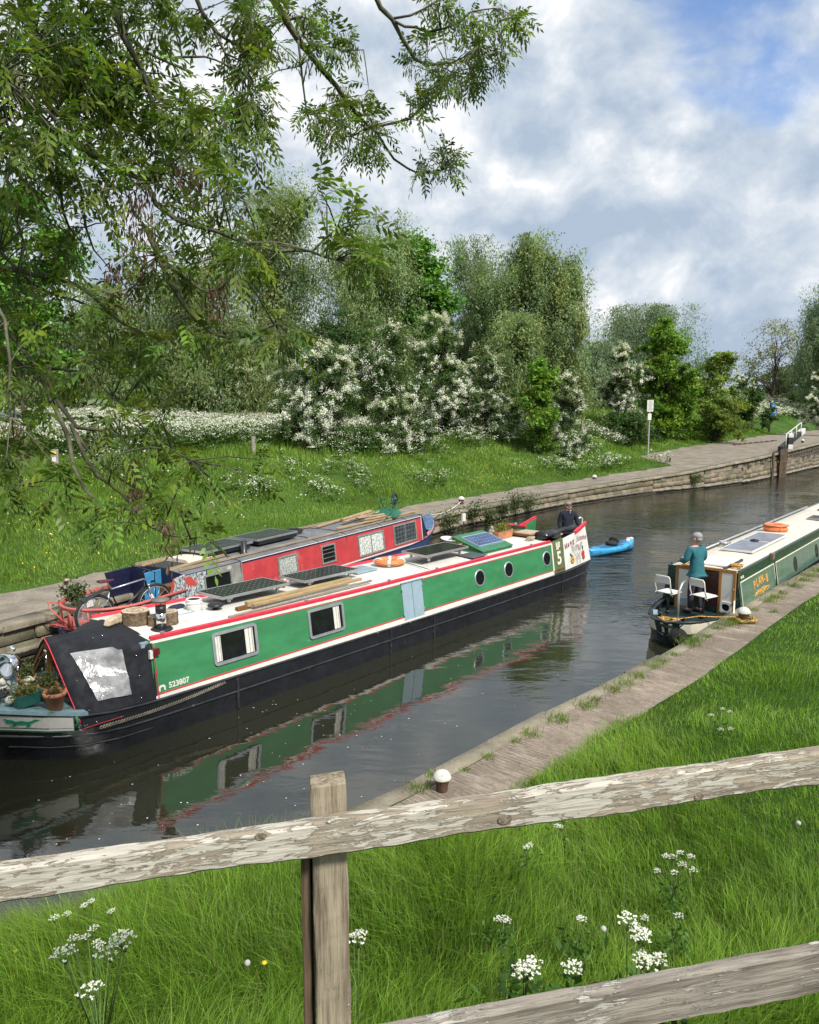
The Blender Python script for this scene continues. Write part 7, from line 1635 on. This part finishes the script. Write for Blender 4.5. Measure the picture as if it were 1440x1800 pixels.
# ------------------------------------------------------------------ ash tree reaching in from the left
def ash():
    rg = np.random.default_rng(77); root = thing('ash_tree', 'overhanging ash tree with feathery leaves and hanging brown seed bunches', 'tree', (-5.3, 2.7, .5)); off = V(-5.3, 2.7, .5)
    mb = MB(); LP = []; BQ = []  # limb sample points for hanging twigs
    def limb(pts, r0, r1, depth):
        """photo points with depth; smoothed, tapering"""
        n = len(pts); dd = depth if isinstance(depth, (list, tuple)) else (depth, depth); P = []
        for i, (px, py) in enumerate(pts): P.append(list(aty(px, py, dd[0] + (dd[1] - dd[0]) * i / (n - 1))) + [0])
        Q = catmull(P, .06)[:, :3] if n > 2 else np.array(P)[:, :3]
        Q = Q + rg.normal(0, .004, Q.shape); m = len(Q); rr = [r0 + (r1 - r0) * i / (m - 1) for i in range(m)]
        mb.tube([V(*q) - off for q in Q], rr, 7 if r0 > .015 else 5)
        for i in range(m): LP.append((*Q[i], rr[i]))
    def big(a, b, r0, r1, sag=.5):
        a, b = V(*a), V(*b); Q = catmull([[*(a.lerp(b, t) + V(0, 0, sag * 4 * t * (1 - t)) + V(*(rg.normal(size=3) * .10 * (0 < t < 1)))), 0] for t in (0, .25, .5, .75, 1)], .12)[:, :3]; BQ.extend(Q[len(Q) // 5:]); mb.tube([V(*q) - off for q in Q], [r0 + (r1 - r0) * i / (len(Q) - 1) for i in range(len(Q))], 9)
    mb.tube([(0, 0, -.4), (.02, 0, .4), (.05, .05, 2.5), (-.05, .1, 4.5), (.1, .15, 6.2), (.15, .2, 8.2), (.3, .3, 10)], [.36, .30, .26, .23, .19, .13, .07], 14)
    S_ = [(0, 135, .035, 3.6), (30, -20, .035, 4.2), (340, -15, .02, 4.6), (470, -20, .03, 5.0), (655, -15, .022, 5.2), (0, 300, .02, 3.8), (-10, 470, .028, 4.2), (-10, 600, .03, 4.0), (-10, 735, .012, 3.8), (-10, 560, .015, 3.4), (200, -15, .025, 4.0), (-10, 820, .014, 3.6), (-10, 40, .03, 3.2)]
    for k, (px, py, r, Y) in enumerate(S_):
        e = aty(px, py, Y); z = min(10., max(4.2, e.z + rg.uniform(-.2, .9))); big((-5.25 + .03 * z, 2.85, z), e, r * 2.3, r, .25)
    limb([(0, 135), (40, 175), (75, 215), (150, 262), (215, 300), (260, 318)], .034, .012, (3.6, 4.2)); limb([(30, -20), (58, 60), (72, 140), (80, 160), (95, 210)], .03, .012, (4.2, 4.1)); limb([(95, 10), (70, 75), (72, 140)], .02, .014, (4.3, 4.2)); limb([(72, 140), (110, 110), (165, 80), (190, 70)], .016, .007, 4.1)
    limb([(340, -15), (355, 22), (378, 55), (420, 80), (440, 95)], .014, .006, (4.6, 4.8)); limb([(378, 55), (395, 92), (430, 110)], .009, .005, 4.7)
    limb([(470, -20), (500, 32), (530, 78), (565, 118), (590, 148), (608, 172), (628, 200), (662, 232), (680, 238)], .026, .007, (5.0, 5.6)); limb([(608, 172), (612, 200), (618, 240)], .008, .004, 5.3); limb([(500, 32), (528, 30), (535, 60), (545, 78), (590, 82), (612, 92)], .010, .004, 5.1); limb([(524, 70), (527, 115), (533, 150), (540, 200)], .009, .005, (5.1, 5.0)); limb([(590, 82), (600, 90), (640, 85)], .006, .003, 5.1)
    limb([(640, 226), (668, 222), (695, 216), (720, 208), (745, 188), (770, 160), (800, 130)], .011, .004, (5.4, 5.6)); limb([(662, 232), (675, 255), (692, 280), (715, 296), (745, 304), (775, 300)], .010, .004, (5.5, 5.6))
    limb([(655, -15), (668, 14), (690, 34), (708, 68), (728, 102), (752, 112), (800, 108)], .018, .006, (5.2, 5.5)); limb([(690, 34), (720, 28), (760, 8), (790, -10)], .009, .005, 5.3); limb([(694, 38), (730, 50), (775, 52), (805, 40), (830, 20), (870, 15)], .010, .004, (5.3, 5.2))
    limb([(840, 80), (865, 50), (885, 35)], .005, .003, 5.3); limb([(800, 108), (835, 85), (855, 60)], .006, .003, 5.4)
    limb([(150, 262), (190, 325), (222, 327), (270, 320)], .012, .006, (4.2, 3.9)); limb([(260, 318), (275, 360), (310, 388), (365, 400), (430, 428), (490, 440), (548, 441), (575, 415), (592, 403)], .014, .006, (4.0, 3.7)); limb([(548, 441), (570, 452), (592, 456)], .007, .004, 3.65)
    limb([(255, 400), (276, 450), (300, 500), (330, 546), (372, 582), (402, 594), (440, 588), (482, 572)], .015, .006, (4.0, 3.7)); limb([(285, 455), (325, 492), (360, 514), (392, 505), (402, 490)], .010, .005, 3.9); limb([(310, 440), (335, 465), (370, 455)], .007, .004, 3.9)
    limb([(-10, 470), (60, 480), (110, 490), (165, 525), (212, 568), (250, 585)], .018, .006, (4.2, 4.3)); limb([(0, 440), (60, 500), (110, 520), (180, 545)], .012, .005, 4.4)
    limb([(-10, 600), (35, 640), (70, 670), (98, 715), (118, 772), (130, 822), (150, 858), (169, 878), (166, 905)], .021, .005, (4.0, 3.7)); limb([(85, 640), (90, 690), (110, 715), (137, 752), (190, 758), (215, 767), (262, 765), (300, 792), (335, 812)], .014, .004, (4.1, 3.8))
    limb([(125, 745), (145, 800), (170, 835), (215, 868), (238, 900), (262, 926), (298, 940), (335, 947)], .012, .004, (3.9, 3.6)); limb([(262, 926), (285, 918), (295, 905)], .005, .003, 3.65); limb([(90, 648), (140, 652), (178, 678), (215, 716)], .011, .004, (4.2, 4.0)); limb([(132, 760), (155, 790), (185, 820), (225, 850), (250, 840)], .009, .004, 3.9)
    limb([(-10, 735), (25, 745), (45, 748)], .008, .004, 3.8); limb([(-40, 480), (5, 560), (18, 640), (15, 700), (22, 735)], .009, .004, 3.4); limb([(0, 300), (10, 300), (30, 390), (42, 430)], .010, .004, 3.8); limb([(-10, 560), (30, 600), (60, 650)], .012, .008, 3.9)
    limb([(300, 100), (360, 100), (420, 120)], .008, .004, 4.5); limb([(200, -15), (215, 60), (250, 130), (270, 180), (262, 250)], .022, .007, (4.0, 4.2)); limb([(215, 60), (260, 90), (300, 110), (340, 130)], .012, .005, 4.3); limb([(250, 150), (310, 190), (380, 200), (440, 180)], .009, .004, 4.4)
    limb([(75, 215), (95, 260), (100, 310), (110, 370), (120, 400)], .014, .006, (3.9, 4.0)); limb([(110, 240), (140, 330), (150, 400), (165, 440)], .012, .005, 4.2); limb([(-10, 820), (20, 830), (45, 850)], .009, .004, 3.5)
    LPa = np.array(LP)
    # leaf clusters: photo centre, radius, depth, rosettes
    CL = [(60, 60, 95, 3.9, 24), (165, 40, 85, 4.1, 20), (60, 165, 95, 3.7, 24), (150, 130, 95, 4.1, 24), (230, 120, 70, 4.3, 16), (330, 40, 50, 4.7, 9), (245, 25, 60, 4.2, 13), (420, 25, 55, 4.8, 12), (250, 205, 90, 4.1, 22), (120, 260, 90, 3.9, 22), (40, 270, 80, 3.6, 17), (345, 185, 60, 4.4, 12), (425, 165, 55, 4.6, 12), (445, 110, 50, 4.8, 10), (305, 262, 70, 4.1, 15),
          (400, 260, 55, 4.2, 11), (225, 305, 60, 3.9, 12), (460, 70, 45, 4.9, 9), (455, 210, 35, 4.6, 7), (30, 380, 60, 4.3, 12), (65, 430, 65, 4.6, 13), (150, 415, 55, 4.1, 9), (270, 420, 65, 3.9, 15), (340, 370, 60, 4.0, 12), (425, 345, 55, 3.9, 10), (245, 470, 45, 3.9, 9), (310, 470, 55, 3.9, 10), (410, 440, 45, 3.8, 10), (455, 415, 40, 3.7, 9), (440, 480, 35, 3.7, 7),
          (600, 385, 48, 3.65, 11), (610, 455, 50, 3.6, 12), (585, 345, 32, 3.6, 5), (635, 440, 28, 3.6, 5), (90, 530, 85, 4.1, 18), (200, 520, 60, 4.2, 11), (205, 600, 65, 4.2, 12), (60, 615, 75, 3.8, 16), (300, 585, 50, 3.9, 8), (365, 570, 38, 3.8, 7), (395, 605, 30, 3.7, 6), (490, 570, 42, 3.7, 10), (505, 600, 25, 3.7, 5), (430, 610, 28, 3.7, 5), (25, 510, 60, 3.9, 11), (330, 545, 40, 3.9, 6),
          (170, 650, 60, 4.1, 11), (60, 700, 40, 3.8, 6), (235, 695, 62, 4.0, 12), (270, 640, 40, 4.0, 7), (200, 745, 60, 3.9, 11), (275, 735, 45, 3.9, 9), (230, 815, 55, 3.8, 10), (340, 815, 36, 3.8, 8), (372, 828, 25, 3.8, 5), (440, 818, 22, 3.9, 5), (386, 858, 13, 3.8, 3), (250, 868, 35, 3.7, 6), (300, 880, 30, 3.7, 6), (182, 912, 24, 3.7, 7), (335, 942, 24, 3.6, 5), (30, 800, 60, 3.4, 12), (65, 835, 60, 3.4, 10), (15, 860, 42, 3.3, 8), (20, 640, 40, 3.6, 7),
          (560, 75, 42, 5.1, 9), (520, 20, 40, 5.0, 7), (625, 78, 26, 5.1, 4), (545, 205, 24, 5.0, 5), (620, 165, 34, 5.3, 8), (605, 215, 42, 5.3, 10), (640, 248, 36, 5.4, 9), (662, 208, 26, 5.4, 5), (760, 15, 45, 5.3, 8), (850, 35, 55, 5.3, 12), (895, 35, 30, 5.3, 5), (750, 95, 34, 5.4, 7), (805, 110, 44, 5.4, 11), (862, 105, 30, 5.4, 6), (770, 150, 40, 5.5, 9), (738, 182, 30, 5.5, 5), (828, 140, 22, 5.4, 4), (785, 275, 28, 5.6, 6), (757, 296, 22, 5.6, 5), (790, 303, 16, 5.6, 3)]
    B = []; D = []; LL = []; keys = []
    for px, py, rad, Y, m in CL:
        for _ in range(max(2, int(round(m * (.42 if py > 490 else .54 if py > 320 else 1.1))))):
            a = rg.random() * 2 * PI; q = rad * rg.random() ** .8; Yd = Y + rg.normal(0, .2); tip = np.array(aty(px + q * math.cos(a), py + q * math.sin(a), max(3.3, Yd)))
            dd = np.linalg.norm(LPa[:, :3] - tip, axis=1); j = int(np.argmin(dd)); b = LPa[j, :3]; ax = tip - b; L = np.linalg.norm(ax)
            if L > .9: b = tip - ax / L * rg.uniform(.25, .45); ax = tip - b
            mid = (b + tip) / 2 + np.array([0, 0, .05 * L]); mb.tube([V(*b) - off, V(*mid) - off, V(*tip) - off], [.0045, .0035, .0025], 5)
            axn = ax / max(1e-6, np.linalg.norm(ax)); n = rg.integers(3, 7)
            for i in range(n):
                d = rg.normal(size=3) * .75 + axn * .6 + np.array([0, 0, .05]); d /= np.linalg.norm(d); B.append(tip); D.append(d); LL.append(rg.uniform(.10, .175) * (.85 if Y > 4.9 else 1))
            if rg.random() < .42: keys.append((tip, 0))
    for q in BQ:   # the leafy part of the tree outside the picture's left and top edge
        for _ in range(2):
            b = np.array(q); tip = b + rg.normal(size=3) * np.array([.35, .35, .40]); fw = tip[1] * math.cos(PITCH) - (tip[2] - CAM_H) * math.sin(PITCH); upc = tip[1] * math.sin(PITCH) + (tip[2] - CAM_H) * math.cos(PITCH)
            if fw > .2 and 720 + FPX * tip[0] / fw > -60 and 900 - FPX * upc / fw > -60: continue
            mb.tube([V(*b) - off, V(*((b + tip) / 2 + np.array([0, 0, .04]))) - off, V(*tip) - off], [.005, .004, .0025], 5)
            for i in range(6): d = rg.normal(size=3); d /= np.linalg.norm(d); B.append(tip); D.append(d); LL.append(rg.uniform(.12, .2))
    B, D, LL = np.array(B), np.array(D), np.array(LL); n = len(B)
    side = unit(np.cross(D, np.array([0, 0, 1.]) + rg.normal(size=(n, 3)) * .35)); nr = np.cross(side, D)
    vs = []; ts = []; col = np.where(rg.random((n, 1)) < .35, [.165, .270, .034], [.098, .155, .030]) * rg.uniform(.65, 1.35, (n, 1)); col[:, 0] *= rg.uniform(.75, 1.3, n)  # sunlit tone painted on a random third of the leaves
    def pt(t): return B + D * (LL * t)[:, None] + np.array([0, 0, -1.]) * (LL * .34 * t ** 2)[:, None]
    spec = [(t, s) for t in (.30, .48, .66, .84) for s in (-1, 1)] + [(1.0, 0)]
    for t, s in spec:
        p = pt(t); q = D * (.55 if s else 1) + side * s * .85 + np.array([0, 0, -.38]) + rg.normal(size=(n, 3)) * .16; q = unit(q); l = (LL * (.36 - .10 * abs(t - .6)))[:, None]; w = unit(np.cross(q, nr)) * l * .165
        mid = p + q * l * .45 + nr * l * .03; m2 = p + q * l * .72 - np.array([0, 0, .03]) * l; tip = p + q * l - np.array([0, 0, .10]) * l
        vs.append(np.stack([p, mid - w, mid + w, m2 - w * .72, m2 + w * .72, tip], 1)); ts.append(np.repeat(col * rg.uniform(.85, 1.15, (n, 1)), 6, 0))
    v = np.concatenate([x.reshape(-1, 3) for x in vs]); k = np.arange(len(v) // 6)[:, None] * 6
    f4 = np.concatenate([k + np.array([0, 1, 2, 2]), k + np.array([1, 3, 4, 2]), k + np.array([3, 5, 5, 4])])
    tri = np.concatenate([k + np.array([0, 1, 2]), k + np.array([1, 3, 4]), k + np.array([1, 4, 2]), k + np.array([3, 5, 4])])
    npmesh('foliage', v - np.array(off), tri, leafmat('ash_leaflet', (1, 1, 1), .42, .4), root, np.concatenate(ts))
    for i in range(n): mb.tube([V(*B[i]) - off, V(*(B[i] + D[i] * LL[i] * .5 + np.array([0, 0, -.085]) * LL[i])) - off, V(*(B[i] + D[i] * LL[i] + np.array([0, 0, -.34]) * LL[i])) - off], [.0013, .001, .0008], 3, 1, caps=False)
    mb.obj('trunk', [M_bark_g, M_stem], root)
    # winged seed bunches: green ones at many twig tips, a few dead brown ones
    def bunch(P, cnt, sp, ln, colr, name, matr):
        vs = []; tt = []
        for p, big_ in P:
            m = int(cnt * (1 + big_)); q = np.array(p) + np.stack([rg.normal(0, sp * (1 + big_ * .4), m), rg.normal(0, sp * (1 + big_ * .4), m), -np.abs(rg.normal(.035, .04 * (1 + big_), m))], 1); d = unit(np.array([0, 0, -1.]) + rg.normal(size=(m, 3)) * .22); w = unit(np.cross(d, rg.normal(size=(m, 3)))) * ln * .11
            l = ln * rg.uniform(.8, 1.2, (m, 1)); vs.append(np.stack([q, q + d * l * .6 - w, q + d * l * .6 + w, q + d * l], 1).reshape(-1, 3)); tt.append(np.repeat(np.array(colr) * rg.uniform(.6, 1.35, (m, 1)), 4, 0))
        v = np.concatenate(vs); k = np.arange(len(v) // 4)[:, None] * 4; npmesh(name, v - np.array(off), k + np.array([0, 1, 3, 2]), matr, root, np.concatenate(tt))
    bunch(keys, 26, .028, .042, (.085, .115, .028), 'seed_bunch', leafmat('green_key', (1, 1, 1), .35))
    br = [(aty(px, py, Y), b) for px, py, Y, b in ((237, 318, 3.85, 6), (238, 335, 3.85, 6), (318, 285, 4.0, 1.5), (346, 282, 4.0, 1.5), (388, 480, 3.9, 2), (208, 455, 3.9, 1.5), (27, 738, 3.8, 2), (232, 800, 3.85, 1.2), (292, 912, 3.65, 1.5), (236, 850, 3.75, 1), (445, 40, 4.9, 1.5), (370, 505, 3.9, .8))]
    bunch([(tuple(p), b) for p, b in br], 30, .018, .045, (.17, .105, .075), 'dead_seed_bunch', leafmat('brown_key', (1, 1, 1), .15))
ash()
